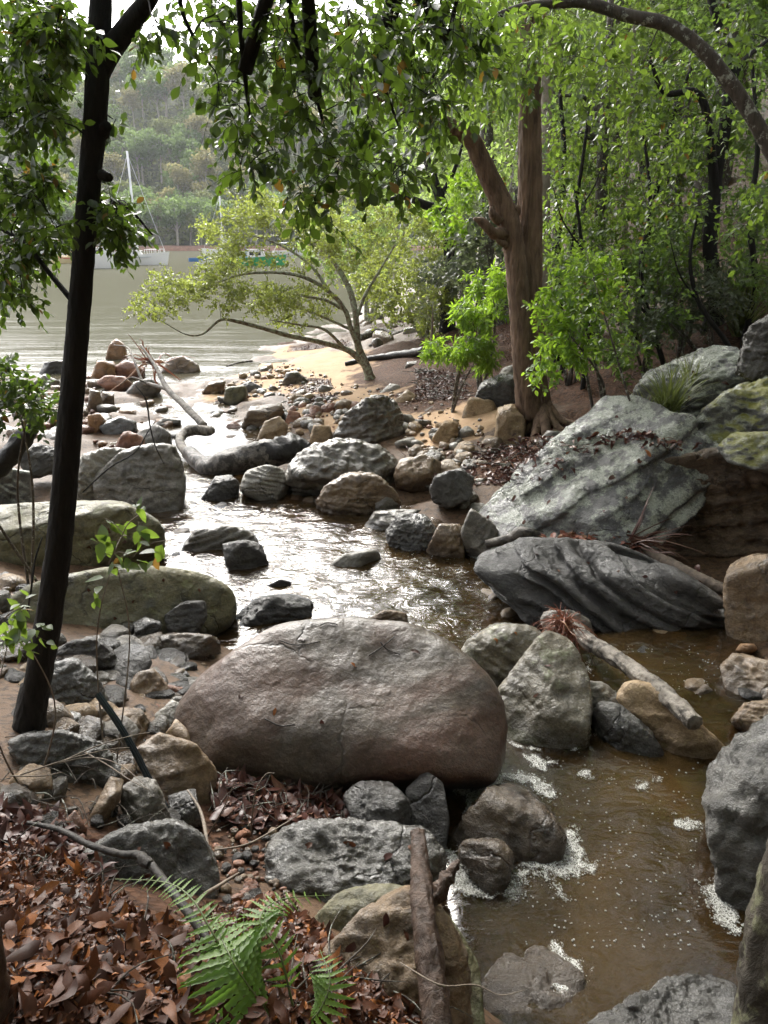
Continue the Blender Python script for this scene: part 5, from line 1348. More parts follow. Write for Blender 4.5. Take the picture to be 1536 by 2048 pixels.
p.finish('mangrove_tree', 'spreading many stemmed mangrove with lichened limbs on the sand spit', 'tree', bt, B_MANG, LF_MANG, T_D, trunk_mb=tm)

def shrub(seed, name, label, base_px, E, leafmat, bark, tpl, stem_r=.03, twigs=4, length=.25, leaves=9, size=.07, down=.2, group=None, single=0, tpl_far=None, dist=None, wob=.18, flat=.2, cat='shrub', stems=3, ang=.8, lean=.25, tr=.0016):
    r = np.random.RandomState(seed)
    p = Plant(seed)
    b = hit(*base_px) if dist is None else D(*base_px, dist)
    b = np.array([b[0], b[1], Hs(b[0], b[1])])
    C = ell(r, E)
    cen = C.mean(0)
    for k in range(stems):
        q = C[r.randint(len(C))] * .6 + cen * .4
        a = b + np.array([r.uniform(-.06, .06), r.uniform(-.06, .06), -.05])
        m = a + (q - a) * .5 + np.array([r.uniform(-lean, lean), r.uniform(-lean, lean), .1]) * np.linalg.norm(q - a) * .4
        p.trunk([(*a, stem_r), (*m, stem_r * .7), (*q, stem_r * .3)], 16, 7, .12, start=.25)
    p.limbs(C, rmax=stem_r * .5, rtip=.0025, taper=.008, sides=4, wob=wob)
    p.sprays(C, twigs, length, leaves, size, down=down, flat=flat, ang=ang, tr=tr)
    return p.finish(name, label, cat, b, bark, leafmat, tpl, group=group, single=single, tpl_far=tpl_far, wood_name='stems')

# mangroves behind
shrub(61, 'mangrove_tree', 'dense rounded mangrove behind the sand spit right of the many stemmed one', (850, 672), [(850, 500, 90, 80, 17, 20, 60), (800, 580, 80, 60, 17, 20, 50), (880, 600, 70, 60, 16, 19, 45), (750, 560, 50, 40, 18, 20, 20), (930, 470, 60, 60, 17, 20, 25)], LF_MANG, B_MANG, T_D, .05, 5, .38, 11, .10, dist=18.5, cat='tree', stems=5)
shrub(62, 'mangrove_tree', 'lower mangrove at the water edge far along the shore', (735, 640), [(720, 500, 80, 60, 24, 28, 40), (650, 480, 60, 60, 24, 28, 26), (800, 440, 80, 60, 24, 28, 36), (900, 420, 80, 70, 22, 26, 36)], LF_HAZE, B_MANG, T_D, .06, 5, .5, 11, .15, dist=25, cat='tree', stems=4)
shrub(63, 'sapling', 'slender pale stemmed sapling by the black branch on the beach', (862, 700), [(858, 580, 40, 70, 14.3, 15.3, 14)], LF_GREY, B_PALE, T_DL, .035, 3, .3, 8, .08, dist=14.8, stems=1, lean=.05, cat='tree')
# bright shrubs
shrub(64, 'shrub', 'vivid light green shrub with drooping fingered leaves left of the twin trunks', (965, 730), [(970, 600, 55, 55, 10.2, 11.4, 34), (930, 625, 30, 20, 10.2, 11, 10), (1000, 560, 30, 25, 10.4, 11.4, 10)], LF_BRIGHT, B_GREY, T_LA, .025, 4, .16, 10, .115, down=.45, dist=10.9, tpl_far=T_DL, single=200)
shrub(65, 'shrub', 'low light green shrub with long drooping leaves over the beach litter', (905, 745), [(890, 697, 50, 15, 9.8, 10.8, 20), (945, 690, 35, 20, 9.8, 10.8, 14), (975, 712, 25, 18, 10, 10.8, 8)], LF_BRIGHT, B_GREY, T_LA, .02, 4, .15, 10, .12, down=.55, dist=10.6, tpl_far=T_DL, single=120)
shrub(66, 'shrub', 'yellow green leafy shrub standing in front of the right trunk of the twin tree', (1215, 770), [(1160, 570, 60, 55, 7.5, 8.6, 30), (1200, 530, 50, 35, 7.5, 8.4, 14), (1110, 640, 40, 60, 7.6, 8.4, 24), (1140, 700, 50, 40, 7.5, 8.4, 18), (1100, 735, 30, 20, 7.6, 8.2, 6), (1210, 640, 50, 50, 7.8, 8.6, 12)], LF_BRIGHT, B_GREY, T_OV, .022, 4, .17, 9, .075, down=.35, dist=8.4, tpl_far=T_D, single=250)
shrub(67, 'sapling', 'thin leaning sapling growing above the great slab', (1342, 893), [(1200, 600, 60, 40, 6.4, 7.2, 8), (1180, 540, 40, 40, 6.6, 7.2, 8), (1240, 690, 40, 30, 6.4, 7, 5)], LF_MID, B_GREY, T_OV, .016, 3, .16, 7, .06, dist=6.7, stems=1, lean=.03, cat='tree', tpl_far=T_D)

# trees and undergrowth of the slope on the right
def slope_tree(seed, label, rows, E, leafmat, bark, size=.085, twigs=4, length=.3, leaves=9, down=.35, tpl=T_D, extra=(), name='slope_tree', single=0):
    r = np.random.RandomState(seed)
    p = Plant(seed)
    tm = MB()
    P = pix_path(rows)
    z = Hs(P[0, 0], P[0, 1])
    P = np.vstack([[P[0, 0], P[0, 1], z - .1, P[0, 3] * 1.35], P]) if z < P[0, 2] - .1 else P
    p.trunk(P, 60, 12, .16, 5, 5, tm, seed, start=.3)
    for ex in extra:
        q = smooth_path(pix_path(ex), 24); tube(tm, q[:, :3], q[:, 3], 8, .16, 5, 4, seed); p.nodes = np.vstack([p.nodes, q])
    C = ell(r, E)
    p.limbs(C, rmax=.03, rtip=.004, taper=.01, sides=4, wob=.25)
    p.sprays(C, twigs, length, leaves, size, down=down)
    return p.finish(name, label, 'tree', P[0, :3], bark, leafmat, tpl, trunk_mb=tm, single=single, tpl_far=T_D)
slope_tree(71, 'crooked dark stemmed tree right of centre on the slope with a forked top', [(1432, 600, 10.5, .11), (1420, 500, 10.5, .09), (1430, 370, 10.6, .085), (1452, 240, 10.7, .08), (1462, 130, 10.8, .07), (1425, 10, 10.9, .05), (1400, -120, 11, .03)], [(1460, 330, 100, 110, 10.7, 12.4, 34), (1390, 200, 110, 90, 10.5, 12, 22), (1500, 480, 50, 70, 10, 11.6, 20), (1460, 60, 100, 80, 10.5, 12.5, 22), (1370, 470, 50, 60, 10.2, 11.5, 12)], LF_SCRUB, B_DARK, .085, extra=[[(1432, 400, 10.6, .07), (1405, 200, 10.4, .05), (1330, 185, 10.3, .035), (1300, 120, 10.2, .02)], [(1455, 180, 10.7, .05), (1490, 120, 10.8, .035), (1536, 80, 11, .02)]])
slope_tree(72, 'slim dark tree on the slope behind the yellow green shrub', [(1195, 560, 11.8, .09), (1200, 430, 11.8, .08), (1207, 270, 11.9, .075), (1215, 150, 12, .06), (1222, 0, 12.1, .04)], [(1180, 300, 90, 90, 11.7, 13, 30), (1250, 420, 80, 80, 11, 12.6, 28), (1150, 440, 50, 60, 11, 12.6, 14), (1250, 150, 90, 80, 11, 13, 24), (1130, 330, 50, 60, 10.5, 12, 14)], LF_MID, B_GREY, .085, extra=[[(1202, 275, 11.9, .05), (1165, 270, 11.7, .045), (1135, 255, 11.6, .03)], [(1180, 270, 11.8, .04), (1175, 200, 11.7, .03), (1120, 190, 11.6, .02)]])
slope_tree(73, 'thin grey stemmed tree between the two dark trees on the slope', [(1350, 560, 11.5, .06), (1355, 420, 11.6, .055), (1362, 300, 11.6, .05), (1375, 200, 11.7, .04), (1390, 60, 11.8, .03)], [(1330, 320, 90, 90, 10, 12, 34), (1300, 460, 90, 80, 9.5, 12, 36), (1350, 180, 80, 80, 10.5, 12.5, 22), (1290, 540, 80, 50, 9, 11, 22)], LF_MID, B_GREY, .085)
slope_tree(74, 'pale barked upright trunk just behind the twin trunk tree', [(1088, 560, 13.5, .13), (1086, 400, 13.6, .12), (1090, 250, 13.7, .11), (1095, 100, 13.8, .10), (1100, -150, 14, .07)], [(1120, 60, 120, 60, 12, 15, 22), (1040, 330, 50, 60, 13, 15, 8)], LF_HAZE, B_PALE, .1)
slope_tree(75, 'dark twisted tree beyond the leaning trunk on the far bank', [(900, 470, 17.5, .14), (888, 420, 17.5, .13), (868, 360, 17.6, .1), (850, 300, 17.8, .07), (845, 200, 18, .04)], [(860, 250, 90, 70, 16, 19, 26), (920, 330, 60, 50, 16, 19, 10), (790, 330, 70, 60, 16, 19, 14)], LF_HAZE, B_DARK, .12, extra=[[(888, 420, 17.5, .1), (850, 410, 17.3, .09), (810, 395, 17.1, .06), (770, 400, 17, .03)], [(880, 395, 17.5, .07), (905, 350, 17.6, .05), (925, 290, 17.7, .03)]])
STEMS = [('thin dark stem with bare side twigs left of the slim dark tree', [(1140, 560, 10.6, .03), (1150, 430, 10.6, .026), (1168, 300, 10.6, .022), (1190, 120, 10.7, .014)], [(1190, 120, 50, 50, 10, 11, 8)]),
         ('slender crooked stem above the back slab', [(1330, 740, 9.2, .035), (1300, 640, 9.3, .03), (1282, 540, 9.3, .027), (1300, 400, 9.4, .022), (1285, 250, 9.5, .014)], [(1300, 300, 60, 70, 9, 10, 10)]),
         ('slender stem leaning right on the slope between the dark trees', [(1285, 560, 11, .04), (1310, 400, 11, .034), (1345, 240, 11.1, .028), (1400, 90, 11.2, .018)], [(1390, 110, 60, 50, 10.5, 11.5, 9)]),
         ('thin upright pale stem right of the slim dark tree', [(1252, 560, 12.5, .045), (1250, 400, 12.5, .04), (1262, 200, 12.6, .032), (1270, 20, 12.7, .022)], [(1270, 60, 60, 60, 12, 13, 9)]),
         ('thin dark stem at the right edge of the view', [(1510, 560, 9.6, .04), (1500, 440, 9.6, .034), (1515, 300, 9.7, .028), (1505, 130, 9.8, .018)], [(1500, 170, 40, 70, 9, 10, 8)]),
         ('bare bent stem low over the litter slope', [(1460, 700, 8.8, .03), (1400, 610, 8.9, .026), (1380, 520, 9.0, .02), (1395, 430, 9.1, .012)], [(1395, 440, 40, 40, 8.8, 9.4, 5)]),
         ('dark stem behind the twin trunk tree on its right side', [(1120, 640, 11.5, .06), (1115, 500, 11.5, .05), (1128, 330, 11.6, .04), (1120, 180, 11.7, .028)], [(1120, 200, 50, 50, 11, 12, 8)]),
         ('thin forked stem far behind the yellow green shrub', [(1180, 620, 9.8, .028), (1165, 500, 9.8, .024), (1150, 380, 9.9, .018)], [(1150, 390, 40, 40, 9.5, 10.2, 6)])]
for k, (lb, rows, E) in enumerate(STEMS):
    slope_tree(170 + k, lb, rows, E, LF_MID if k % 2 else LF_SCRUB, B_PALE if 'pale' in lb else B_DARK, .075, 3, .3, 7, extra=[[(rows[1][0], rows[1][1], rows[1][2], .014), (rows[1][0] + 40 - 80 * (k % 2), rows[1][1] - 60, rows[1][2], .01), (rows[1][0] + 60 - 120 * (k % 2), rows[1][1] - 130, rows[1][2], .005)]])
UND = [('dark leafy understory shrub at the foot of the thin grey stemmed tree', (1300, 700), [(1290, 600, 80, 60, 8.6, 10.2, 40), (1240, 700, 50, 40, 8.6, 9.6, 18), (1330, 520, 70, 50, 9, 10.5, 20)], LF_SCRUB, 9.4),
       ('twiggy grey green shrub above the back slab', (1370, 690), [(1370, 620, 60, 50, 9.2, 10.5, 28), (1400, 540, 60, 40, 9.5, 10.8, 14)], LF_GREY, 9.8),
       ('shaded bush at the right edge below the crooked dark tree', (1500, 610), [(1490, 540, 60, 60, 9, 10.5, 24), (1520, 420, 40, 60, 9, 10, 14)], LF_SCRUB, 9.8),
       ('small leaved bush between the twin trunks and the slim dark tree', (1150, 640), [(1150, 470, 60, 70, 9.6, 11, 32), (1130, 560, 50, 50, 9.4, 10.6, 16), (1210, 500, 60, 50, 9.6, 11, 20)], LF_MID, 10.3),
       ('loose twiggy bush over the litter slope at the far right', (1440, 640), [(1445, 580, 50, 40, 8.8, 9.8, 14), (1300, 640, 70, 40, 8.4, 9.4, 16)], LF_GREY, 9.2),
       ('grey twiggy bush left of the leaning trunk', (960, 680), [(960, 520, 60, 50, 12, 14, 22), (900, 540, 50, 40, 13, 15, 16), (980, 440, 30, 40, 12, 13.5, 10)], LF_GREY, 12.8),
       ('light green feathery bush behind the leaning trunk', (930, 640), [(920, 420, 50, 60, 14, 16, 28), (950, 370, 40, 50, 14, 16, 14)], LF_BRIGHT, 15)]
for k, (lb, bp_, E, lm, ds_) in enumerate(UND):
    shrub(80 + k, 'shrub', lb, bp_, E, lm, B_GREY, T_D, .022, 4, .26, 9, .075 if ds_ < 12 else .11, dist=ds_, stems=4)

# left: low shrub beside the stump, seedling in front of the olive slabs, sprigs at the edge
shrub(90, 'shrub', 'dark leaved shrub beside the broken stump at the left edge', (20, 905), [(20, 780, 60, 60, 4.6, 5.4, 30), (75, 820, 40, 30, 4.8, 5.3, 12), (-40, 740, 50, 60, 4.6, 5.4, 14)], LF_DARK, B_GREY, T_OV, .012, 4, .16, 8, .06, dist=5.1, single=150, tpl_far=T_D)
shrub(91, 'seedling', 'thin seedling with a few large shiny leaves in front of the olive boulders', (155, 1190), [(230, 1060, 50, 40, 2.45, 2.6, 3), (290, 1020, 40, 25, 2.4, 2.55, 2), (250, 1120, 60, 30, 2.4, 2.55, 3), (330, 1090, 25, 20, 2.4, 2.5, 1), (210, 1140, 15, 10, 2.4, 2.5, 1)], LF_MID, B_TWIG, T_OV, .004, 1, .10, 5, .07, down=.3, dist=2.65, single=60, stems=2, lean=.45, cat='plant', tr=.001)
shrub(92, 'seedling', 'light green leafy sprig at the left edge beside the dark trunk', (30, 1330), [(25, 1225, 35, 20, 2.1, 2.3, 3), (20, 1270, 40, 25, 2.1, 2.3, 4)], LF_MID, B_TWIG, T_OV, .004, 2, .09, 5, .055, dist=2.3, single=60, stems=2, lean=.5, cat='plant', tr=.001)
shrub(93, 'seedling', 'small dark leaved sprig at the bottom centre beside the log foot', (760, 2040), [(730, 1960, 30, 30, 1.6, 1.7, 2), (750, 2010, 30, 20, 1.55, 1.65, 3)], LF_MID, B_TWIG, T_OV, .003, 2, .06, 4, .05, dist=1.65, single=40, stems=2, cat='plant', tr=.001)
# bare twigs hanging over the grey block
wood('twig', 'bare dark twig hanging down in front of the large dark grey block', 'twig', [(270, 770, 5.2, .003), (292, 800, 5.2, .006), (300, 850, 5.2, .006), (310, 890, 5.2, .005), (328, 928, 5.2, .003)], B_BLACK, 24, 5, .1, 95)
wood('twig', 'long thin bare twig arching from the buff slab to the bay rocks', 'twig', [(165, 985, 4.8, .005), (220, 935, 4.9, .006), (270, 905, 5, .005), (295, 865, 5.05, .004), (312, 840, 5.1, .002)], B_BLACK, 24, 5, .1, 96)
wood('twig', 'thin curved twig beside the dark tree foot', 'twig', [(55, 1225, 2.5, .003), (62, 1180, 2.5, .004), (70, 1120, 2.55, .004), (84, 1075, 2.6, .003)], B_BLACK, 24, 5, .1, 97)

# ------------------------------------------------------------------ grass tussocks
def tussock(base, n, length, name, label, mat, seed, width=.008, cat='grass tuft', droop=.9):
    r = np.random.RandomState(seed)
    mb = MB()
    az = r.uniform(0, 6.283, n)
    L = length * r.uniform(.5, 1.15, n)
    el0 = r.uniform(.7, 1.45, n)
    s = np.linspace(0, 1, 6)
    for k in range(n):
        th = el0[k] - droop * 1.3 * s * s * r.uniform(.5, 1.2)
        st = np.stack([np.cos(th) * math.cos(az[k]), np.cos(th) * math.sin(az[k]), np.sin(th)], -1) * L[k] / 5
        P = np.vstack([[0, 0, 0], np.cumsum(st[:-1], 0)]) + np.array([r.normal() * .04, r.normal() * .04, 0])
        X = np.array([-math.sin(az[k]), math.cos(az[k]), 0])
        w = width * (1 - s ** 2 * .9)
        V = np.concatenate([P - X * w[:, None], P + X * w[:, None]])
        mb.add(V, [(i, i + 1, i + 7, i + 6) for i in range(5)])
    o = mb.build(name, mat, None, True)
    o.location = base
    o['kind'] = 'thing'
    tag(o, label, cat)
    return o
LF_GRASS = mat_leaf('grass', (0.06, 0.085, 0.025), (0.13, 0.14, 0.05), (0.28, 0.33, 0.08), .4, .45, hue=(0.25, 0.19, 0.10))
g1 = D(1335, 830, 7.0)
tussock(g1, 160, .55, 'grass_tussock', 'arching grass tussock on the great slab beside the leaning sapling', LF_GRASS, 1)
tussock(D(1290, 850, 6.8) , 70, .4, 'grass_tussock', 'smaller dry grass tuft left of the arching tussock on the slab', LF_GRASS, 2)
tussock((D(1500, 560, 9.8)[0], 9.8, Hs(D(1500, 560, 9.8)[0], 9.8)), 150, 1.1, 'grass_tree', 'tall strappy leaved tuft on the slope at the right edge', LF_GRASS, 3, .013, 'plant')
tussock((D(1370, 780, 7.6)[0], 7.6, D(1370, 780, 7.6)[2]), 70, .4, 'grass_tussock', 'thin grass tuft between the back slab and the mossy slab', LF_GRASS, 4)

# ------------------------------------------------------------------ forest of the slope, each tree a copy with its parts
def forest_tree(seed, leafmat, bark, h=9.0, wid=2.4, size=.15, name='forest_tree', n=62, tpl=T_D, leaves=10):
    r = np.random.RandomState(seed)
    p = Plant(seed)
    tm = MB()
    lean = r.normal(size=2) * .5
    p.trunk([(0, 0, -.3, .17), (lean[0] * .2, lean[1] * .2, h * .3, .13), (lean[0] * .7, lean[1] * .7, h * .65, .09), (lean[0], lean[1], h * .95, .03)], 30, 9, .15, mb=tm, start=.3)
    C = []
    while len(C) < n:
        q = r.uniform(-1, 1, 3)
        if np.linalg.norm(q) < 1:
            C.append((q[0] * wid + lean[0] * .6, q[1] * wid + lean[1] * .6, h * .62 + q[2] * h * .42))
    C = np.array(C)
    p.limbs(C, rmax=.06, rtip=.008, taper=.015, sides=4)
    p.sprays(C, 5, .62, leaves, size, down=.35, tr=.004)
    return p.finish(name, 'x', 'tree', (0, 0, 0), bark, leafmat, tpl, trunk_mb=tm)
KINDS = [(forest_tree(101, LF_HAZE, B_GREY), 'pale green leafy tree in the forest on the slope'),
         (forest_tree(102, LF_MID, B_GREY, 7.5, 2.2), 'mid green bushy tree in the forest on the slope'),
         (forest_tree(103, LF_SCRUB, B_DARK, 8.5, 2.0, .14), 'dull green tree in the forest on the slope'),
         (forest_tree(104, LF_HAZE, B_PALE, 11, 2.2, .16, n=55), 'tall pale trunked gum in the forest on the slope')]
r = random.Random(77)
spots = []
tries = 0
while len(spots) < 120 and tries < 6000:
    tries += 1
    y = r.uniform(13, 60); x = r.uniform(-1, 30)
    z = Hs(x, y)
    if z < .7 + .02 * y: continue
    pxx = 768 + FPX * x / y
    if y < 15 and pxx < 1120: continue
    if pxx > 1900: continue
    if y < 22 and pxx < 960: continue
    if any((x - a) ** 2 + (y - b) ** 2 < (1.5 + y * .02) ** 2 for a, b, c in spots): continue
    spots.append((x, y, z))
n_seen = len(spots)
behind = [(-3.5, -2.2), (3, -3), (-6, -6.5), (2.5, -7), (8.5, -1), (-8, -3), (5.5, 1.5), (-1, -4), (6, -6), (-5.5, -3.5), (-2.5, -5), (1.5, -4.5), (4.5, -3), (6.5, 0), (7.5, 3), (-7, -.5), (7.5, 6), (-9, 3), (0, -8), (-5, -8), (5, -8)]  # unseen trees behind and beside the viewer, added to darken the foreground
for x, y in behind: spots.append((x, y, Hs(x, y)))
used = set()
for k, (x, y, z) in enumerate(spots):
    i = r.choice([0, 0, 0, 1, 1, 2, 3]) if k < n_seen else r.choice([1, 2])
    proto, lb = KINDS[i]
    s = r.uniform(.8, 1.25)
    if i in used:
        o = copy_tree(proto, (x, y, z), r.uniform(0, 6.28), s)
    else:
        o = proto; o.location = (x, y, z); o.rotation_euler = (0, 0, r.uniform(0, 6.28)); o.scale = (s, s, s); used.add(i)
    o['label'] = lb; o['group'] = {0: 'pale green forest trees', 1: 'mid green forest trees', 2: 'dull green forest trees', 3: 'tall gums of the forest'}[i]
# ------------------------------------------------------------------ the far shore: a wooded hill
def hill_h(x, y):
    x = np.asarray(x, float); y = np.asarray(y, float)
    d = y - 212 - 6 * np.sin(x * .03)
    ridge = 60 * sstep(0, 140, d) * (0.62 + .38 * sstep(-200, -135, x)) - .5
    return ridge + 4 * perlin(np.stack([x * .02, y * .02, x * 0], -1)) * sstep(0, 30, d) - 1.2 * (d < 0)
hx, hy, hq = grid_mesh(np.linspace(-260, 200, 70), np.linspace(205, 420, 50))
hz = hill_h(hx, hy)
hm = raw_mesh("far_hill", np.stack([hx, hy, hz], -1), hq, np.zeros((0, 3), int), mat_plain('hill_scrub', (0.065, 0.10, 0.035), .9, var=.5, scale=.4, c2=(0.11, 0.12, 0.05)))
tag(link("far_hill", hm), kind='structure')
# red earth bank at the foot of the hill
bk = MB()
bxs = np.linspace(-150, 60, 120)
byy = 211.5 + 6 * np.sin(bxs * .03)
prof = [(-2.2, -.4), (-1.4, .35), (0, .9), (2.5, 1.2)]
V = np.concatenate([np.stack([bxs, byy + a + .5 * np.sin(bxs * .9), np.full_like(bxs, b) + .25 * perlin(np.stack([bxs * .4, bxs * 0 + a, bxs * 0], -1))], -1) for a, b in prof])
nb = len(bxs)
bk.add(V, [(i + nb * k, i + 1 + nb * k, i + 1 + nb * (k + 1), i + nb * (k + 1)) for k in range(3) for i in range(nb - 1)])
o = bk.build('far_bank', mat_plain('red_earth', (0.26, 0.135, 0.09), .9, var=.4, scale=1.2))
tag(o, kind='structure')

def gum(seed, h, leafmat, bark, wid):
    r = np.random.RandomState(seed)
    tm, cm = MB(), MB()
    P = smooth_path(np.array([(0, 0, -1, .28), (r.normal() * .4, r.normal() * .4, h * .45, .2), (r.normal() * .8, r.normal() * .8, h * .85, .08)]), 10)
    tube(tm, P[:, :3], P[:, 3], 6, caps=False)
    cl = []
    for k in range(9):
        a = r.uniform(0, 6.28); rr = wid * r.uniform(.3, 1)
        e = np.array([rr * math.cos(a), rr * math.sin(a), h * r.uniform(.6, 1.0)])
        s = P[r.randint(4, 9)]
        q = smooth_path(np.array([(*s[:3], .12), (*((s[:3] + e) / 2 + [0, 0, .4]), .08), (*e, .04)]), 6)
        tube(tm, q[:, :3], q[:, 3], 4, caps=False)
        cl.append(e)
    cl += [np.array([r.normal() * wid * .4, r.normal() * wid * .4, h * r.uniform(.55, 1.02)]) for _ in range(9)]
    for c in cl:
        n = 70
        q = unit(r.normal(size=(n, 3))) * (r.uniform(.4, 1, (n, 1)) ** .5) * np.array([1.25, 1.25, .8]) * wid * .36 + c
        place_leaves(cm, diamond_tpl(.7), q, r.normal(size=(n, 3)) + [0, 0, -.5], r.normal(size=(n, 3)) + [0, 0, .7], .62 * r.uniform(.6, 1.3, n))
    root = empty('gum_tree', (0, 0, 0))
    tm.build('trunk', bark, root)
    c = cm.build('crown', leafmat, root)
    c['kind'] = 'stuff'
    return root
B_GUM = mat_bark('gum', (0.30, 0.27, 0.22), (0.48, 0.44, 0.38), .3)
GL = [mat_leaf('gum_olive', (0.11, 0.14, 0.045), (0.17, 0.20, 0.06), (0.34, 0.38, 0.14), .45, .6), mat_leaf('gum_green', (0.07, 0.13, 0.035), (0.12, 0.19, 0.05), (0.28, 0.40, 0.12), .45, .6), mat_leaf('gum_yellow', (0.16, 0.155, 0.065), (0.23, 0.21, 0.09), (0.42, 0.39, 0.16), .45, .6)]
GK = []
for k in range(6):
    GK.append((gum(400 + k, 9 + 1.6 * (k % 3), GL[k % 3], B_GUM, 3.2 + .4 * (k % 2)), ['olive', 'green', 'yellowish'][k % 3]))
red = gum(410, 8, mat_leaf('gum_red', (0.16, 0.07, 0.05), (0.22, 0.10, 0.07), (0.18, 0.08, 0.05), .2, .6), B_GUM, 3.0)
r = random.Random(9)
done = set()
cnt = 0
pts = []
for row, yy in enumerate([214, 217, 221, 226, 232, 239, 247, 256, 266, 277, 289, 302, 316, 331, 346, 360]):
    step = 4.6 + row * .28
    x = -122 - row * 3
    while x < 0 + row * 1.0:
        pts.append((x + r.uniform(-2.5, 2.5), yy + r.uniform(-1.5, 2.5) + r.uniform(-.5, .5) * row * 1.6))
        x += step
r.shuffle(pts)
pts = pts[:298]
pr = D(352, 290, 275)
for x, y in pts:
    i = r.choice([0, 0, 1, 1, 1, 2, 3, 4, 4, 5])
    proto, nm = GK[i]
    z = float(hill_h([x], [y])[0])
    s = r.uniform(.85, 1.25) * (1 + .35 * min(1, max(0, (y - 225) / 80)))
    if i in done:
        o = copy_tree(proto, (x, y, z), r.uniform(0, 6.28), s)
    else:
        o = proto; o.location = (x, y, z); o.scale = (s, s, s); done.add(i)
    tag(o, '%s gum tree on the wooded hill across the bay' % nm, 'tree', '%s gums of the far hill' % nm)
for i, (proto, nm) in enumerate(GK):
    if i not in done:
        proto.location = (-60 + i, 240, float(hill_h([-60 + i], [240])[0])); tag(proto, '%s gum tree on the wooded hill across the bay' % nm, 'tree', '%s gums of the far hill' % nm)
red.location = (pr[0], 275, float(hill_h([pr[0]], [275])[0]) + 1)
tag(red, 'reddish leaved tree halfway up the far hill', 'tree')
# further wood outside the gap, read as one mass
mbm = MB()
rr = np.random.RandomState(3)
qx = np.concatenate([rr.uniform(-255, -150, 350), rr.uniform(14, 190, 600), rr.uniform(-190, 20, 250)]); qy = np.concatenate([rr.uniform(214, 400, 950), rr.uniform(352, 385, 250)])
qz = hill_h(qx, qy)
for k in range(1200):
    n = 17
    q = unit(rr.normal(size=(n, 3))) * np.array([3.4, 3.4, 3.4]) * rr.uniform(.5, 1, (n, 1)) + np.array([qx[k], qy[k], qz[k] + (7 if k < 950 else rr.uniform(2, 8))])
    place_leaves(mbm, diamond_tpl(.8), q, rr.normal(size=(n, 3)), rr.normal(size=(n, 3)) + [0, 0, .7], 2.3 * rr.uniform(.6, 1.3, n))
o = mbm.build('distant_woods', GL[1])
mbu = MB()
ux, uy = rr.uniform(-190, 20, 1100), rr.uniform(216, 352, 1100)
uz = hill_h(ux, uy)
for k in range(1100):
    n = 15
    q = unit(rr.normal(size=(n, 3))) * np.array([2.6, 2.6, 1.9]) * rr.uniform(.4, 1, (n, 1)) + np.array([ux[k], uy[k], uz[k] + 1.6])
    place_leaves(mbu, diamond_tpl(.8), q, rr.normal(size=(n, 3)), rr.normal(size=(n, 3)) + [0, -.3, .7], 1.5 * rr.uniform(.6, 1.3, n))
u_ = mbu.build('hill_undergrowth', GL[0])
u_['kind'] = 'stuff'
o['kind'] = 'stuff'

# ------------------------------------------------------------------ boats
W_HULL = mat_plain('boat_white', (0.75, 0.75, 0.73), .35, var=.06, bump=.02)
M_BLUE = mat_plain('boat_blue', (0.03, 0.16, 0.42), .5, var=.1, bump=.05)
M_GREEN = mat_plain('boat_green', (0.015, 0.30, 0.10), .4, var=.08, bump=.03)
M_CREAM = mat_plain('boat_cream', (0.62, 0.50, 0.26), .5, var=.08, bump=.03)
M_RED = mat_plain('boat_red', (0.45, 0.08, 0.06), .5, var=.1, bump=.03)
M_ALU = mat_plain('mast_metal', (0.72, 0.73, 0.74), .4, 0.2, var=.05, bump=.0)
M_WIN = mat_plain('boat_window', (0.03, 0.035, 0.04), .15, var=.1, bump=.0)
M_GREYB = mat_plain('boat_grey', (0.42, 0.45, 0.47), .5, var=.08, bump=.02)

def box(mb, c, s):
    x, y, z = np.array(s) / 2
    v = np.array([(-x, -y, -z), (x, -y, -z), (x, y, -z), (-x, y, -z), (-x, -y, z), (x, -y, z), (x, y, z), (-x, y, z)]) + c
    mb.add(v, [(0, 3, 2, 1), (4, 5, 6, 7), (0, 1, 5, 4), (1, 2, 6, 5), (2, 3, 7, 6), (3, 0, 4, 7)])

def hull_mb(L, B, fb):
    """lofted hull along +X, bow at +X, sheer rising to the bow; returns hull with a deck"""
    mb = MB()
    n, m = 18, 9
    s = np.linspace(0, 1, n)
    half = B / 2 * np.minimum(1, (1 - s ** 3.2) ** .8) * (.78 + .22 * np.sin(np.pi * np.minimum(1, s * 1.3)))
    half = np.maximum(half, .03)
    top = fb * (1 + .45 * s ** 2)
    x = -L / 2 + L * s
    V = []
    for i in range(n):
        for j in range(m):
            t = j / (m - 1) * 2 - 1
            u = abs(t)
            y = math.copysign(half[i] * u ** .55, t)
            z = -.35 + (top[i] + .35) * u ** 1.7
            V.append((x[i] + (.10 * L * s[i] ** 4) * (u ** 1.5) * .6, y, z))
    q = [(i * m + j, (i + 1) * m + j, (i + 1) * m + j + 1, i * m + j + 1) for i in range(n - 1) for j in range(m - 1)]
    mb.add(V, q)
    mb.add([V[j] for j in range(m)], tris=[(0, j, j + 1) for j in range(1, m - 1)])
    dk = MB()
    dv = []
    for i in range(n):
        a, b = V[i * m], V[i * m + m - 1]
        dv += [(a[0], a[1] * .97, a[2] - .05), (b[0], b[1] * .97, b[2] - .05)]
    dk.add(dv, [(2 * i, 2 * i + 2, 2 * i + 3, 2 * i + 1) for i in range(n - 1)])
    return mb, dk

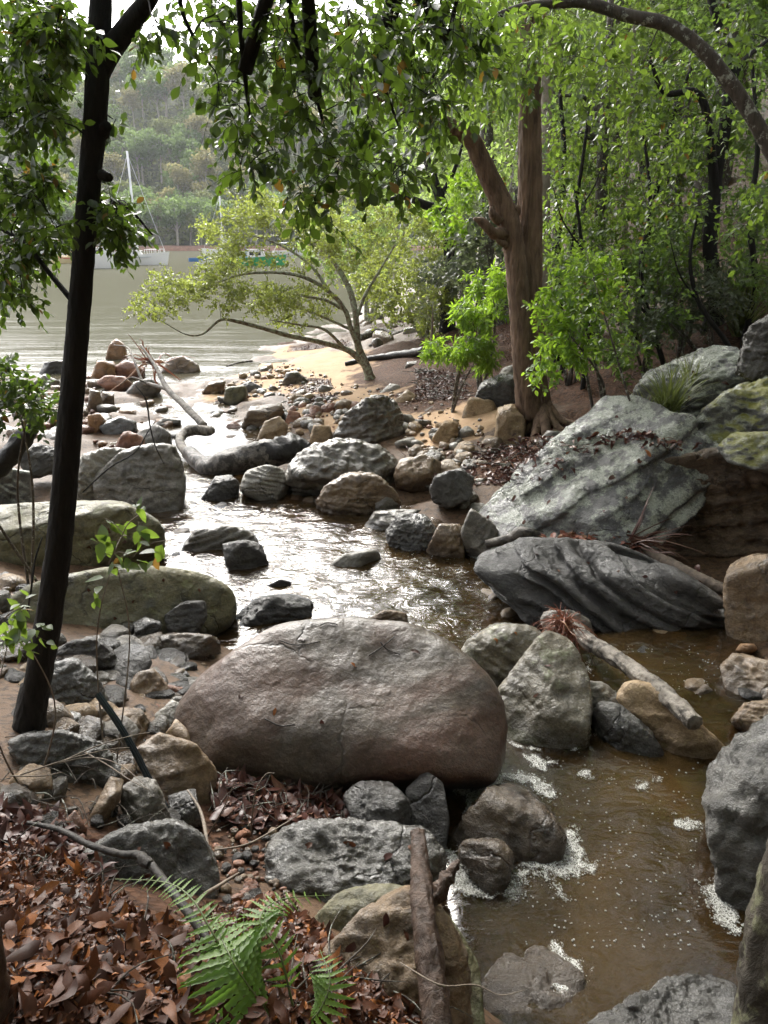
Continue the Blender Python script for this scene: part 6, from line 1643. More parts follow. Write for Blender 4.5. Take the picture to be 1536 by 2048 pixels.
def boat(label, px, py, L, yaw, hull_mat, cat='boat', B=None, fb=.8, cabin=None, cabin_mat=None, mast=0, cover=None, lean=0.0, name='boat', awning=None, rails=False, stripe=None):
    p = G(px, py, 0)
    r = empty(name, (p[0], p[1], 0))
    r.rotation_euler = (0, 0, yaw)
    tag(r, label, cat)
    B = B or L * .3
    hm, dk = hull_mb(L, B, fb)
    h = hm.build('hull', hull_mat); h.parent = r
    d = dk.build('deck', W_HULL); d.parent = r
    if stripe:
        sm = MB(); tube(sm, np.array([(-L * .48, -B * .40, fb * .75), (0, -B * .505, fb * .8), (L * .3, -B * .40, fb * .95)]), .05, 6); tube(sm, np.array([(-L * .48, B * .40, fb * .75), (0, B * .505, fb * .8), (L * .3, B * .40, fb * .95)]), .05, 6)
        s_ = sm.build('rubbing_strake', stripe); s_.parent = r
    if cabin:
        cx, cl, ch = cabin
        cm = MB()
        z0 = fb * .95
        v = []
        for (dx, z, w) in ((-cl / 2, 0, .62), (-cl / 2 + .1, ch, .52), (cl / 2 - .35, ch, .48), (cl / 2, 0, .5)):
            v += [(cx + dx, -B * w / 2, z0 + z), (cx + dx, B * w / 2, z0 + z)]
        cm.add(v, [(0, 2, 3, 1), (2, 4, 5, 3), (4, 6, 7, 5), (0, 1, 7, 6)], [(0, 6, 4), (0, 4, 2), (1, 3, 5), (1, 5, 7)])
        box(cm, (cx - .1, 0, z0 + ch + .03), (cl * .95, B * .6, .07))
        c = cm.build('cabin', cabin_mat or W_HULL, smooth=False); c.parent = r
        for k in range(max(2, int(cl / .8))):
            for sgn in (-1, 1):
                wm = MB(); box(wm, (0, 0, 0), (.5, .05, ch * .42))
                w = wm.build('window', M_WIN, smooth=False); w.parent = c; w.location = (cx - cl / 2 + .45 + k * .75, sgn * B * .278, z0 + ch * .58)
    if mast:
        mm = MB(); tube(mm, np.array([(L * .08, 0, fb), (L * .08, lean * mast, fb + mast)]), .11, 8)
        m = mm.build('mast', M_ALU); m.parent = r
        bm_ = MB(); tube(bm_, np.array([(L * .08, 0, fb + 1.3), (-L * .36, 0, fb + 1.25)]), .07, 8)
        b = bm_.build('boom', M_ALU); b.parent = r
        st = MB()
        top = np.array([L * .08, lean * mast, fb + mast * .97])
        for e in ((L * .5, 0, fb * 1.3), (-L * .48, 0, fb), (L * .05, B * .46, fb), (L * .05, -B * .46, fb)):
            tube(st, np.array([top, e]), .02, 4, caps=False)
        s_ = st.build('rigging', M_ALU); s_.parent = r
        sp = MB(); tube(sp, np.array([(L * .08, -B * .28, fb + mast * .55), (L * .08, B * .28, fb + mast * .55)]), .04, 6)
        s2 = sp.build('spreader', M_ALU); s2.parent = r
        if cover:
            cv = MB(); P = np.array([(L * .07, 0, fb + 1.5, .2), (-L * .1, 0, fb + 1.42, .24), (-L * .34, 0, fb + 1.36, .16)]); P = smooth_path(P, 12); tube(cv, P[:, :3], P[:, 3], 10, .15)
            c2 = cv.build('sail_cover', cover); c2.parent = r
    if awning:
        am = MB(); box(am, (-L * .25, 0, fb + 1.9), (L * .3, B * .7, .08))
        for ax in (-L * .38, -L * .12):
            for ay in (-B * .3, B * .3): tube(am, np.array([(ax, ay, fb * .9), (ax, ay, fb + 1.9)]), .03, 5)
        a = am.build('awning', awning, smooth=False); a.parent = r
    if rails:
        rm = MB()
        for k in range(5):
            xx = L * (.2 + .07 * k)
            for sgn in (-1, 1): tube(rm, np.array([(xx, sgn * B * (.40 - .05 * k), fb * 1.1), (xx, sgn * B * (.40 - .05 * k), fb * 1.1 + .6)]), .025, 4)
        for sgn in (-1, 1): tube(rm, np.array([(L * .2, sgn * B * .4, fb * 1.1 + .6), (L * .48, sgn * B * .2, fb * 1.1 + .65)]), .025, 4)
        q = rm.build('rail', M_ALU); q.parent = r
    return r
boat('white yacht with a tall leaning mast and bow rail right of the dark trunk', 268, 530, 7.4, R(8), W_HULL, 'yacht', fb=1.0, cabin=(-.2, 2.8, .6), mast=11.0, rails=True, lean=.0, stripe=M_GREYB)
boat('white grey motor hull half hidden by the dark trunk', 196, 537, 4.6, R(12), W_HULL, 'motor boat', fb=1.2, cabin=(-.3, 1.6, .8))
boat('cream cabin cruiser with a red bow left of the dark trunk', 148, 527, 6.0, R(172), M_CREAM, 'motor boat', fb=.75, cabin=(-.6, 2.4, 1.0), cabin_mat=M_CREAM, stripe=M_RED, rails=True)
boat('far white yacht with a blue sail cover at the left', 92, 508, 11.0, R(175), W_HULL, 'yacht', fb=1.3, cabin=(0, 4, .7), mast=13, cover=M_BLUE)
boat('long white launch behind the cream cruiser', 160, 511, 10.0, R(4), W_HULL, 'motor boat', fb=1.1, cabin=(-.5, 4, 1.1))
boat('small blue tender left of the mangrove', 396, 523, 2.4, R(20), M_BLUE, 'dinghy', fb=.45)
boat('white dinghy beside the small blue tender', 417, 528, 2.2, R(-10), W_HULL, 'dinghy', fb=.4)
boat('white yacht with two masts seen through the mangrove leaves', 455, 515, 8.0, R(170), W_HULL, 'yacht', fb=1.0, cabin=(-.2, 3, .6), mast=8.5, cover=M_GREYB)
boat('green hulled boat behind the mangrove with a blue awning', 508, 532, 6.6, R(5), M_GREEN, 'boat', fb=.85, cabin=(.4, 2.0, .9), awning=M_BLUE)
boat('white yacht with a lone mast right of the green boat', 594, 514, 8.0, R(15), W_HULL, 'yacht', fb=1.0, cabin=(0, 3, .6), mast=8.0)
# ------------------------------------------------------------------ fallen leaves
def litter_mat(key, a, b, c):
    m, nt = new_mat('litter_' + key)
    geo = nt.nodes.new('ShaderNodeNewGeometry')
    oi = nt.nodes.new('ShaderNodeObjectInfo')
    rnd = math_n(nt, 'FRACT', math_n(nt, 'ADD', geo.outputs['Random Per Island'], math_n(nt, 'MULTIPLY', oi.outputs['Random'], 5.77)))
    col = ramp(nt, rnd, [(0.0, a), (0.45, b), (0.72, tuple(.5 * (x + y) for x, y in zip(a, b))), (0.93, c), (1.0, c)])
    co = nt.nodes.new('ShaderNodeTexCoord').outputs['Object']
    n = noise(nt, co, 60, 4)
    col = mixc(nt, ramp(nt, n, [(0.4, 0.5), (0.65, 0.0)]), col, tuple(x * .45 for x in a))
    bp = nd(nt, 'ShaderNodeBump', i={'Strength': .3, 'Distance': .004, 'Height': n})
    bs = nd(nt, 'ShaderNodeBsdfPrincipled', i={'Base Color': col, 'Roughness': .40, 'Normal': bp.outputs[0], 'Specular IOR Level': .3})
    t = nd(nt, 'ShaderNodeBsdfTranslucent', i={'Color': col})
    mx = nd(nt, 'ShaderNodeMixShader', i={0: .2, 1: bs.outputs[0], 2: t.outputs[0]})
    finish(nt, mx.outputs[0])
    return m
LIT = litter_mat('brown', (0.034, 0.012, 0.006), (0.125, 0.042, 0.016), (0.36, 0.13, 0.035))
LITRED = litter_mat('red', (0.034, 0.012, 0.009), (0.105, 0.036, 0.024), (0.20, 0.09, 0.05))
LT = []
for k in range(6):
    v, q, t = leaf_tpl(.40 + .04 * (k % 3), .15 + .25 * (k % 2), .15 + .22 * (k % 3), 'ovate', 5)
    v = v.copy()
    v[:, 2] += .06 * np.sin(v[:, 1] * 7 + k) + v[:, 0] * .25 * math.sin(k * 2.1)
    v[:, 1] -= .5
    LT.append((v, q, t))

def litter_pts(polys, n, rng):
    out = []
    for poly, w in polys:
        out += fill_poly(poly, int(n * w), rng)
    x = np.array([a for a, b in out]); y = np.array([b for a, b in out])
    return x, y, H(x, y)

def litter(polys, n, size, mat, seed, name='leaf_litter', lift=.03, single=0, label=None, group=None, tilt=.30):
    rng = random.Random(seed)
    r = np.random.RandomState(seed)
    x, y, z = litter_pts(polys, n, rng)
    N_ = len(x)
    P = np.stack([x, y, z + r.uniform(.0, lift, N_) + .012], -1)
    az = r.uniform(0, 6.283, N_)
    A = np.stack([np.cos(az), np.sin(az), r.normal(size=N_) * tilt * .7], -1)
    Nn = np.stack([r.normal(size=N_) * tilt, r.normal(size=N_) * tilt, np.where(r.rand(N_) < .3, -1.0, 1.0)], -1)
    S = size * (.45 + r.rand(N_) ** 1.6 * 1.0)
    kind = r.randint(0, 6, N_)
    rest = np.ones(N_, bool)
    if single:
        q = P - CAM; dep = q @ FWD
        px = 768 + FPX * q[:, 0] / dep; py = 1024 - FPX * (q @ UPV) / dep
        vis = (px > 0) & (px < 1536) & (py > 0) & (py < 2048)
        idx = np.argsort(-np.where(vis, S / dep + P[:, 2] * .0, 0))[:single]
        ms = []
        for k in range(6):
            mb = MB(); mb.add(*LT[k]); ms.append(mb.mesh('fallen_leaf', mat))
        for i in idx:
            o = bpy.data.objects.new('fallen_leaf', ms[kind[i]])
            COL.objects.link(o)
            o.matrix_world = leaf_matrix(P[i] + [0, 0, .022], A[i], Nn[i], S[i])
            tag(o, label, 'leaf', group)
        rest[idx] = False
    mb = MB()
    for k in range(6):
        s_ = rest & (kind == k)
        if s_.any(): place_leaves(mb, LT[k], P[s_], A[s_], Nn[s_], S[s_])
    o = mb.build(name, mat)
    o['kind'] = 'stuff'
BANKP = [([(-60, 1760), (60, 1700), (170, 1760), (330, 1880), (420, 1920), (480, 2080), (-60, 2090)], .74), ([(330, 1850), (560, 1810), (670, 1890), (640, 1960), (400, 1930)], .10), ([(400, 1910), (640, 1930), (860, 2000), (860, 2090), (450, 2090)], .26)]
litter(BANKP, 4200, .056, LIT, 1, lift=.04, single=300, label='curled brown fallen leaf on the litter covered bank', group='fallen leaves on the bank')
litter([([(430, 1560), (700, 1580), (700, 1650), (560, 1660), (430, 1640)], .6), ([(-40, 1620), (120, 1640), (240, 1760), (60, 1760), (-40, 1740)], .4)], 1100, .075, LITRED, 2)
litter([([(930, 905), (1080, 890), (1150, 905), (1050, 960), (950, 975)], .35), ([(830, 740), (930, 750), (940, 800), (830, 800)], .3), ([(1080, 860), (1180, 840), (1160, 890)], .1), ([(1380, 690), (1480, 640), (1536, 640), (1480, 720)], .25)], 5200, .065, LITRED, 3, lift=.015, tilt=.2)
litter([([(560, 705), (680, 680), (720, 690), (620, 700)], .3), ([(570, 765), (660, 760), (680, 800), (590, 800)], .4), ([(840, 650), (1030, 640), (1030, 740), (900, 720)], .3)], 4600, .06, LITRED, 4, lift=.01, tilt=.2)

litter(BANKP, 5000, .022, LIT, 15, name='litter_crumbs', lift=.055, tilt=.8)
# fine sticks mixed into the litter
r = np.random.RandomState(12)
mb = MB()
for poly in (BANKP[0][0], BANKP[2][0], [(430, 1560), (700, 1580), (700, 1650), (430, 1640)], [(830, 740), (930, 750), (940, 800), (830, 800)], [(930, 905), (1150, 890), (1050, 960)], [(0, 1480), (240, 1480), (300, 1700), (0, 1700)]):
    for (x, y) in fill_poly(poly, 70, random.Random(int(poly[0][1]))):
        z = Hs(x, y) + .035
        a = r.uniform(0, 6.28); L_ = r.uniform(.05, .2) * (1 if y < 4 else 2)
        e = np.array([math.cos(a), math.sin(a), r.normal() * .15]) * L_
        m_ = e * .5 + r.normal(size=3) * L_ * .08
        tube(mb, smooth_path(np.array([(x, y, z), (x + m_[0], y + m_[1], z + abs(m_[2])), (x + e[0], y + e[1], z + e[2] * .4)]), 6), np.linspace(.0035, .0012, 6) * (1 if y < 4 else 2.5), 4, caps=False)
o = mb.build('fallen_twigs', B_GREY); o['kind'] = 'stuff'

bpy.context.view_layer.update()
def on_rock(seed, px, py):
    o = ROCKS[seed]
    inv = o.matrix_world.inverted()
    d = Vector(unit(ray(px, py)))
    ok, loc, nrm, _ = o.ray_cast(inv @ Vector(CAM), inv.to_3x3() @ d)
    return (np.array(o.matrix_world @ loc), np.array(nrm)) if ok else (None, None)
def rock_pts(seed, L):
    return [p_ for p_, n_ in (on_rock(seed, a_, b_) for a_, b_ in L) if p_ is not None]

# leaf heaps lying on the slabs
def heap(label, pts, n, size, mat, seed, name='leaf_heap', spread=.12, up=.05, long=1.0):
    r = np.random.RandomState(seed)
    c = np.array(pts)
    i = r.randint(0, len(c), n)
    P = c[i] + r.normal(size=(n, 3)) * np.array([spread, spread, up * .5]) + [0, 0, up * .5]
    az = r.uniform(0, 6.283, n)
    A = np.stack([np.cos(az) * long, np.sin(az), r.normal(size=n) * .3], -1)
    mb = MB()
    for k in range(6):
        s_ = r.randint(0, 6, n) == k
        place_leaves(mb, LT[k], P[s_], A[s_], r.normal(size=(s_.sum(), 3)) * .5 + [0, 0, 1], size * r.uniform(.6, 1.3, s_.sum()))
    o = mb.build(name, mat, None, True, tuple(c.mean(0)))
    tag(o, label, 'leaf heap', kind='stuff')
    return o

def strips(label, base, n, length, mat, seed, name, w=.012, cat='frond', droop=.6, dirv=None):
    """a bunch of long dry straps, each with its own bend"""
    r = np.random.RandomState(seed)
    mb = MB()
    s = np.linspace(0, 1, 9)
    for k in range(n):
        d = unit(r.normal(size=3) + [0, 0, .3] + (0 if dirv is None else np.array(dirv) * 1.6))
        L = length * r.uniform(.5, 1.1)
        sag = np.array([0, 0, -1.0])
        P = np.outer(s, d) * L + np.outer(s ** 2, sag) * L * droop * r.uniform(.2, 1) + r.normal(size=3) * .03 + np.sin(s * 6 + k)[:, None] * r.normal(size=3) * .03 * length
        X = unit(np.cross(d, r.normal(size=3)))
        ww = w * (1 - .8 * s) * r.uniform(.6, 1.2)
        V = np.concatenate([P - X * ww[:, None], P + X * ww[:, None], P + np.cross(X, d) * ww[:, None] * .5])
        n_ = len(s)
        mb.add(V, [(i, i + 1, i + 1 + 2 * n_, i + 2 * n_) for i in range(n_ - 1)] + [(i + 2 * n_, i + 1 + 2 * n_, i + 1 + n_, i + n_) for i in range(n_ - 1)])
    o = mb.build(name, mat, None, True)
    o.location = base
    tag(o, label, cat)
    o['kind'] = 'thing'
    return o
RUST = litter_mat('rust', (0.16, 0.055, 0.035), (0.30, 0.11, 0.065), (0.42, 0.24, 0.14))
strips('bright rust red tuft of dry straps at the head of the fallen log', tuple(G(1128, 1248, .56)), 150, .22, RUST, 5, 'dry_frond', .006, droop=1.0)
strips('brown dry palm frond strands across the layered slab', tuple(D(1260, 1085, 5.65)), 70, .55, litter_mat('palm', (0.07, 0.032, 0.024), (0.14, 0.065, 0.045), (0.2, 0.11, 0.07)), 6, 'dry_frond', .012, droop=.25, dirv=(1.2, -.3, -.1))
strips('dead hanging fronds on the brown boulder right of the banded boulder', tuple(D(825, 925, 9.1)), 40, .55, LITRED, 7, 'dry_frond', .012, droop=1.1)
strips('bright red brown frond stranded on the bay rocks', tuple(D(300, 722, 13.2)), 26, .7, RUST, 8, 'dry_frond', .03, droop=.5)
heap('heap of rust brown leaves at the top of the layered slab', [D(1170, 1083, 5.75), D(1210, 1080, 5.75), D(1150, 1078, 5.8), D(1240, 1092, 5.7)], 160, .10, RUST, 9, spread=.10)
heap('strip of brown leaves on the lower right of the layered slab', [D(1380, 1170, 5.15), D(1350, 1150, 5.25), D(1400, 1190, 5.1)], 90, .09, LITRED, 10, spread=.09)
heap('brown leaves gathered on a step of the great lichen slab', rock_pts(203, [(1200, 880), (1235, 875), (1280, 868), (1310, 880), (1180, 900), (1335, 890)]), 200, .075, LITRED, 11, spread=.10, up=.03)
heap('red brown litter tongue along the upper left edge of the great slab', [tuple(np.array(hit(a_, b_)) + [0, 0, .03]) for a_, b_ in [(940, 960), (960, 945), (990, 925), (1020, 910), (1060, 900), (1100, 890), (1130, 875), (1000, 900)]] + rock_pts(203, [(990, 975), (1030, 945), (1070, 915), (1110, 885)]), 900, .075, LITRED, 12, spread=.15, up=.04)

# ------------------------------------------------------------------ fern
LF_FERN = mat_leaf('fern', (0.075, 0.15, 0.018), (0.135, 0.225, 0.032), (0.26, 0.50, 0.07), .38, .28)
M_STALK = mat_plain('fern_stalk', (0.10, 0.13, 0.04), .5)
def pinna_mesh(seed):
    r = np.random.RandomState(seed)
    n = 15
    s = np.linspace(0, 1, n)
    w = .085 * (1 - s ** 2.2) * (1 - .2 * np.cos(s * 0)) + .004
    w = w * (1 + .22 * np.where(np.arange(n) % 2, 1, -1))
    w[0] = .03
    mid = np.stack([0 * s, s, -.14 * s * s + .012 * np.sin(s * 30)], -1)
    L = np.stack([-w, s + .015, mid[:, 2] + .03 * np.where(np.arange(n) % 2, 1, -.4) + .01], -1)
    Rr = np.stack([w, s + .015, mid[:, 2] + .03 * np.where(np.arange(n) % 2, 1, -.4) + .01], -1)
    mb = MB()
    mb.add(np.concatenate([mid, L, Rr]), [(i, i + 1, n + i + 1, n + i) for i in range(n - 1)] + [(i + 1, i, 2 * n + i, 2 * n + i + 1) for i in range(n - 1)])
    return mb.mesh('pinna', LF_FERN)
PIN = [pinna_mesh(k) for k in range(2)]
fb = hit(560, 2010)
fern = empty('fern', (fb[0], fb[1], fb[2]))
tag(fern, 'wet bright green fern with toothed fronds at the bottom of the view', 'fern')
# each frond: pixels from the foot to the tip with the distance ahead, then the longest pinna
FRONDS = [([(560, 2050, 1.04), (510, 1990, 1.14), (470, 1930, 1.20), (440, 1870, 1.20), (425, 1825, 1.16)], .15, 22, None),
          ([(520, 2000, 1.06), (440, 1890, 1.20), (385, 1800, 1.24), (330, 1765, 1.22), (230, 1758, 1.15)], .06, 20, None),
          ([(590, 2030, 1.04), (560, 1910, 1.16), (520, 1840, 1.20), (560, 1800, 1.18), (660, 1790, 1.12)], .075, 20, None),
          ([(560, 2060, 1.04), (500, 2060, 1.12), (430, 2050, 1.15), (370, 2030, 1.14)], .11, 14, None),
          ([(600, 2060, 1.03), (640, 2020, 1.08), (660, 1960, 1.12), (640, 1900, 1.12)], .075, 14, None)]
for k, (rows, lp, npn, _) in enumerate(FRONDS):
    P = np.array([[*G(a, b, z)] for a, b, z in rows])
    P = smooth_path(P, 60)
    mb = MB()
    tube(mb, P, np.linspace(.0035, .001, 60), 6)
    fr = mb.build('frond', M_STALK, fern, True, tuple(fb), tuple(fb))
    T = unit(np.gradient(P, axis=0))
    for j in range(npn):
        u = .12 + .86 * j / (npn - 1)
        i = min(59, int(u * 59))
        s_ = .88 * lp * (math.sin(math.pi * min(1, (u - .02)) ** .75) ** .8 * .9 + .12)
        if u > .95: s_ *= .6
        side = unit(np.cross(T[i], [0, 0, 1.0]) + np.array([0, 0, .0]))
        nrm = unit(np.cross(side, T[i]))
        for sg in (-1, 1):
            a = unit(side * sg + T[i] * .38 + np.array([0, 0, -.12 + .1 * math.sin(j * 2.3 + k)]))
            o = bpy.data.objects.new('pinna', PIN[(j + k) % 2])
            COL.objects.link(o)
            o.parent = fr
            o.matrix_basis = Matrix.Translation(-Vector(fb)) @ leaf_matrix(P[i], a, nrm * 1.0, s_) @ Matrix.Diagonal((1.25 if lp < .1 else 1.0, 1, 1, 1))
# ------------------------------------------------------------------ foam
def mat_foam():
    m, nt = new_mat('foam_bubbles')
    b = nd(nt, 'ShaderNodeBsdfPrincipled', i={'Base Color': (0.62, 0.62, 0.58, 1), 'Roughness': .15})
    t = nd(nt, 'ShaderNodeBsdfTransparent', i={'Color': (0.9, 0.9, 0.88, 1)})
    mx = nd(nt, 'ShaderNodeMixShader', i={0: .6, 1: b.outputs[0], 2: t.outputs[0]})
    finish(nt, mx.outputs[0])
    return m
def mat_film():
    m, nt = new_mat('foam_film')
    co = nt.nodes.new('ShaderNodeTexCoord').outputs['Object']
    e = nd(nt, 'ShaderNodeAttribute', attribute_name='inner').outputs['Fac']
    v1 = nd(nt, 'ShaderNodeTexVoronoi', feature='DISTANCE_TO_EDGE', i={'Vector': co, 'Scale': 95.0}).outputs['Distance']
    v2 = nd(nt, 'ShaderNodeTexVoronoi', feature='DISTANCE_TO_EDGE', i={'Vector': co, 'Scale': 34.0}).outputs['Distance']
    n = noise(nt, co, 16, 5, .65, .6)
    lace = math_n(nt, 'MAXIMUM', ramp(nt, v1, [(0.0, 0.9), (0.16, 0.25)]), ramp(nt, v2, [(0.0, 1.0), (0.10, 0.0)]))
    den = ramp(nt, math_n(nt, 'ADD', math_n(nt, 'MULTIPLY', n, 1.3), math_n(nt, 'MULTIPLY', e, 0.75)), [(0.85, 0.0), (1.25, 0.45), (1.55, 0.8)])
    al = math_n(nt, 'MULTIPLY', lace, den)
    al = math_n(nt, 'MAXIMUM', al, math_n(nt, 'MULTIPLY', ramp(nt, math_n(nt, 'ADD', n, math_n(nt, 'MULTIPLY', e, .35)), [(0.80, 0.0), (1.10, 0.6)]), 1.0))
    bp = nd(nt, 'ShaderNodeBump', i={'Strength': .6, 'Distance': .006, 'Height': v1})
    b = nd(nt, 'ShaderNodeBsdfPrincipled', i={'Base Color': (0.52, 0.52, 0.48, 1), 'Roughness': .25, 'Normal': bp.outputs[0]})
    t = nd(nt, 'ShaderNodeBsdfTransparent')
    mx = nd(nt, 'ShaderNodeMixShader', i={0: al, 1: t.outputs[0], 2: b.outputs[0]})
    finish(nt, mx.outputs[0])
    return m
FILM = mat_film()
FOAM = mat_foam()
_u, _f = ico(1)
_hv = _u[_u[:, 2] > -.3]
def bubbles(mb, P, Rr):
    v, f = ico(1)
    V = P[:, None] + v[None] * Rr[:, None, None] * np.array([1, 1, .75])
    mb.add(V.reshape(-1, 3), None, (f[None] + (np.arange(len(P)) * len(v))[:, None, None]).reshape(-1, 3))
def foam(label, poly, n, rmin, rmax, seed, z=None, clump=.0, lift=0.0, group=None):
    rng = random.Random(seed); r = np.random.RandomState(seed)
    w = [G(px, py, .30 if z is None else z) for px, py in poly]
    wp_ = [(p_[0], p_[1]) for p_ in w]
    xs, ys = zip(*wp_)
    P = []
    g = 0
    n = int(n * .38)
    while len(P) < n and g < n * 40:
        g += 1
        x, y = rng.uniform(min(xs), max(xs)), rng.uniform(min(ys), max(ys))
        # ragged edge and holes
        e = .03 * perlin(np.array([[x * 22, y * 22, seed]]))[0]
        if in_poly(x + e, y - e, wp_):
            web = abs(perlin(np.array([[x * 21, y * 21, seed + 5.5]]))[0] + .4 * perlin(np.array([[x * 55, y * 55, seed + 2.5]]))[0])
            if web > (.30 - .5 * clump * .4) and rng.random() > .22 - .4 * clump * .4: continue
            P.append((x, y))
    P = np.array(P)
    Rr = .55 * rmin * (rmax / rmin) ** (r.rand(len(P)) ** 2.2)
    zz = wlevel(P[:, 0], P[:, 1]) if z is None else np.full(len(P), z)
    mb = MB()
    bubbles(mb, np.column_stack([P, zz + .003 + lift * r.rand(len(P))]), Rr)
    c = (P[:, 0].mean(), P[:, 1].mean(), float(zz.mean()))
    # the film itself: cells of the water surface inside the outline, thinning out towards its edge
    st = max(.008, (max(xs) - min(xs)) / 60)
    gx_, gy_, gq_ = grid_mesh(np.arange(min(xs) - .05, max(xs) + .05 + st, st), np.arange(min(ys) - .05, max(ys) + .05 + st, st))
    wob = .022 * perlin(np.stack([gx_ * 17, gy_ * 17, gx_ * 0 + seed], -1))
    Wp = np.array(wp_)
    A_, B_ = Wp, np.roll(Wp, -1, 0)
    Q_ = np.stack([gx_ + wob, gy_ - wob], -1)
    ap = Q_[:, None] - A_[None]; ab = (B_ - A_)[None]
    tt = np.clip((ap * ab).sum(-1) / np.maximum((ab ** 2).sum(-1), 1e-9), 0, 1)
    dist = np.linalg.norm(ap - ab * tt[..., None], axis=-1).min(1)
    ins = np.array([in_poly(a_, b_, wp_) for a_, b_ in Q_])
    sd = np.where(ins, dist, -dist)
    inner = np.clip(sd / .05 + .2, 0, 1) * (1 - 1.3 * clump)
    keep_ = (sd[gq_] > -.03).any(1)
    used_ = np.unique(gq_[keep_]); remap = np.zeros(len(gx_), int); remap[used_] = np.arange(len(used_))
    zf = (wlevel(gx_, gy_) if z is None else np.full(len(gx_), z)) + .007 + .004 * perlin(np.stack([gx_ * 30, gy_ * 30, gx_ * 0], -1))
    fm = raw_mesh('foam_patch', np.stack([gx_, gy_, zf], -1)[used_] - np.array(c), remap[gq_[keep_]], np.zeros((0, 3), int), FILM)
    fm.attributes.new('inner', 'FLOAT', 'POINT').data.foreach_set('value', inner[used_].astype(np.float32))
    o = link('foam_patch', fm, None, c)
    bo = mb.build('bubbles', FOAM, o, True, c, c)
    bo['kind'] = 'stuff'
    tag(o, label, 'foam', group)
    o['kind'] = 'thing'
    return o
foam('thick white foam between the brown hump and the huge boulder', [(905, 1590), (930, 1555), (1000, 1545), (1010, 1570), (985, 1585), (960, 1620), (940, 1660), (925, 1655), (930, 1600)], 2600, .003, .008, 1, lift=.012)
foam('bubbly foam band behind the brown hump', [(985, 1550), (1040, 1540), (1090, 1555), (1115, 1590), (1110, 1612), (1085, 1605), (1060, 1575), (1010, 1562)], 1100, .003, .010, 2, clump=.3)
foam('small white foam raft near the cracked olive rock', [(1043, 1510), (1065, 1507), (1090, 1520), (1112, 1518), (1100, 1535), (1090, 1545), (1060, 1535)], 420, .003, .007, 3)
foam('white churned water below the dark upright block', [(888, 1698), (905, 1700), (930, 1740), (960, 1775), (1000, 1790), (985, 1802), (940, 1795), (905, 1785)], 1800, .003, .008, 4, lift=.012)
foam('large bubbly foam sheet right of the brown hump', [(1000, 1790), (1040, 1725), (1110, 1690), (1130, 1660), (1150, 1650), (1165, 1680), (1180, 1720), (1205, 1725), (1190, 1750), (1130, 1760), (1110, 1755), (1150, 1810), (1120, 1800), (1080, 1750), (1030, 1800)], 2800, .003, .011, 5, clump=.35)
foam('thin foam sheet drifting over the sunk flat rock near the bottom', [(1088, 1915), (1105, 1880), (1125, 1885), (1130, 1910), (1170, 1920), (1175, 1960), (1150, 1990), (1120, 2000), (1100, 1975)], 500, .0025, .007, 6, clump=.1)
foam('foam drift along the glossy wet boulder on the right', [(1395, 1770), (1420, 1765), (1440, 1740), (1455, 1760), (1465, 1800), (1490, 1870), (1465, 1875), (1420, 1840), (1412, 1800)], 1500, .003, .009, 7, clump=.15)
foam('thin foam line at the foot of the cracked olive rock', [(975, 1462), (990, 1465), (1040, 1490), (1085, 1500), (1080, 1506), (1030, 1497)], 260, .003, .006, 8)
foam('foam edge under the egg shaped wet rock', [(1140, 1470), (1190, 1466), (1200, 1474), (1150, 1476)], 150, .003, .006, 10)
for k, (cx, cyy, rx, ry, lb) in enumerate([(1150, 1498, 12, 7, 'tiny foam raft nearest the egg shaped rock'), (1172, 1549, 18, 11, 'round foam raft in the dark water of the pool'), (1222, 1560, 9, 5, 'smallest foam raft right of the round one'), (1285, 1573, 16, 13, 'foam raft with a tail in the middle of the pool'), (1316, 1559, 12, 6, 'flat foam raft above the tailed one'), (1375, 1650, 30, 14, 'long foam raft near the glossy wet boulder'), (1348, 1628, 7, 4, 'dot of foam above the long foam raft'), (1177, 1332, 6, 20, 'streak of foam at the left of the shaded pool'), (1235, 1705, 6, 5, 'single foam dot in the brown water')]):
    a = np.linspace(0, 6.283, 14)
    foam(lb, [(cx + rx * math.cos(t), cyy + ry * math.sin(t)) for t in a], max(30, int(rx * ry * .9)), .003, .007, 20 + k)
# loose bubbles that nobody would count
r = np.random.RandomState(4)
q = []
for (x0, y0_, x1, y1, n) in [(1100, 1500, 1400, 1750, 150), (1180, 1290, 1440, 1400, 110), (800, 1080, 960, 1180, 130), (1050, 1750, 1400, 1900, 140)]:
    for _ in range(n):
        pz = G(r.uniform(x0, x1), r.uniform(y0_, y1), .3 if y0_ > 1250 else .11)
        q.append((pz[0], pz[1], float(wlevel(pz[0], pz[1])) + .002))
mb = MB(); bubbles(mb, np.array(q), r.uniform(.002, .006, len(q)))
o = mb.build('bubbles', FOAM); o['kind'] = 'stuff'

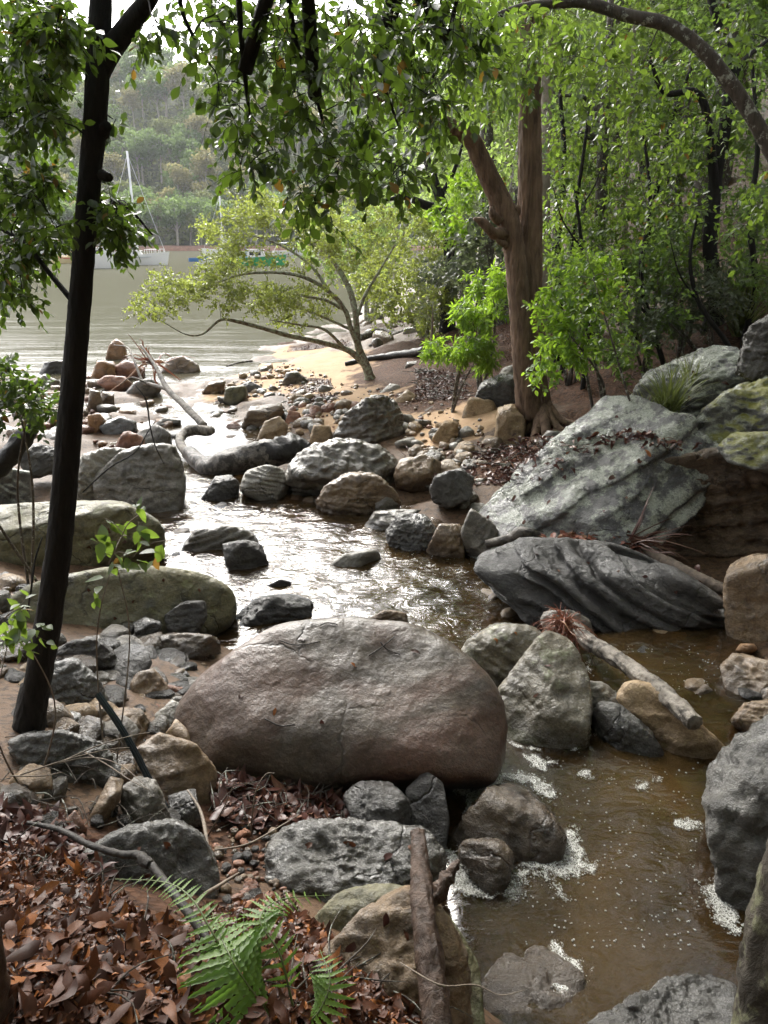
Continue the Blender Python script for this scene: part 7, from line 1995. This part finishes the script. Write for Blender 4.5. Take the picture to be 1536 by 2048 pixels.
# ------------------------------------------------------------------ leaves and sticks that came to rest on the rocks
r = np.random.RandomState(31)
RMS = []
for k in range(6):
    mb = MB(); mb.add(*LT[k]); RMS.append(mb.mesh('fallen_leaf', LIT if k % 2 else LITRED))
SPOTL = [(3, 'huge brown boulder', [(610, 1266), (560, 1420), (700, 1330), (820, 1300), (655, 1450), (480, 1390)]), (50, 'long low olive boulder', [(180, 1175), (260, 1200), (330, 1160), (390, 1190), (220, 1230)]),
         (51, 'wide flat olive slab', [(200, 1050), (250, 1080), (170, 1090), (290, 1065)]),          (203, 'great lichen patched slab', [(1230, 960), (1280, 920), (1250, 1000), (1200, 1020), (1310, 905), (1220, 840), (1250, 870), (1200, 900), (1020, 990), (1080, 950), (1100, 1010), (980, 1030), (1040, 1040), (1120, 960)]),
         (201, 'layered dark slab', [(1080, 1110), (1160, 1120), (1230, 1140), (1290, 1160), (1340, 1190), (1120, 1140)]), (206, 'back slab', [(1340, 760), (1400, 740), (1440, 760), (1380, 790), (1320, 780)]), (30, 'rounded wet grey boulder', [(190, 1735), (260, 1700), (340, 1700), (300, 1760)]),
         (24, 'broad dark wet slab', [(620, 1690), (700, 1680), (760, 1720), (820, 1700)]), (25, 'brown sloping rock', [(760, 1840), (720, 1900), (800, 1880), (690, 1960)]), (11, 'greenish rock block', [(980, 1290), (1020, 1270)]), (12, 'cracked olive brown rock', [(1100, 1330), (1060, 1400)])]
for seed, nm, L in SPOTL:
    for px, py in L:
        P_, n_ = on_rock(seed, px + r.uniform(-15, 15), py + r.uniform(-10, 10))
        if P_ is None: continue
        o = bpy.data.objects.new('fallen_leaf', RMS[r.randint(6)])
        COL.objects.link(o)
        t_ = unit(np.cross(n_, r.normal(size=3)))
        s_ = (.05 if P_[1] < 5 else .085) * r.uniform(.7, 1.2)
        o.matrix_world = leaf_matrix(P_ + n_ * s_ * .12, t_, n_ + r.normal(size=3) * .15, s_)
        tag(o, 'brown dead leaf lying on the ' + nm, 'leaf', 'dead leaves on the ' + nm)
for k, (L, lb) in enumerate([([(560, 1282), (585, 1290), (612, 1290), (640, 1284)], 'thin dark twig near the left top of the huge brown boulder'), ([(738, 1312), (762, 1296), (790, 1274)], 'dark twig on the right part of the huge brown boulder'), ([(760, 1285), (775, 1300), (800, 1310)], 'second dark twig crossing the first on the huge brown boulder'), ([(640, 1252), (655, 1247), (675, 1250)], 'short dark twig at the very top of the huge brown boulder'), ([(530, 1438), (560, 1452), (590, 1450)], 'dark curved twig on the front of the huge brown boulder')]):
    pts_ = [on_rock(3, a_, b_) for a_, b_ in L]
    pts_ = [p_ + n_ * .006 for p_, n_ in pts_ if p_ is not None]
    if len(pts_) > 1:
        rows_ = [(*p_, .0035) for p_ in pts_]
        wood('twig', lb, 'twig', rows_, B_DEAD, 14, 5, .1, 60 + k, world=True)

# ------------------------------------------------------------------ damp air over the bay
hz = MB()
box(hz, (-5, 195, 41), (640, 500, 88))
hm_, hnt = new_mat('damp_air')
ho = hnt.nodes.new('ShaderNodeOutputMaterial')
hv = hnt.nodes.new('ShaderNodeVolumePrincipled')
hv.inputs['Color'].default_value = (0.93, 0.96, 1.0, 1)
hv.inputs['Density'].default_value = 0.00022
hv.inputs['Anisotropy'].default_value = 0.3
hnt.links.new(hv.outputs[0], ho.inputs['Volume'])
haze = hz.build('haze', hm_, smooth=False)
haze['kind'] = 'stuff'
